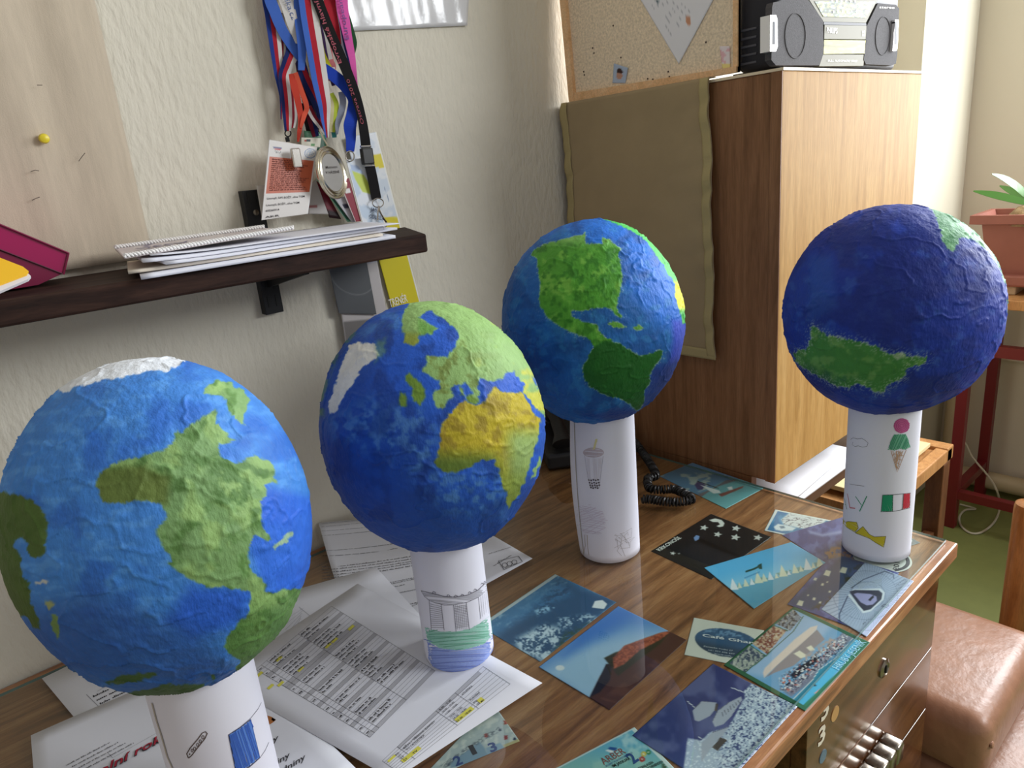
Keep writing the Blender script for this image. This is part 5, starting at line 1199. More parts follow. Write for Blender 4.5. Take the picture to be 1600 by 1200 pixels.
tag(mb.build('table_lines', inkl, shB), kind='stuff')
def curlD(P, u, v):
    P[:, 2] += 0.004 * np.maximum(0, v - 0.75) * 4 * np.maximum(0, 0.5 - u) + 0.0006 * np.sin(u * 9) * np.maximum(0, 0.6 - u); return P
shD = sheet('school year calendar sheet with a red heading under the nearest globe', [(-0.046, 0.548), (0.218, 0.548), (0.205, 0.842), (-0.012, 0.858)], PZ + 0.0009, 16, curlD)
mb = MB(); text_on(mb, 'Školní rok', (0.010, 0.7365, PZ + 0.0008), (0.0935, 0.7365, PZ + 0.0008), (0, 0, 1), height=0.0125, bold=0.03, shear=0.35, lift=0.0012)
tag(mb.build('heading_outline', inkd, shD), kind='stuff')
mb = MB(); text_on(mb, 'Školní rok', (0.010, 0.7370, PZ + 0.0008), (0.0935, 0.7370, PZ + 0.0008), (0, 0, 1), height=0.0120, bold=0.008, shear=0.35, lift=0.0016)
tag(mb.build('red_heading', mat('red_print', (176, 34, 60)), shD), kind='stuff')
mb = MB()
for t_, x, y, w in (('prázdniny', 0.129, 0.6445, 0.053), ('prázdniny', 0.132, 0.6130, 0.048), ('prázdniny', 0.142, 0.5985, 0.048)):
    text_on(mb, t_, (x, y, PZ + 0.0010), (x + w, y, PZ + 0.0010), (0, 0, 1), height=0.0075, bold=0.01, shear=0.4, lift=0.0005)
tag(mb.build('black_wording', inkd, shD), kind='stuff')
mb = MB()
for k in range(4): fake_text(mb, (0.008 + 0.004 * k, 0.778 - 0.007 * k, PZ + 0.0010), (0.05 + 0.006 * k, 0.7782 - 0.007 * k, PZ + 0.0010), 0.0022, rr, lift=0.0008)
for a, b in (((168, 1176), (176, 1184)), ((176, 1184), (245, 1145))): dl(mb, a, b, PZ + 0.0018, 0.0003)
tag(mb.build('faint_print', ink, shD), kind='stuff')
mb = MB(); bz = lambda x, y: Dk(200 + x / 5.333, 1080 + y / 5.333, PZ + 0.0012)
mb.add([bz(1120, 210), bz(1140, 195), bz(1200, 215), bz(1232, 240), bz(1205, 262), bz(1160, 290), bz(1110, 290)], [tuple(range(7))]); mb.build('orange_butterfly_print', mat('orange_print', (178, 110, 56)), shD)
mb = MB(); mb.add([bz(1200, 218), bz(1232, 236), bz(1215, 252), bz(1195, 240)], [(0, 1, 2, 3)]); mb.build('butterfly_wing_tip', inkd, shD)
# letter leaning against the wall
LZ = PZ
def letter_pt(u, v):
    c00, c10, c11, c01 = np.array([0.312, 0.704, LZ]), np.array([0.597, 0.698, LZ]), np.array([0.612, 0.915, LZ]), np.array([0.412, 0.9965, LZ + 0.036])
    p = (1 - u) * (1 - v) * c00 + u * (1 - v) * c10 + u * v * c11 + (1 - u) * v * c01
    w_ = min(1.0, max(0.0, v / 0.8)); p = p.copy()
    zt_ = p[2]; p[2] = LZ + (zt_ - LZ) * max(0.0, (v - 0.72) / 0.28)
    return p
n = 24; P = np.array([letter_pt(i / (n - 1), j / (n - 1)) for j in range(n) for i in range(n)])
i_ = (np.arange(n - 1)[:, None] * n + np.arange(n - 1)[None, :]).ravel()
ltr = tag(obj('letter_sheet', P, np.stack([i_, i_ + 1, i_ + n + 1, i_ + n], 1), papm, smooth=True, solid=0.00012), 'printed letter with a boxed logo, leaning on the wall behind the second globe', 'letter')
mb = MB(); mbd = MB()
def letter_row(m_, pa, pb, h):
    # rows traced along the sheet from two photo positions, re-projected on the sheet surface
    a, b = [Dk(p[0], p[1], PZ) for p in (pa, pb)]
    def inv(p):
        u, v = 0.5, 0.5
        for _ in range(25):
            q = proj(letter_pt(u, v))[0]; e_ = np.array(p) - q
            du = (proj(letter_pt(u + 1e-3, v))[0] - q) / 1e-3; dv = (proj(letter_pt(u, v + 1e-3))[0] - q) / 1e-3
            s_ = np.linalg.solve(np.stack([du, dv], 1), e_); u = min(1.2, max(-0.2, u + s_[0])); v = min(1.2, max(-0.2, v + s_[1]))
        return u, v
    ua, ub = inv(pa), inv(pb)
    k = 10
    Q = [letter_pt(ua[0] + (ub[0] - ua[0]) * t / k, ua[1] + (ub[1] - ua[1]) * t / k) for t in range(k + 1)]
    for t in range(k):
        nrm = np.cross(Q[t + 1] - Q[t], letter_pt(0.5, 0.6) - letter_pt(0.5, 0.5)); nrm = nrm if nrm[2] > 0 else -nrm
        fake_text(m_, Q[t], Q[t + 1], h, rr, nrm, 0.0005)
z6 = lambda x, y: (470 + x / 6.0, 780 + y / 6.0)
for y0, y1, x1, bd in ((232, 200, 540, 0), (262, 225, 590, 0), (302, 265, 650, 0), (345, 300, 700, 0), (438, 432, 245, 0), (488, 420, 880, 1), (536, 462, 915, 1), (638, 535, 1070, 0), (668, 560, 1070, 0), (698, 582, 1070, 0), (728, 600, 1070, 0), (752, 625, 1070, 0), (782, 735, 545, 0)):
    letter_row(mbd if bd else mb, z6(195, y0), z6(x1, y1), 0.0028)
for xa, ya, xb, yb in ((400, 862, 1090, 735), (435, 878, 1100, 745), (505, 900, 980, 805), (610, 940, 1110, 845), (845, 1025, 1120, 970), (990, 1035, 1120, 975)): letter_row(mb, z6(xa, ya), z6(xb, yb), 0.0024)
letter_row(mb, (772, 885), (800, 868), 0.0022); letter_row(mb, (764, 866), (800, 855), 0.0022)
tag(mb.build('letter_text', ink, ltr), kind='stuff'); tag(mbd.build('bold_lines', inkd, ltr), kind='stuff')
mb = MB(); zz4 = lambda x, y: (460 + x / 4.0, 790 + y / 4.0)
bx = [zz4(1275, 345), zz4(1400, 315), zz4(1425, 350), zz4(1310, 400)]
for a, b in zip(bx, bx[1:] + bx[:1]): dl(mb, a, b, PZ + 0.0007, 0.0008)
for cx in (1315, 1345, 1375):
    pts = [Dk(*zz4(cx + 16 * math.cos(t), 362 - (cx - 1345) * 0.3 + 14 * math.sin(t)), PZ + 0.0007) for t in np.linspace(0, 6.28, 14)]; mb.ribbon(pts, (0, 0, 1), 0.0008)
fake_text(mb, Dk(*zz4(1320, 395), PZ), Dk(*zz4(1400, 362), PZ), 0.002, rr, lift=0.0010)
tag(mb.build('boxed_logo', inkd, ltr), kind='stuff')
# timetable
TZ = PZ + 0.0014
tt = sheet('timetable sheet with grey tables and yellow marks under the Europe globe', [(0.236, 0.510), (0.424, 0.499), (0.388, 0.842), (0.168, 0.795)], TZ, 12)
z5 = lambda x, y: np.array([400 + x / 5.0, 930 + y / 5.0])
TA, TB, TC, TD = z5(0, 580), z5(890, 1110), z5(1400, 590), z5(590, 85)
def tp(a, b):
    """table coordinates: a along the row, b down the rows"""
    return Dk(*((1 - a) * (1 - b) * TA + (1 - a) * b * TB + a * b * TC + a * (1 - b) * TD), TZ + 0.0002)
mb = MB(); bd = MB()
NR = 34
for k in range(NR + 1): mb.ribbon([tp(0, k / NR), tp(1, k / NR)], (0, 0, 1), 0.0004)
for k in (3, 8, 9, 14, 18, 23, 28, 33): bd.quad(tp(0, k / NR), tp(1, k / NR), tp(1, (k + 1) / NR), tp(0, (k + 1) / NR))
for a in (0, 0.07, 0.14, 0.56, 1): mb.ribbon([tp(a, 0), tp(a, 1)], (0, 0, 1), 0.0005)
tag(mb.build('table_grid', inkl, tt), kind='stuff')
o = tag(bd.build('grey_rows', bandm, tt), kind='stuff')
mb = MB()
for k in range(NR):
    if k in (3, 8, 9, 14, 18, 23, 28, 33): continue
    if k in (0, 1, 2, 4, 5, 6, 7, 10, 11, 15, 16, 20, 21, 24, 26, 27, 30, 31): fake_text(mb, tp(0.155, (k + 0.85) / NR), tp(0.155 + rr.uniform(0.1, 0.35), (k + 0.85) / NR), 0.0030, rr, lift=0.0003)
    if k % 2 == 0: fake_text(mb, tp(0.015, (k + 0.85) / NR), tp(0.06, (k + 0.85) / NR), 0.0030, rr, lift=0.0003)
    if k < 8 or 10 < k < 26: fake_text(mb, tp(0.57, (k + 0.85) / NR), tp(0.57 + rr.uniform(0.12, 0.36), (k + 0.85) / NR), 0.0030, rr, lift=0.0003)
tag(mb.build('table_entries', inkd, tt), kind='stuff')
mb = MB()
for x, y in ((25, 615), (110, 712), (190, 690), (345, 575), (175, 495), (560, 392), (610, 350), (740, 252)):
    mb.quad(*[Dk(*z5(x + dx, y + dy), TZ + 0.00045) for dx, dy in ((-26, 14), (14, -22), (34, -12), (-8, 26))])
tag(mb.build('highlighter_marks', hilite, tt), kind='stuff')
z2 = lambda x, y: (380 + x / 3.2, 850 + y / 3.2)
E0, E1, E2, E3 = [np.array(z2(*p)) for p in ((695, 1085), (775, 1140), (1335, 700), (1200, 612))]
def ep(a, b): return Dk(*((1 - a) * (1 - b) * E0 + (1 - a) * b * E1 + a * b * E2 + a * (1 - b) * E3), TZ + 0.0002)
mb = MB()
for k in range(9): mb.ribbon([ep(0, k / 8), ep(1, k / 8)], (0, 0, 1), 0.0004)
for a in (0, 0.15, 0.53, 0.72, 1): mb.ribbon([ep(a, 0), ep(a, 1)], (0, 0, 1), 0.0005)
tag(mb.build('small_table_grid', inkl, tt), kind='stuff')
mb = MB(); mb.quad(ep(0.15, 0.0), ep(0.95, 0.0), ep(0.95, 0.14), ep(0.15, 0.14)); tag(mb.build('grey_row', bandm, tt))
mb = MB()
for t_, a, b, w in (('PO', 0.09, 0.22, 0.03), ('ÚT', 0.09, 0.37, 0.03), ('ST', 0.09, 0.52, 0.03), ('ČT', 0.09, 0.7, 0.03), ('BĚH / TŘÍDNÍ ZÁPISY', 0.165, 0.22, 0.30), ('TV / ATLETIKA', 0.165, 0.37, 0.17), ('TV', 0.17, 0.70, 0.04), ('8.00 - 9.30', 0.55, 0.02, 0.11), ('10.30 - 12.00', 0.55, 0.16, 0.11), ('11.00 - 13.30', 0.55, 0.30, 0.11), ('13.30 - 15.00', 0.55, 0.50, 0.11), ('14.30 - 16.00', 0.55, 0.64, 0.12), ('16.30 - 18.00', 0.55, 0.80, 0.13), ('ATLETIKA', 0.735, 0.16, 0.10), ('PLAVÁNÍ', 0.735, 0.50, 0.09), ('PO', 0.735, 0.66, 0.03), ('ÚT, MV', 0.735, 0.80, 0.06)):
    text_on(mb, t_, ep(a, b + 0.10), ep(a + w, b + 0.10), (0, 0, 1), height=0.0026, bold=0.01, lift=0.0004)
tag(mb.build('small_table_entries', inkd, tt), kind='stuff')
mb = MB()
for a0, a1, b0, b1 in ((0.55, 0.70, 0.74, 0.92), (0.76, 0.80, 0.72, 0.90), (0.08, 0.24, 0.62, 0.82), (0.02, 0.09, 0.18, 0.30)): mb.quad(*[p + [0, 0, 0.0002] for p in (ep(a0, b0), ep(a1, b0), ep(a1, b1), ep(a0, b1))])
tag(mb.build('highlighter_strokes', hilite, tt), kind='stuff')

# ================================================================== WALL SHELF AND WHAT LIES ON IT
SZ = 1.228; ST = 0.025; SYF, SYB = 0.82, 0.982
shelfw = wood('dark_shelf_wood', (30, 17, 12), (46, 28, 21), (66, 44, 34), (1.2, 10, 10), 8, 0.7, 0.0, 0.3, 0.2)
sh = thing('wall_shelf', (0.2, 0.9, SZ - ST), 'dark brown wooden wall shelf holding the papers', 'shelf')
prof = [(0.565, SYF), (0.640, SYB), (-0.45, SYB), (-0.45, SYF)]
bm = bmesh.new(); vs = [bm.verts.new((x, y, SZ - ST)) for x, y in prof]; f = bm.faces.new(vs[::-1])
r_ = bmesh.ops.extrude_face_region(bm, geom=[f]); bmesh.ops.translate(bm, verts=[v for v in r_['geom'] if isinstance(v, bmesh.types.BMVert)], vec=(0, 0, ST))
bmesh.ops.recalc_face_normals(bm, faces=bm.faces); bmesh.ops.bevel(bm, geom=list(bm.edges), offset=0.0028, segments=2, profile=0.5, affect='EDGES'); bm.verts.index_update()
obj('shelf_board', [v.co for v in bm.verts], [[v.index for v in f.verts] for f in bm.faces], shelfw, sh); bm.free()
railm = mat('black_steel_rail', (34, 34, 36), rough=0.5, metal=0.4)
rx = Wl(421, 465, 0.995)[0]; rzb = Wl(424, 489, 0.995)[2]; rzt = Wl(392, 297, 0.995)[2]
rail = MB().box((rx - 0.0135, 0.985, rzb), (rx + 0.0135, 1.0, rzt), bevel=0.001).build('slotted_rail', railm, sh)
for zq in (rzb + 0.010, rzb + 0.034, rzt - 0.018):
    for dx in (-0.006, 0.006): MB().box((rx + dx - 0.0018, 0.9842, zq), (rx + dx + 0.0018, 0.9855, zq + 0.016)).build('rail_slot', mat('rail_slot_black', (8, 8, 8)), rail)
MB().lathe((rx, 0.985, rzt - 0.030), (0, -1, 0), [(0.004, 0), (0.004, 0.001), (0.002, 0.002)], 14).build('screw', mat('screw_steel', (120, 112, 100), rough=0.35, metal=1), rail, smooth=True)
MB().prism([(rx - 0.003, 0.985, SZ - ST), (rx - 0.003, 0.86, SZ - ST), (rx - 0.003, 0.86, SZ - ST - 0.006), (rx - 0.003, 0.985, SZ - ST - 0.03)], (0.006, 0, 0)).build('bracket_arm', railm, sh)
# papers stacked on the shelf
def spx(x, y, z): return onplane((x, y), (0, 0, 1), z)
stackpap = mat('stacked_paper', (226, 227, 236), rough=0.8, spec=0.2, bump=(20, 0.05, 0.003))
creamp = mat('cream_stacked_paper', (222, 212, 196), rough=0.8, spec=0.2)
ST_L = [('lowest wide white sheet pile on the shelf, its corner jutting over the edge', (0.196, 0.806), (0.515, 0.818), (0.560, 0.968), (0.235, 0.975), 0.0002, 0.004, stackpap),
        ('second sheet pile on the shelf with a cream underside', (0.190, 0.826), (0.500, 0.824), (0.545, 0.958), (0.225, 0.970), 0.0052, 0.003, creamp),
        ('third white sheet pile on the shelf, stepped at its right end', (0.225, 0.812), (0.532, 0.838), (0.535, 0.965), (0.240, 0.972), 0.0092, 0.003, stackpap),
        ('fourth white sheet pile on the shelf with curled left end', (0.205, 0.820), (0.505, 0.828), (0.530, 0.960), (0.232, 0.968), 0.0132, 0.0035, stackpap),
        ('top white sheet of the shelf papers with faint ruled lines', (0.215, 0.824), (0.522, 0.815), (0.540, 0.950), (0.240, 0.965), 0.0180, 0.0012, stackpap)]
for k, (lab, a, b, c, d, dz, th, m_) in enumerate(ST_L):
    P, Fc, u, v = grid(*[np.array([p[0], p[1], SZ + dz]) for p in (a, b, c, d)], 24, 8)
    P[:, 2] += 0.0035 * np.maximum(0, 0.30 - u) ** 2 * 8 * k * 0.35
    P[:, 2] = np.maximum(P[:, 2], SZ + dz)
    tag(obj('paper_stack', P, Fc, m_, smooth=True, solid=th, offset=1.0), lab, 'papers', 'paper piles on the shelf')
# cord-edged pouch lying on top
def p_pouch(px, py, u, v):
    c = flat((206, 196, 196), len(px)); Z = lambda p: Zs(p, 4.706, 0, 320)
    c = mixc(c, (150, 142, 158), inp(px, py, Z([(780, 270), (900, 255), (1060, 300), (1200, 230), (1240, 225), (1080, 310), (900, 290)]), 0.8))
    c = mixc(c, (206, 170, 168), inp(px, py, Z([(880, 262), (1200, 210), (1220, 225), (1060, 250), (900, 270)]), 0.8))
    c = mixc(c, (150, 146, 164), inp(px, py, Z([(1230, 210), (1550, 140), (1570, 150), (1440, 200), (1250, 240)]), 0.8))
    return mixc(c, (222, 214, 210), sstep(fbm2(px, py, 0.06, 3, 81), 0.5, 0.7) * 0.6)
zp = SZ + 0.0285
pq = [np.array([0.192, 0.836, zp - 0.006]), np.array([0.385, 0.838, zp]), np.array([0.385, 0.925, zp + 0.001]), np.array([0.212, 0.955, zp - 0.002])]
pou = thing('corded_pouch', pq[0], 'flat cream pouch with twisted white cord edges on the shelf papers', 'pouch')
P, Fc, u, v = grid(*pq, 90, 30); qq = proj(P); c_ = p_pouch(qq[:, 0], qq[:, 1], u, v)
obj('pouch_face', P, Fc, PAPERV, pou, smooth=True, col=c_, solid=0.0012)
lt = MB(); z3 = lambda x, y: onplane((x / 4.706, 320 + y / 4.706), (0, 0, 1), zp - 0.0015)
pch = lambda u, v: (1 - u) * (1 - v) * pq[0] + u * (1 - v) * pq[1] + u * v * pq[2] + (1 - u) * v * pq[3]
text_on(lt, 'ASSC', pch(0.42, 0.62), pch(0.10, 0.66), (0, 0, 1), height=0.030, bold=0.01, lift=0.0008); tag(lt.build('lettering', mat('faded_violet_print', (110, 104, 136)), pou), kind='stuff')
cordm = mat('white_cord', (236, 234, 232), rough=0.8)
for a, b in ((pq[0], pq[1]), (pq[3], pq[2])):
    mb = MB(); L_ = np.linalg.norm(b - a); nseg = 46
    for st_ in (0, math.pi):
        pts = [a + (b - a) * t / (nseg * 4) + 0.0013 * np.array([0, math.cos(t * 0.9 + st_), math.sin(t * 0.9 + st_)]) + [0, 0, 0.002] for t in range(nseg * 4 + 1)]
        mb.tube(pts, 0.0014, 6)
    tag(mb.build('twisted_cord', cordm, pou, smooth=False))
# magenta folder box and yellow booklet
mag = mat('magenta_plastic', (176, 14, 92), rough=0.25, trans=0.25, spec=0.6); mag2 = mat('magenta_edge', (120, 16, 60), rough=0.35)
fb = thing('magenta_document_box', (0.10, 0.88, SZ), 'translucent magenta plastic document box at the left end of the shelf', 'document box')
MY = 0.902
def mpx(x, y, dy=0.0):
    p = Wl(x, y, MY - dy); p[2] = max(p[2], SZ + 0.0008); return p
MB().prism([mpx(*p) for p in ((-150, 288), (0, 352), (107, 396), (106, 404), (98, 428), (0, 390), (-150, 330))][::-1], (0, 0.072, 0)).build('box_lid', mag, fb)
MB().prism([mpx(*p) for p in ((-150, 332), (0, 392), (97, 428), (60, 445), (-150, 520))][::-1], (0, 0.072, 0)).build('box_tray', mag2, fb)
MB().tube([mpx(-150, 286, 0.001), mpx(0, 351, 0.001), mpx(108, 396, 0.001)], 0.0012, 6).build('top_rim', mag2, fb)
MB().tube([mpx(107, 396, 0.001), mpx(99, 429, 0.001)], 0.0011, 6).build('end_rim', mag2, fb)
MB().tube([mpx(-150, 330, 0.001), mpx(0, 390, 0.001), mpx(98, 428, 0.001)], 0.0008, 6).build('seam_line', mat('dark_seam', (70, 10, 36)), fb)
yb = thing('yellow_booklet', (0.05, 0.80, SZ), 'yellow covered booklet on the shelf in front of the magenta box', 'booklet')
def ypx(x, y, d=0.0): return onplane((x, y), (0, 1, -1.25), 0.826 - 1.25 * SZ + d)
yq = [ypx(*p) for p in ((-50, 388), (0, 405), (36, 419), (45, 426), (42, 431), (0, 447), (-50, 466))]
yw = [ypx(*p) for p in ((-50, 394), (0, 412), (42, 425), (48, 431), (44, 436), (0, 455), (-50, 476))]
nb = np.array([0, 1, -1.25]) / np.linalg.norm([0, 1, -1.25])
MB().prism(yw[::-1], nb * 0.003).build('booklet_pages', mat('booklet_white', (226, 222, 226)), yb)
MB().prism([p - nb * 0.0022 for p in yq][::-1], nb * 0.002).build('booklet_cover', mat('yellow_cover', (244, 190, 34), rough=0.35), yb)
# ================================================================== ON THE WALL
linen = mat('natural_linen', (198, 184, 164), rough=0.95, spec=0.1, sheen=0.2, noise=(40, 0.07, (3, 1, 0.4)), bump=[(700, 0.35, 0.0008), (260, 0.25, 0.0008, (1, 1, 0.1))])
P, Fc, u, v = grid((-0.30, 0.990, 1.236), (0.262, 0.990, 1.236), (0.270, 0.990, 2.05), (-0.30, 0.990, 2.05), 90, 60)
P[:, 1] += -0.004 * np.abs(np.sin(P[:, 0] * 34 + 0.6 * np.sin(P[:, 2] * 7))) * sstep(P[:, 0], 0.30, 0.10) - 0.0015 * np.sin(P[:, 0] * 90 + P[:, 2] * 4) + 0.004 * sstep(P[:, 0], 0.2, 0.27)
ln_ = tag(obj('linen_hanging', P, Fc, linen, smooth=True, solid=0.0012, origin=(0, 0.99, 1.236)), 'beige linen cloth hanging on the wall at the far left', 'wall hanging')
pp = Wl(68, 217, 0.9845)
pin = thing('push_pin', pp, 'yellow push pin stuck in the linen hanging', 'push pin')
MB().lathe(pp, (0, -1, 0), [(0.0035, -0.001), (0.0052, 0.001), (0.0056, 0.004), (0.0046, 0.0068), (0.002, 0.008)], 20).build('pin_head', mat('yellow_plastic', (228, 208, 48), rough=0.35), pin, smooth=True)
MB().tube([pp + [0, 0.0, 0], pp + [0, 0.008, 0]], 0.0005, 6).build('pin_shaft', mat('pin_steel', (150, 150, 150), metal=1, rough=0.3), pin)
for k, pts in enumerate(([(123, 252), (128, 245), (133, 239)], [(48, 268), (55, 266), (61, 267)], [(50, 313), (56, 310), (62, 308)], [(58, 133), (66, 133)])):
    q = [Wl(x, y, 0.9815) for x, y in pts]
    tag(MB().tube(q, 0.0004, 5).build('loose_thread', mat('dark_thread', (84, 74, 64)), origin=q[0]), ('slanting dark loose thread on the linen, lower right of the yellow pin', 'dark loose thread just below the yellow pin', 'lowest dark loose thread on the linen', 'short dark loose thread above the yellow pin')[k], 'thread', 'loose threads on the linen')
P, Fc, u, v = grid(Wl(535, 49, 0.996), Wl(730, 40, 0.996), Wl(745, -110, 0.996), Wl(548, -110, 0.996), 40, 24)
P[:, 1] += -0.0015 * np.sin(u * 11) * np.sin(v * 7) - 0.0008 * np.sin(u * 40 + v * 9)
sl = tag(obj('plastic_sleeve', P, Fc, mat('milky_plastic', (216, 216, 218), rough=0.18, spec=0.6, bump=(40, 0.25, 0.002)), smooth=True, solid=0.0006, origin=Wl(640, 45, 0.996)), 'milky plastic sleeve fixed to the wall right of the lanyards', 'plastic sleeve')

# ------------------------------------------------------------------ lanyards, medal and badges
def fabric(n, c): return mat('ribbon_' + n, c, rough=0.8, spec=0.15, sheen=0.2)
BLU, RED, WHT = fabric('blue', (38, 62, 142)), fabric('red', (176, 36, 52)), fabric('white', (214, 210, 206))
NAVY, LBL = fabric('navy', (28, 40, 96)), fabric('light_blue', (66, 104, 190))
def lanyard(label, pts, widths, stripes, Y, name='lanyard', wav=0.0015, group='bunch of lanyards on the wall'):
    """strip hanging in front of the wall; pts in the 6x photo crop at (400,0)"""
    pts = list(pts); widths = list(widths)
    if pts[0][1] <= -50:          # runs on up to the wall hook above the picture
        pts = [(380 + 0.15 * (pts[0][0] - 380), -760), (370 + 0.45 * (pts[0][0] - 370), -430)] + pts; widths = [widths[0] * 0.5, widths[0] * 0.8] + widths
    q = smooth_path([(400 + x / 6.0, y / 6.0) for x, y in pts], 6); k = len(q)
    wv = np.interp(np.linspace(0, 1, k), np.linspace(0, 1, len(widths)), widths) / 6.0
    ns = len(stripes); V = []; Fc = []; mi_ = []
    for i in range(k):
        t = q[min(i + 1, k - 1)] - q[max(i - 1, 0)]; t /= np.linalg.norm(t); nn = np.array([-t[1], t[0]])
        yy = Y + wav * math.sin(i * 0.5)
        for j in range(ns + 1):
            p = q[i] - nn * wv[i] * (j / ns - 0.5) if True else None
            V.append(Wl(p[0], p[1], yy + 0.0012 * math.cos(j / ns * math.pi)))
    # left-to-right order
    if V[0][0] > V[ns][0]: pass
    for i in range(k - 1):
        for j in range(ns): a = i * (ns + 1) + j; Fc.append((a, a + 1, a + ns + 2, a + ns + 1)); mi_.append(j)
    t_ = thing(name, V[-1], label, 'lanyard', group)
    obj('ribbon', V, Fc, stripes, t_, solid=0.0008, mi=mi_, smooth=False)
    return t_
def m2(x, y): return (x, y + 1080)       # crop at (400,180) -> same 6x frame
# stripes listed from image right to left or left to right is set by path direction (downwards: first stripe = right side)
lanyard('blue red and white medal ribbon at the far left of the bunch', [(135, -90), (150, 150), (185, 450), (215, 700), (240, 900), (242, 1120)], [150, 130, 110, 85, 42, 20], [BLU, RED, WHT][::1], 0.978)
t_ = lanyard('blue red and white ribbon with a kink, ending in a black clip ring', [(300, 330), (345, 460), (300, 600), (262, 720), (280, 900), (292, 1060), (298, 1230)], [110, 130, 120, 105, 100, 90, 60], [NAVY, RED, WHT], 0.974)
rg = smooth_path([Wl(400 + (300 + 28 * math.cos(a)) / 6, (1080 + 170 + 30 * math.sin(a)) / 6, 0.973) for a in np.linspace(0, 2 * math.pi, 10)], 3); MB().tube(rg, 0.0009, 6, cap=False).build('clip_ring', railm, t_)
MB().tube([Wl(*np.array(Zs([m2(290, 205)], 6, 400, 0)[0]), 0.974), Wl(*Zs([m2(300, 250)], 6, 400, 0)[0], 0.974)], 0.003, 8).build('clip', railm, t_)
lanyard('plain blue strap crossing the top of the bunch', [(130, -80), (180, 120), (250, 290), (340, 430), (425, 545)], [110, 105, 95, 95, 90], [LBL], 0.970)
t_ = lanyard('white lanyard printed with a blue web address', [(270, -80), (300, 60), (345, 230), (392, 405)], [130, 125, 105, 40], [WHT], 0.966)
lt = MB(); text_on(lt, 'atletika.cz', Wl(400 + 205 / 6, -150 / 6, 0.9645), Wl(400 + 335 / 6, 190 / 6, 0.9645), (0, -1, 0), height=0.0085, bold=0.0, lift=0.0012); tag(lt.build('lettering', mat('navy_print', (40, 70, 130)), t_), kind='stuff')
lanyard('navy and dark red ribbon twisting behind the broad tricolour one', [(420, 430), (415, 600), (470, 760), (555, 930), (600, 1060), (590, 1200)], [70, 75, 90, 100, 70, 40], [NAVY, RED], 0.970)
lanyard('light blue strap hanging beside the broad tricolour ribbon', [(380, -80), (400, 200), (430, 450), (425, 660)], [60, 75, 80, 60], [LBL], 0.962)
lanyard('broad blue red and white ribbon in the middle, carrying the silver medal', [(468, -90), (505, 180), (555, 480), (600, 760), (640, 980), (650, 1130), (668, 1290)], [165, 165, 160, 150, 120, 80, 30], [LBL, RED, WHT], 0.955)
lanyard('thin neon yellow cord behind the black lanyard', [(555, 60), (585, 260), (620, 480), (670, 600), (705, 665)], [40, 40, 45, 48, 44], [fabric('neon_yellow', (226, 226, 60))], 0.962)
lanyard('dark violet and white ribbon behind the black lanyard', [(590, 150), (640, 330), (665, 480), (700, 640), (740, 800)], [50, 60, 70, 80, 60], [fabric('violet', (66, 44, 86)), WHT], 0.975)
lanyard('plain red ribbon behind the black lanyard', [(665, -90), (700, 100), (745, 280), (780, 420)], [110, 105, 80, 40], [RED], 0.968)
lanyard('pale pink ribbon end behind the black lanyard', [(680, 420), (690, 560), (720, 640), (690, 760)], [60, 70, 60, 30], [fabric('pale_pink', (206, 120, 124))], 0.976)
lanyard('white and pale blue cord between black and pink lanyards', [(735, -60), (780, 220), (830, 470), (900, 690), (950, 860)], [50, 50, 48, 42, 26], [fabric('ice_blue', (196, 210, 226)), NAVY], 0.972)
t_ = lanyard('hot pink lanyard printed with violet lettering', [(770, -90), (815, 120), (858, 340), (900, 540), (925, 700), (950, 850)], [115, 105, 80, 62, 40, 18], [fabric('hot_pink', (226, 96, 176))], 0.960)
lt = MB(); text_on(lt, 'European', Wl(400 + 868 / 6, 372 / 6, 0.9585), Wl(400 + 800 / 6, -6 / 6, 0.9585), (0, -1, 0), height=0.0068, bold=0.012, lift=0.0012); tag(lt.build('lettering', mat('violet_print', (110, 44, 130)), t_), kind='stuff')
lanyard('dark green strap behind the pink lanyard', [(830, 60), (880, 250), (915, 400), (905, 520)], [40, 55, 60, 40], [fabric('dark_green', (40, 84, 52))], 0.976)
t_ = lanyard('black lanyard with red lettering, buckle and metal hook', [(545, -90), (640, 170), (735, 400), (830, 620), (920, 850), (985, 1080), (1015, 1260), (1040, 1440), (1085, 1640), (1128, 1865)], [100, 98, 96, 95, 88, 80, 88, 92, 92, 92], [fabric('black', (22, 20, 22))], 0.950)
lt = MB(); text_on(lt, 'Evropské hlavní', Wl(400 + 800 / 6, 590 / 6, 0.9485), Wl(400 + 575 / 6, 0, 0.9485), (0, -1, 0), height=0.0068, bold=0.012, lift=0.0012)
text_on(lt, 'Ostrava 2010', Wl(400 + 1010 / 6, 1160 / 6, 0.9485), Wl(400 + 870 / 6, 740 / 6, 0.9485), (0, -1, 0), height=0.0055, bold=0.0, lift=0.0012)
tag(lt.build('lettering', mat('dark_red_print', (156, 50, 70)), t_), kind='stuff')
chrome = mat('chrome', (206, 202, 196), rough=0.2, metal=1.0)
for yy, xx in ((1373, 1028), (1556, 1062)):
    a, b = [Wl(*Zs([(xx + d, yy - d * 0.05)], 6, 400, 0)[0], 0.9475) for d in (-48, 48)]; MB().tube([a, b], 0.0018, 8).build('buckle_bar', chrome, t_)
a, b = Wl(*Zs([m2(1035, 300)], 6, 400, 0)[0], 0.946), Wl(*Zs([m2(1060, 470)], 6, 400, 0)[0], 0.946)
MB().box((min(a[0], b[0]) - 0.010, 0.943, b[2] + 0.001), (max(a[0], b[0]) + 0.009, 0.951, a[2] - 0.001), bevel=0.002).build('buckle', mat('black_plastic', (18, 18, 20), rough=0.35), t_)
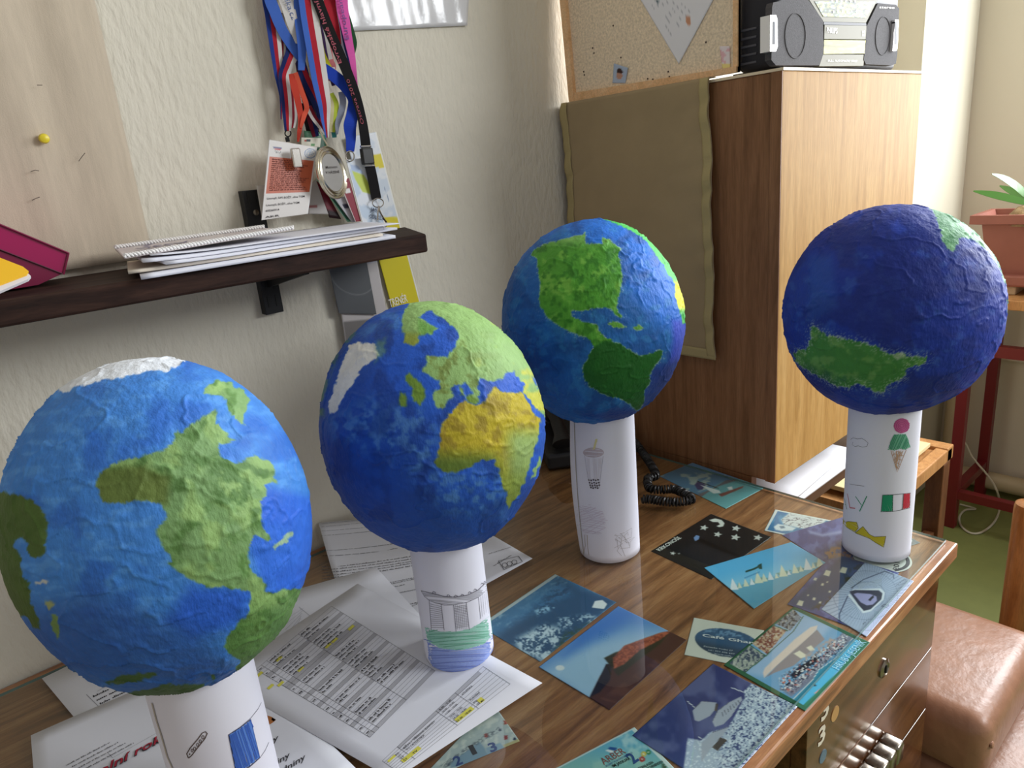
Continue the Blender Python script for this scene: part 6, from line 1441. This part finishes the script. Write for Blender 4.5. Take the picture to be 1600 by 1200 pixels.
rg = [Wl(*Zs([m2(1143 + 52 * math.cos(t), 822 + 42 * math.sin(t))], 6, 400, 0)[0], 0.948) for t in np.linspace(0, 2 * math.pi, 25)]; MB().tube(rg, 0.0008, 6, cap=False).build('split_ring', chrome, t_)
hk = [Wl(*Zs([m2(*p)], 6, 400, 0)[0], 0.946) for p in ((1150, 850), (1160, 900), (1190, 960), (1222, 1005), (1215, 1040), (1190, 1045))]; MB().tube(smooth_path(hk, 4), 0.0014, 8).build('hook', chrome, t_)
hk = [Wl(*Zs([m2(*p)], 6, 400, 0)[0], 0.946) for p in ((1150, 860), (1142, 920), (1140, 985))]; MB().tube(hk, 0.0012, 8).build('hook_lever', chrome, t_)
t_ = lanyard('wide royal blue strap curling over to a metal clip', [(520, 560), (630, 640), (740, 720), (840, 810), (915, 930), (905, 1060), (880, 1180), (888, 1300), (882, 1420)], [90, 100, 110, 115, 110, 115, 120, 95, 75], [fabric('royal_blue', (28, 62, 170))], 0.9585)
rg = [Wl(*Zs([m2(880 + 40 * math.cos(t), 385 + 48 * math.sin(t))], 6, 400, 0)[0], 0.953) for t in np.linspace(0, 2 * math.pi, 21)]; MB().tube(rg, 0.0009, 6, cap=False).build('split_ring', chrome, t_)
t_ = lanyard('orange red strap, left strand, with a metal badge clip', [(335, 690), (355, 800), (395, 960), (420, 1120), (405, 1240), (395, 1330)], [60, 66, 60, 52, 40, 16], [fabric('orange_red', (196, 66, 50))], 0.960)
cpa = Wl(*Zs([m2(378, 400)], 6, 400, 0)[0], 0.944)
MB().box(cpa - [0.0065, 0.003, 0.0125], cpa + [0.0065, 0.003, 0.0125], bevel=0.0015).build('badge_clip', chrome, t_)
lanyard('orange red strap, right strand, twisted narrow', [(370, 680), (425, 850), (475, 1000), (450, 1090), (420, 1200)], [40, 48, 46, 44, 26], [fabric('orange', (214, 88, 64))], 0.958)
lanyard('grey strap with a teal blue end behind the blue strap', [(800, 860), (815, 960), (795, 1060), (765, 1160), (760, 1260)], [60, 60, 62, 50, 20], [fabric('steel_grey', (150, 156, 172))], 0.968)
lanyard('pale cream strap with lime edge behind the medal ribbon', [(690, 880), (730, 980), (725, 1100), (715, 1240)], [70, 90, 80, 50], [fabric('cream', (214, 206, 160)), fabric('lime', (190, 206, 70))], 0.972)
lanyard('white and dark red ribbon ends above the medal', [(490, 1000), (540, 1100), (600, 1180), (650, 1260)], [60, 56, 50, 24], [WHT, fabric('dark_red', (120, 26, 40))], 0.966)
hkp = Wl(400 + 380 / 6, -740 / 6, 0.95)
MB().tube([hkp + [0, 0.05, 0.006], hkp + [0, 0.0, 0.004], hkp + [0, -0.006, 0.012]], 0.003, 10).build('wall_hook', railm, origin=hkp)
tag(bpy.data.objects['wall_hook'], 'dark metal wall hook carrying the bunch of lanyards', 'hook')
lanyard('teal strap end beside the cream one', [(720, 960), (735, 1060), (725, 1160), (735, 1290)], [46, 60, 64, 40], [fabric('teal', (70, 150, 150))], 0.976)
lanyard('dark maroon ribbon hanging behind the orange straps', [(400, 520), (440, 700), (470, 900), (520, 1120), (560, 1280)], [90, 110, 100, 80, 60], [fabric('maroon', (104, 22, 44)), NAVY], 0.978)
lanyard('white and blue ribbon behind the kinked tricolour', [(230, 120), (245, 400), (250, 640), (330, 860), (350, 1080), (340, 1200)], [70, 80, 80, 70, 70, 50], [WHT, fabric('dusty_red', (150, 40, 56)), WHT], 0.981)
lanyard('black strap deep behind the medal ribbon', [(480, 960), (500, 1080), (530, 1200), (540, 1320)], [120, 130, 130, 110], [fabric('soft_black', (34, 30, 34))], 0.983)
# badges
def bq(pts, Y):   # corners in crop (400,180) order: bl, br, tr, tl
    return [Wl(*Zs([m2(*p)], 6, 400, 0)[0], y_) for p, y_ in zip(pts, Y if isinstance(Y, (list, tuple)) else [Y] * 4)]
def badge(label, pts, Y, paint, nx=40, ny=50, name='badge', cat='badge', grp='badges hanging from the lanyards'):
    return card(name, label, cat, bq(pts, Y), paint, nx, ny, grp, 0.0010)
def p_orange(px, py, u, v):
    c = flat((214, 210, 206), len(px)); c = mixc(c, (190, 96, 66), 1.0 * ((v > 0.33) & (v < 0.79)) * ((u > 0.03) & (u < 0.97)))
    Z = lambda p: Zs([m2(*q) for q in p], 6, 400, 0)
    c = mixc(c, (60, 66, 120), inp(px, py, Z([(160, 295), (240, 305), (240, 318), (165, 310)]), 0.4)); c = mixc(c, (176, 60, 60), inp(px, py, Z([(168, 312), (238, 318), (225, 332), (180, 325)]), 0.4))
    for k in range(3): c = mixc(c, (110, 108, 108), line_m(px, py, Z([(180 + 20 * k + 10 * math.cos(t), 345 + 10 * math.sin(t)) for t in np.linspace(0, 6.3, 9)]), 0.35))
    c = mixc(c, (70, 110, 160), line_m(px, py, Z([(508 + 52 * math.cos(t), 358 + 44 * math.sin(t)) for t in np.linspace(0, 6.3, 16)]), 0.8)); c = mixc(c, (120, 150, 186), 0.7 * inp(px, py, Z([(508 + 40 * math.cos(t), 358 + 34 * math.sin(t)) for t in np.linspace(0, 6.2, 12)]), 0.5) * (fbm2(px, py, 1.2, 2, 91) > 0.5))
    return mixc(c, (232, 234, 236), 0.5 * ((u < 0.02) | (u > 0.98)))
ob = badge('orange and white coach badge in a clear sleeve, nearest the shelf front', [(52, 985), (488, 925), (575, 300), (125, 228)], [0.948, 0.948, 0.958, 0.958], p_orange, 70, 100)
lt = MB(); rr = random.Random(21)
ob_q = bq([(52, 985), (488, 925), (575, 300), (125, 228)], [0.948, 0.948, 0.958, 0.958])
def obp(u, v): return (1 - u) * (1 - v) * ob_q[0] + u * (1 - v) * ob_q[1] + u * v * ob_q[2] + (1 - u) * v * ob_q[3]
for k in range(16): fake_text(lt, obp(0.10, 0.755 - k * 0.026), obp(0.10 + rr.uniform(0.5, 0.82), 0.755 - k * 0.026), 0.0018, rr, (0, -1, 0), 0.0005)
tag(lt.build('rules_text', mat('brown_print', (112, 52, 40)), ob), kind='stuff')
lt = MB()
for t_, v0, w, b_ in (('Litomyšl, DPS BOŽT, ulice TGM', 0.255, 0.80, 1), ('Litomyšl, BOŽT, ulice TGM', 0.17, 0.70, 1), ('605260914', 0.10, 0.28, 1), ('AKR', 0.02, 0.3, 1)):
    text_on(lt, t_, obp(0.07, v0), obp(0.07 + w, v0), (0, -1, 0), height=0.0026, bold=0.01, lift=0.0008)
tag(lt.build('printed_lines', inkd, ob), kind='stuff')
badge('plain white badge behind the orange one, next to the shelf rail', [(60, 985), (110, 975), (90, 655), (5, 660)], 0.972, lambda px, py, u, v: flat((196, 192, 184), len(px)), 6, 8)
badge('dark green card with a small white label behind the medal', [(470, 330), (660, 330), (655, 165), (450, 145)], 0.978, lambda px, py, u, v: mixc(flat((78, 128, 100), len(px)), (50, 90, 70), 1.0 * (v < 0.6)), 8, 8)
def p_lab(px, py, u, v):
    c = flat((214, 212, 194), len(px)); c = mixc(c, (40, 60, 60), 1.0 * ((abs(u - 0.36) < 0.09) & (abs(v - 0.70) < 0.14))); c = mixc(c, (180, 70, 60), 1.0 * ((abs(u - 0.20) < 0.05) & (abs(v - 0.68) < 0.12))); return mixc(c, (90, 150, 90), 1.0 * ((abs(u - 0.6) < 0.10) & (abs(v - 0.22) < 0.12)))
badge('small cream label card above the orange badge', [(425, 295), (600, 300), (612, 215), (425, 208)], 0.970, p_lab, 30, 16)
badge('grey white card with red print right of the orange badge', [(490, 925), (680, 930), (560, 600), (520, 640)], 0.972, lambda px, py, u, v: mixc(flat((176, 172, 170), len(px)), (130, 60, 60), 0.8 * ((abs(v - 0.24) < 0.03) & (u < 0.5))), 16, 24)
badge('dark red folded card below the medal', [(690, 960), (800, 975), (620, 640), (556, 610)], 0.975, lambda px, py, u, v: mixc(flat((110, 24, 42), len(px)), (40, 20, 24), 1.0 * (v < 0.25)), 8, 12)
badge('long dark green card with teal edge under the medal', [(860, 1000), (905, 1000), (720, 740), (560, 590)], 0.968, lambda px, py, u, v: mixc(flat((48, 92, 74), len(px)), (128, 190, 160), 1.0 * (u < 0.12) + 1.0 * (v < 0.05)), 14, 14)
badge('pale card with dark marks between the medal and the maroon badge', [(900, 1005), (945, 1000), (850, 760), (735, 780)], 0.964, lambda px, py, u, v: mixc(flat((186, 184, 190), len(px)), (60, 60, 80), 1.0 * ((abs(v - 0.65) < 0.08) & (abs(u - 0.6) < 0.3))), 14, 18)
def p_maroon(px, py, u, v):
    c = flat((142, 52, 66), len(px)); c = mixc(c, (226, 222, 222), 1.0 * ((abs(v - 0.72) < 0.05) & (abs(u - 0.5) < 0.28))); return mixc(c, (214, 206, 204), 1.0 * (u < 0.12))
badge('narrow maroon badge with a white emblem right of the medal', [(932, 1000), (985, 993), (872, 590), (770, 612)], 0.958, p_maroon, 16, 40)
def p_front(px, py, u, v):
    c = mixc(flat((196, 212, 230), len(px)), (224, 230, 238), sstep(fbm2(px, py, 0.07, 3, 95), 0.45, 0.6)); Z = lambda p: Zs([m2(*q) for q in p], 6, 400, 0)
    c = mixc(c, (196, 212, 90), inp(px, py, Z([(900, 520), (1010, 560), (1060, 640), (1080, 740), (1000, 720), (930, 600)]), 1.2)); c = mixc(c, (176, 196, 226), inp(px, py, Z([(880, 460), (960, 480), (1010, 550), (900, 520)]), 1))
    return mixc(c, (240, 240, 242), 1.0 * ((u < 0.05) | (u > 0.97)))
fbg = badge('pale blue badge with a lime sweep, hanging under the black hook', [(1000, 1015), (1215, 1030), (1010, 400), (845, 420)], [0.955, 0.955, 0.956, 0.956], p_front, 40, 70)
lt = MB()
for t_, a, b in (('JAN', (1070, 900), (1140, 915)), ('ODLOŽIL', (1060, 965), (1200, 985))): text_on(lt, t_, *[Wl(*Zs([m2(*p)], 6, 400, 0)[0], 0.9545) for p in (a, b)], (0, -1, 0), height=0.006, lift=0.0008)
tag(lt.build('handwriting', mat('blue_black_ink', (50, 62, 92)), fbg), kind='stuff')
def p_trener(px, py, u, v):
    c = mixc(flat((208, 218, 230), len(px)), (228, 232, 236), sstep(fbm2(px, py, 0.08, 3, 96), 0.45, 0.6))
    c = mixc(c, (222, 206, 44), sstep(py, 338, 340) + 1.0 * ((py > 241) & (py < 262) & (u > 0.60)))
    c = mixc(c, (84, 110, 150), 0.8 * line_m(px, py, Zs([m2(1205, 680), m2(1255, 830)], 6, 400, 0), 0.5))
    return mixc(c, (238, 238, 232), 1.0 * (u > 0.955))
tq = [Wl(618, 500, 0.9935), Wl(664, 500, 0.9935), Wl(588, 206, 0.9935), Wl(540, 215, 0.9935)]
tr_ = card('long_badge', 'long yellow and white trainer card hanging behind the shelf', 'badge', tq, p_trener, 40, 130, 'badges hanging from the lanyards', 0.0010)
lt = MB(); text_on(lt, 'TRENÉR', Wl(609, 480, 0.992), Wl(637, 471, 0.992), (0, -1, 0), height=0.013, bold=0.01, lift=0.0006); tag(lt.build('lettering', mat('white_ink', (238, 236, 226)), tr_), kind='stuff')
def cq_(pts, Y): return [Wl(*Zs([p], 7.06, 480, 390)[0], Y) for p in pts]
card('hanging_card', 'dark grey card hanging below the shelf left of the yellow card', 'card', cq_([(350, 705), (765, 715), (650, 100), (235, 180)], 0.984), lambda px, py, u, v: mixc(flat((92, 94, 96), len(px)), (150, 152, 154), 0.5 * np.exp(-((np.hypot(u - 0.62, (v - 0.85) * 1.3) - 0.62) / 0.014) ** 2)), 50, 60, None, 0.0008)
card('hanging_card', 'pale card hanging below the shelf behind the dark grey one', 'card', cq_([(440, 1150), (960, 1120), (765, 90), (300, 180)], 0.988), lambda px, py, u, v: mixc(mixc(flat((196, 190, 188), len(px)), (126, 122, 120), 1.0 * ((u > 0.03) & (u < 0.86) & (v < 0.36))), (150, 160, 190), 0.6 * (v > 0.97)), 30, 40, None, 0.0008)
# medal
mc = Wl(*Zs([m2(712, 540)], 6, 400, 0)[0], 0.945); MAX = np.array([0.50, -0.86, 0.08]); MAX /= np.linalg.norm(MAX); MXT = np.cross([0, 0, 1.0], MAX); MXT /= np.linalg.norm(MXT)
md = thing('silver_medal', mc - [0, 0, 0.037], 'round silver medal with gold rims hanging in the middle of the bunch', 'medal')
gold = mat('pale_gold', (212, 204, 184), rough=0.25, metal=1.0); silv = mat('brushed_silver', (178, 176, 174), rough=0.5, metal=0.5, bump=(120, 0.4, 0.001))
MB().lathe(mc, MAX, [(0.034, -0.003), (0.036, -0.002), (0.0365, 0.0), (0.035, 0.002), (0.033, 0.0012), (0.0315, 0.0026), (0.0295, 0.0014), (0.0278, 0.0024), (0.026, 0.0006), (0.0, 0.0006)], 56).build('medal_rim', gold, md, smooth=True)
MB().lathe(mc, MAX, [(0.0255, 0.0), (0.0255, 0.0010), (0.0, 0.0010)], 48).build('medal_face', silv, md)
lt = MB()
for t_, dz_, w in (('Mistrovství', 0.006, 0.030), ('V HÁZENÉ', -0.001, 0.036), ('LAZERMAN', -0.008, 0.036)): text_on(lt, t_, mc + MXT * (-w / 2) + MAX * 0.0012 + [0, 0, dz_], mc + MXT * (w / 2) + MAX * 0.0012 + [0, 0, dz_], MAX, height=0.0034, bold=0.01, lift=0.0003)
tag(lt.build('engraving', mat('engraved_dark', (66, 60, 58)), md), kind='stuff')
MB().tube([mc + [0.0, 0, 0.036], mc + [-0.004, 0.001, 0.046], mc + [-0.008, 0.001, 0.058]], 0.0012, 8).build('medal_loop', gold, md)

# ================================================================== TELEPHONE
ph = thing('telephone', (0.90, 0.87, 0.7552), 'black desk telephone between the wall and the oak cabinet', 'telephone')
phm = mat('phone_black', (24, 23, 24), rough=0.4)
pux, puy = np.array([0.82, -0.572, 0]), np.array([0.572, 0.82, 0]); p0 = np.array([0.828, 0.900, 0.7555])
def pp_(a, b, h): return p0 + pux * a + puy * b + np.array([0, 0, h])
o = MB().prism([pp_(0, 0, 0), pp_(0, 0.105, 0), pp_(0, 0.105, 0.062), pp_(0, 0, 0.030)][::-1], pux * 0.168).build('phone_body', phm, ph)
md_ = o.modifiers.new('round', 'BEVEL'); md_.width = 0.006; md_.segments = 3
def pf(a, b, h=0.0): return pp_(a, b, 0.030 + b * 0.032 / 0.105 + h)
hs = MB().tube(smooth_path([pf(0.032, 0.0, 0.020), pf(0.032, 0.022, 0.030), pf(0.032, 0.075, 0.030), pf(0.032, 0.100, 0.018)], 5), [0.020, 0.019, 0.017, 0.015, 0.013, 0.013, 0.013, 0.013, 0.013, 0.013, 0.014, 0.015, 0.017, 0.019, 0.021, 0.021], 14)
hs.build('handset', phm, ph, smooth=True)
for r_ in range(4):
    for c_i in range(3):
        a_, b_ = 0.072 + c_i * 0.024, 0.014 + r_ * 0.020
        MB().prism([pf(a_, b_, 0.0005), pf(a_ + 0.016, b_, 0.0005), pf(a_ + 0.016, b_ + 0.013, 0.0005), pf(a_, b_ + 0.013, 0.0005)][::-1], (0, 0, 0.003)).build('key', mat('phone_key', (58, 58, 60), rough=0.5), ph)
MB().prism([pf(0.150, 0.030, 0.0003), pf(0.160, 0.030, 0.0003), pf(0.160, 0.034, 0.0003), pf(0.150, 0.034, 0.0003)][::-1], (0, 0, 0.002)).build('status_light', mat('pale_led', (200, 200, 196)), ph)
cz4 = lambda x, y, h: onplane((840 + x / 4.0, 640 + y / 4.0), (0, 0, 1), 0.7555 + h)
path = smooth_path([pf(0.170, 0.03, -0.012), pf(0.178, 0.02, -0.016), cz4(735, 395, 0.012), cz4(690, 430, 0.012), cz4(700, 490, 0.010), cz4(770, 500, 0.010), cz4(860, 500, 0.010), cz4(960, 555, 0.010), cz4(900, 575, 0.009), cz4(800, 575, 0.009), cz4(700, 560, 0.009), cz4(650, 560, 0.009)], 60)
mb = MB(); co = []
L_ = 0.0; prev = path[0]
for p in path:
    L_ += np.linalg.norm(p - prev); prev = p; a = L_ / 0.0048 * 2 * math.pi; co.append(p + 0.0062 * np.array([math.cos(a) * 0.7, math.cos(a) * -0.7, math.sin(a)]))
dense = []
path2 = smooth_path(path[::6], 40); L_ = 0.0; prev = path2[0]
for p in path2:
    L_ += np.linalg.norm(p - prev); t = p - prev; prev = p
    t = t / (np.linalg.norm(t) + 1e-12); x = np.cross(t, [0, 0, 1.0]); x /= np.linalg.norm(x) + 1e-12; y = np.cross(x, t)
    a = L_ / 0.0050 * 2 * math.pi; dense.append(p + 0.0060 * (math.cos(a) * x + math.sin(a) * y))
mb.tube(dense[1:], 0.0019, 5); mb.build('coiled_cord', phm, ph, smooth=True)

# ================================================================== RIGHT SIDE OF THE ROOM
redsteel = mat('dark_red_steel', (112, 26, 32), rough=0.4); lightwood = wood('light_bench_wood', (168, 116, 66), (190, 138, 84), (206, 156, 102), (6, 6, 1), 6, 0.5)
tb = thing('school_table', (2.6, 0.2, 0), 'school table with dark red steel frame under the planter', 'table')
MB().box((2.44, -0.90, 0.765), (2.82, 0.745, 0.795), bevel=0.003).build('table_top', lightwood, tb)
for x, y in ((2.48, 0.70), (2.78, 0.70), (2.48, -0.85), (2.78, -0.85)): MB().box((x - 0.016, y - 0.016, 0), (x + 0.016, y + 0.016, 0.765), bevel=0.002).build('leg', redsteel, tb)
MB().box((2.466, -0.85, 0.11), (2.494, 0.70, 0.138)).build('lower_rail', redsteel, tb); MB().box((2.466, -0.85, 0.61), (2.494, 0.70, 0.645)).build('upper_rail', redsteel, tb)
MB().box((2.48, 0.686, 0.11), (2.78, 0.714, 0.138)).build('side_rail', redsteel, tb)
pl = thing('planter_box', (2.6, 0.3, 0.795), 'terracotta plastic window box planter on the school table', 'planter')
terra = mat('terracotta_plastic', (150, 92, 78), rough=0.55, noise=(20, 0.06), bump=(60, 0.1, 0.001))
mb = MB(); y0, y1 = -0.25, 0.705
def ringbox(x0, x1, ya, yb, zc): return [np.array(p) for p in ((x0, ya, zc), (x1, ya, zc), (x1, yb, zc), (x0, yb, zc))]
lv = [ringbox(2.535, 2.665, y0 + 0.02, y1 - 0.02, 0.855), ringbox(2.515, 2.685, y0, y1, 1.005), ringbox(2.500, 2.700, y0 - 0.015, y1 + 0.030, 1.008), ringbox(2.500, 2.700, y0 - 0.015, y1 + 0.030, 1.034), ringbox(2.515, 2.685, y0, y1 + 0.015, 1.034), ringbox(2.520, 2.680, y0 + 0.005, y1 + 0.005, 1.005)]
V = sum(lv, []); Fc = [(3, 2, 1, 0)]
for i in range(len(lv) - 1):
    for j in range(4): Fc.append((i * 4 + j, i * 4 + (j + 1) % 4, i * 4 + 4 + (j + 1) % 4, i * 4 + 4 + j))
e_ = (len(lv) - 1) * 4; mb.add(V, Fc); mb.build('planter_body', terra, pl)
mb = MB(); mb.add([v for v in lv[5]], [(0, 1, 2, 3)]); mb.build('soil', mat('potting_soil', (92, 70, 50), rough=0.95, bump=(60, 0.8, 0.006)), pl)
MB().box((2.505, y0 - 0.01, 0.822), (2.695, y1 + 0.01, 0.856), bevel=0.006).build('saucer', terra, pl)
for y in (0.62, 0.2, -0.2): MB().box((2.52, y - 0.02, 0.795), (2.66, y + 0.02, 0.822), bevel=0.004).build('foot_block', mat('pale_wood_block', (190, 168, 136)), pl)
rk = MB().lathe((2.56, 0.60, 1.0), (0, 0, 1), [(0.055, 0.0), (0.05, 0.03), (0.03, 0.052), (0.012, 0.058)], 14); rk.build('root_clump', mat('gnarled_root', (150, 126, 92), rough=0.9, bump=(50, 1.0, 0.01), noise=(40, 0.3)), pl, smooth=True)
leafm = mat('green_leaf', (70, 116, 44), rough=0.4)
for k, (az_, ln, el) in enumerate(((95, 0.16, 12), (60, 0.13, 20), (-60, 0.2, 35), (150, 0.16, 40), (-110, 0.2, 45), (20, 0.15, 60))):
    a = math.radians(az_); base = np.array([2.555, 0.585, 1.055]); mb = MB(); pts = []
    for t in np.linspace(0, 1, 9): pts.append(base + np.array([math.cos(a) * ln * t, math.sin(a) * ln * t, ln * math.tan(math.radians(el)) * t * (1 - 0.45 * t) + 0.03 * t]))
    mb.ribbon(pts, (-0.75, -0.35, 0.55), [0.004, 0.014, 0.021, 0.024, 0.025, 0.024, 0.020, 0.013, 0.004]); mb.build('leaf', leafm, pl, solid=0.001)
so = thing('wooden_stool', (1.85, 0.78, 0), 'low wooden bench with papers behind the desk end', 'bench')
darkst = wood('bench_leg_wood', (88, 54, 32), (110, 70, 42), (128, 84, 52), (6, 6, 1), 6, 0.5)
MB().box((1.60, 0.60, 0.415), (2.08, 0.632, 0.452), bevel=0.003).build('front_rail', lightwood, so); MB().box((1.60, 0.92, 0.415), (2.08, 0.952, 0.452), bevel=0.003).build('back_rail', lightwood, so)
MB().box((2.045, 0.60, 0.415), (2.09, 0.952, 0.456), bevel=0.003).build('end_rail', lightwood, so); MB().box((1.60, 0.632, 0.425), (2.045, 0.92, 0.445)).build('seat_board', lightwood, so)
for x in (1.63, 2.05):
    for y in (0.622, 0.93): MB().box((x - 0.024, y - 0.022, 0), (x + 0.024, y + 0.022, 0.415), bevel=0.003).build('leg', darkst, so)
MB().box((1.63, 0.61, 0.16), (2.05, 0.635, 0.205)).build('stretcher', darkst, so); MB().box((1.63, 0.635, 0.17), (2.05, 0.92, 0.18)).build('lower_shelf', mat('pale_lower_shelf', (190, 182, 170)), so)
tag(MB().box((1.63, 0.64, 0.4575), (2.03, 0.915, 0.470), bevel=0.002).build('paper_pile', mat('cream_paper', (226, 210, 160), rough=0.8)), 'cream paper pile lying on the low bench', 'papers')
# chair at the right border
ch = thing('wooden_chair', (1.62, 0.2, 0), 'light wooden chair with rounded posts cut by the right picture border', 'chair')
chw = wood('chair_wood', (150, 92, 42), (176, 114, 58), (196, 134, 74), (8, 8, 1), 6, 0.4, 0.2)
def post(x, y, zt, r=0.026): return MB().tube([(x, y, 0), (x, y, zt - 0.012), (x, y, zt - 0.003), (x, y, zt)], [r, r, r * 0.93, r * 0.7], 20)
post(1.512, 0.296, 0.603).build('leg', chw, ch, smooth=True); post(1.512, -0.10, 0.603).build('leg', chw, ch, smooth=True)
post(1.90, 0.27, 0.78).build('leg', chw, ch, smooth=True); post(1.90, -0.08, 0.78).build('leg', chw, ch, smooth=True)
MB().box((1.49, -0.11, 0.40), (1.92, 0.30, 0.435), bevel=0.008).build('seat', chw, ch)
MB().tube(smooth_path([(1.58, 0.285, 0.655), (1.66, 0.288, 0.668), (1.78, 0.28, 0.672), (1.90, 0.27, 0.672)], 6), 0.024, 14).build('armrest', chw, ch, smooth=True)
MB().box((1.885, -0.08, 0.60), (1.915, 0.27, 0.76), bevel=0.006).build('backrest', chw, ch)
MB().box((1.50, -0.09, 0.30), (1.525, 0.285, 0.36)).build('stretcher', mat('dark_chair_wood', (90, 44, 24)), ch)
# leather seat
ls = thing('leather_stool', (1.2, 0.38, 0), 'brown leather padded stool beside the desk drawers', 'stool')
lea = mat('brown_leather', (150, 108, 84), rough=0.36, noise=(18, 0.14), bump=[(90, 0.35, 0.002), (14, 0.3, 0.006)])
def cushion(lo_, hi_, r, name):
    o = MB().box(lo_, hi_, bevel=r, seg=5).build(name, lea, ls, smooth=False)
    o.data.polygons.foreach_set('use_smooth', np.ones(len(o.data.polygons), bool)); return o
cushion((1.035, 0.215, 0.335), (1.335, 0.545, 0.450), 0.030, 'top_cushion'); cushion((1.035, 0.150, 0.17), (1.335, 0.545, 0.334), 0.030, 'lower_cushion')
for x, y in ((1.075, 0.20), (1.295, 0.20), (1.075, 0.51), (1.295, 0.51)): MB().box((x - 0.018, y - 0.018, 0), (x + 0.018, y + 0.018, 0.172)).build('leg', darkst, ls)
MB().lathe((1.06, 0.2155, 0.405), (0, -1, 0.2), [(0.006, 0), (0.005, 0.002), (0.002, 0.003)], 12).build('upholstery_button', lea, ls)
# loose white cable on the floor
wc = [Xp(1490, 668, 2.70), Xp(1507, 690, 2.70), Xp(1520, 715, 2.70), Xp(1545, 745, 2.68), Xp(1558, 768, 2.64), Dk(1562, 793, 0.005), Dk(1554, 815, 0.004), Dk(1535, 831, 0.004), Dk(1517, 833, 0.004), Dk(1502, 822, 0.004), Dk(1499, 808, 0.004), Dk(1508, 797, 0.004), Dk(1524, 795, 0.004), Dk(1500, 788, 0.004)]
tag(MB().tube(smooth_path(wc, 6), 0.0035, 8).build('white_cable', mat('cable_white', (196, 190, 172), rough=0.5), origin=wc[8], smooth=True), 'loose white cable looping on the green floor by the red table leg', 'cable')
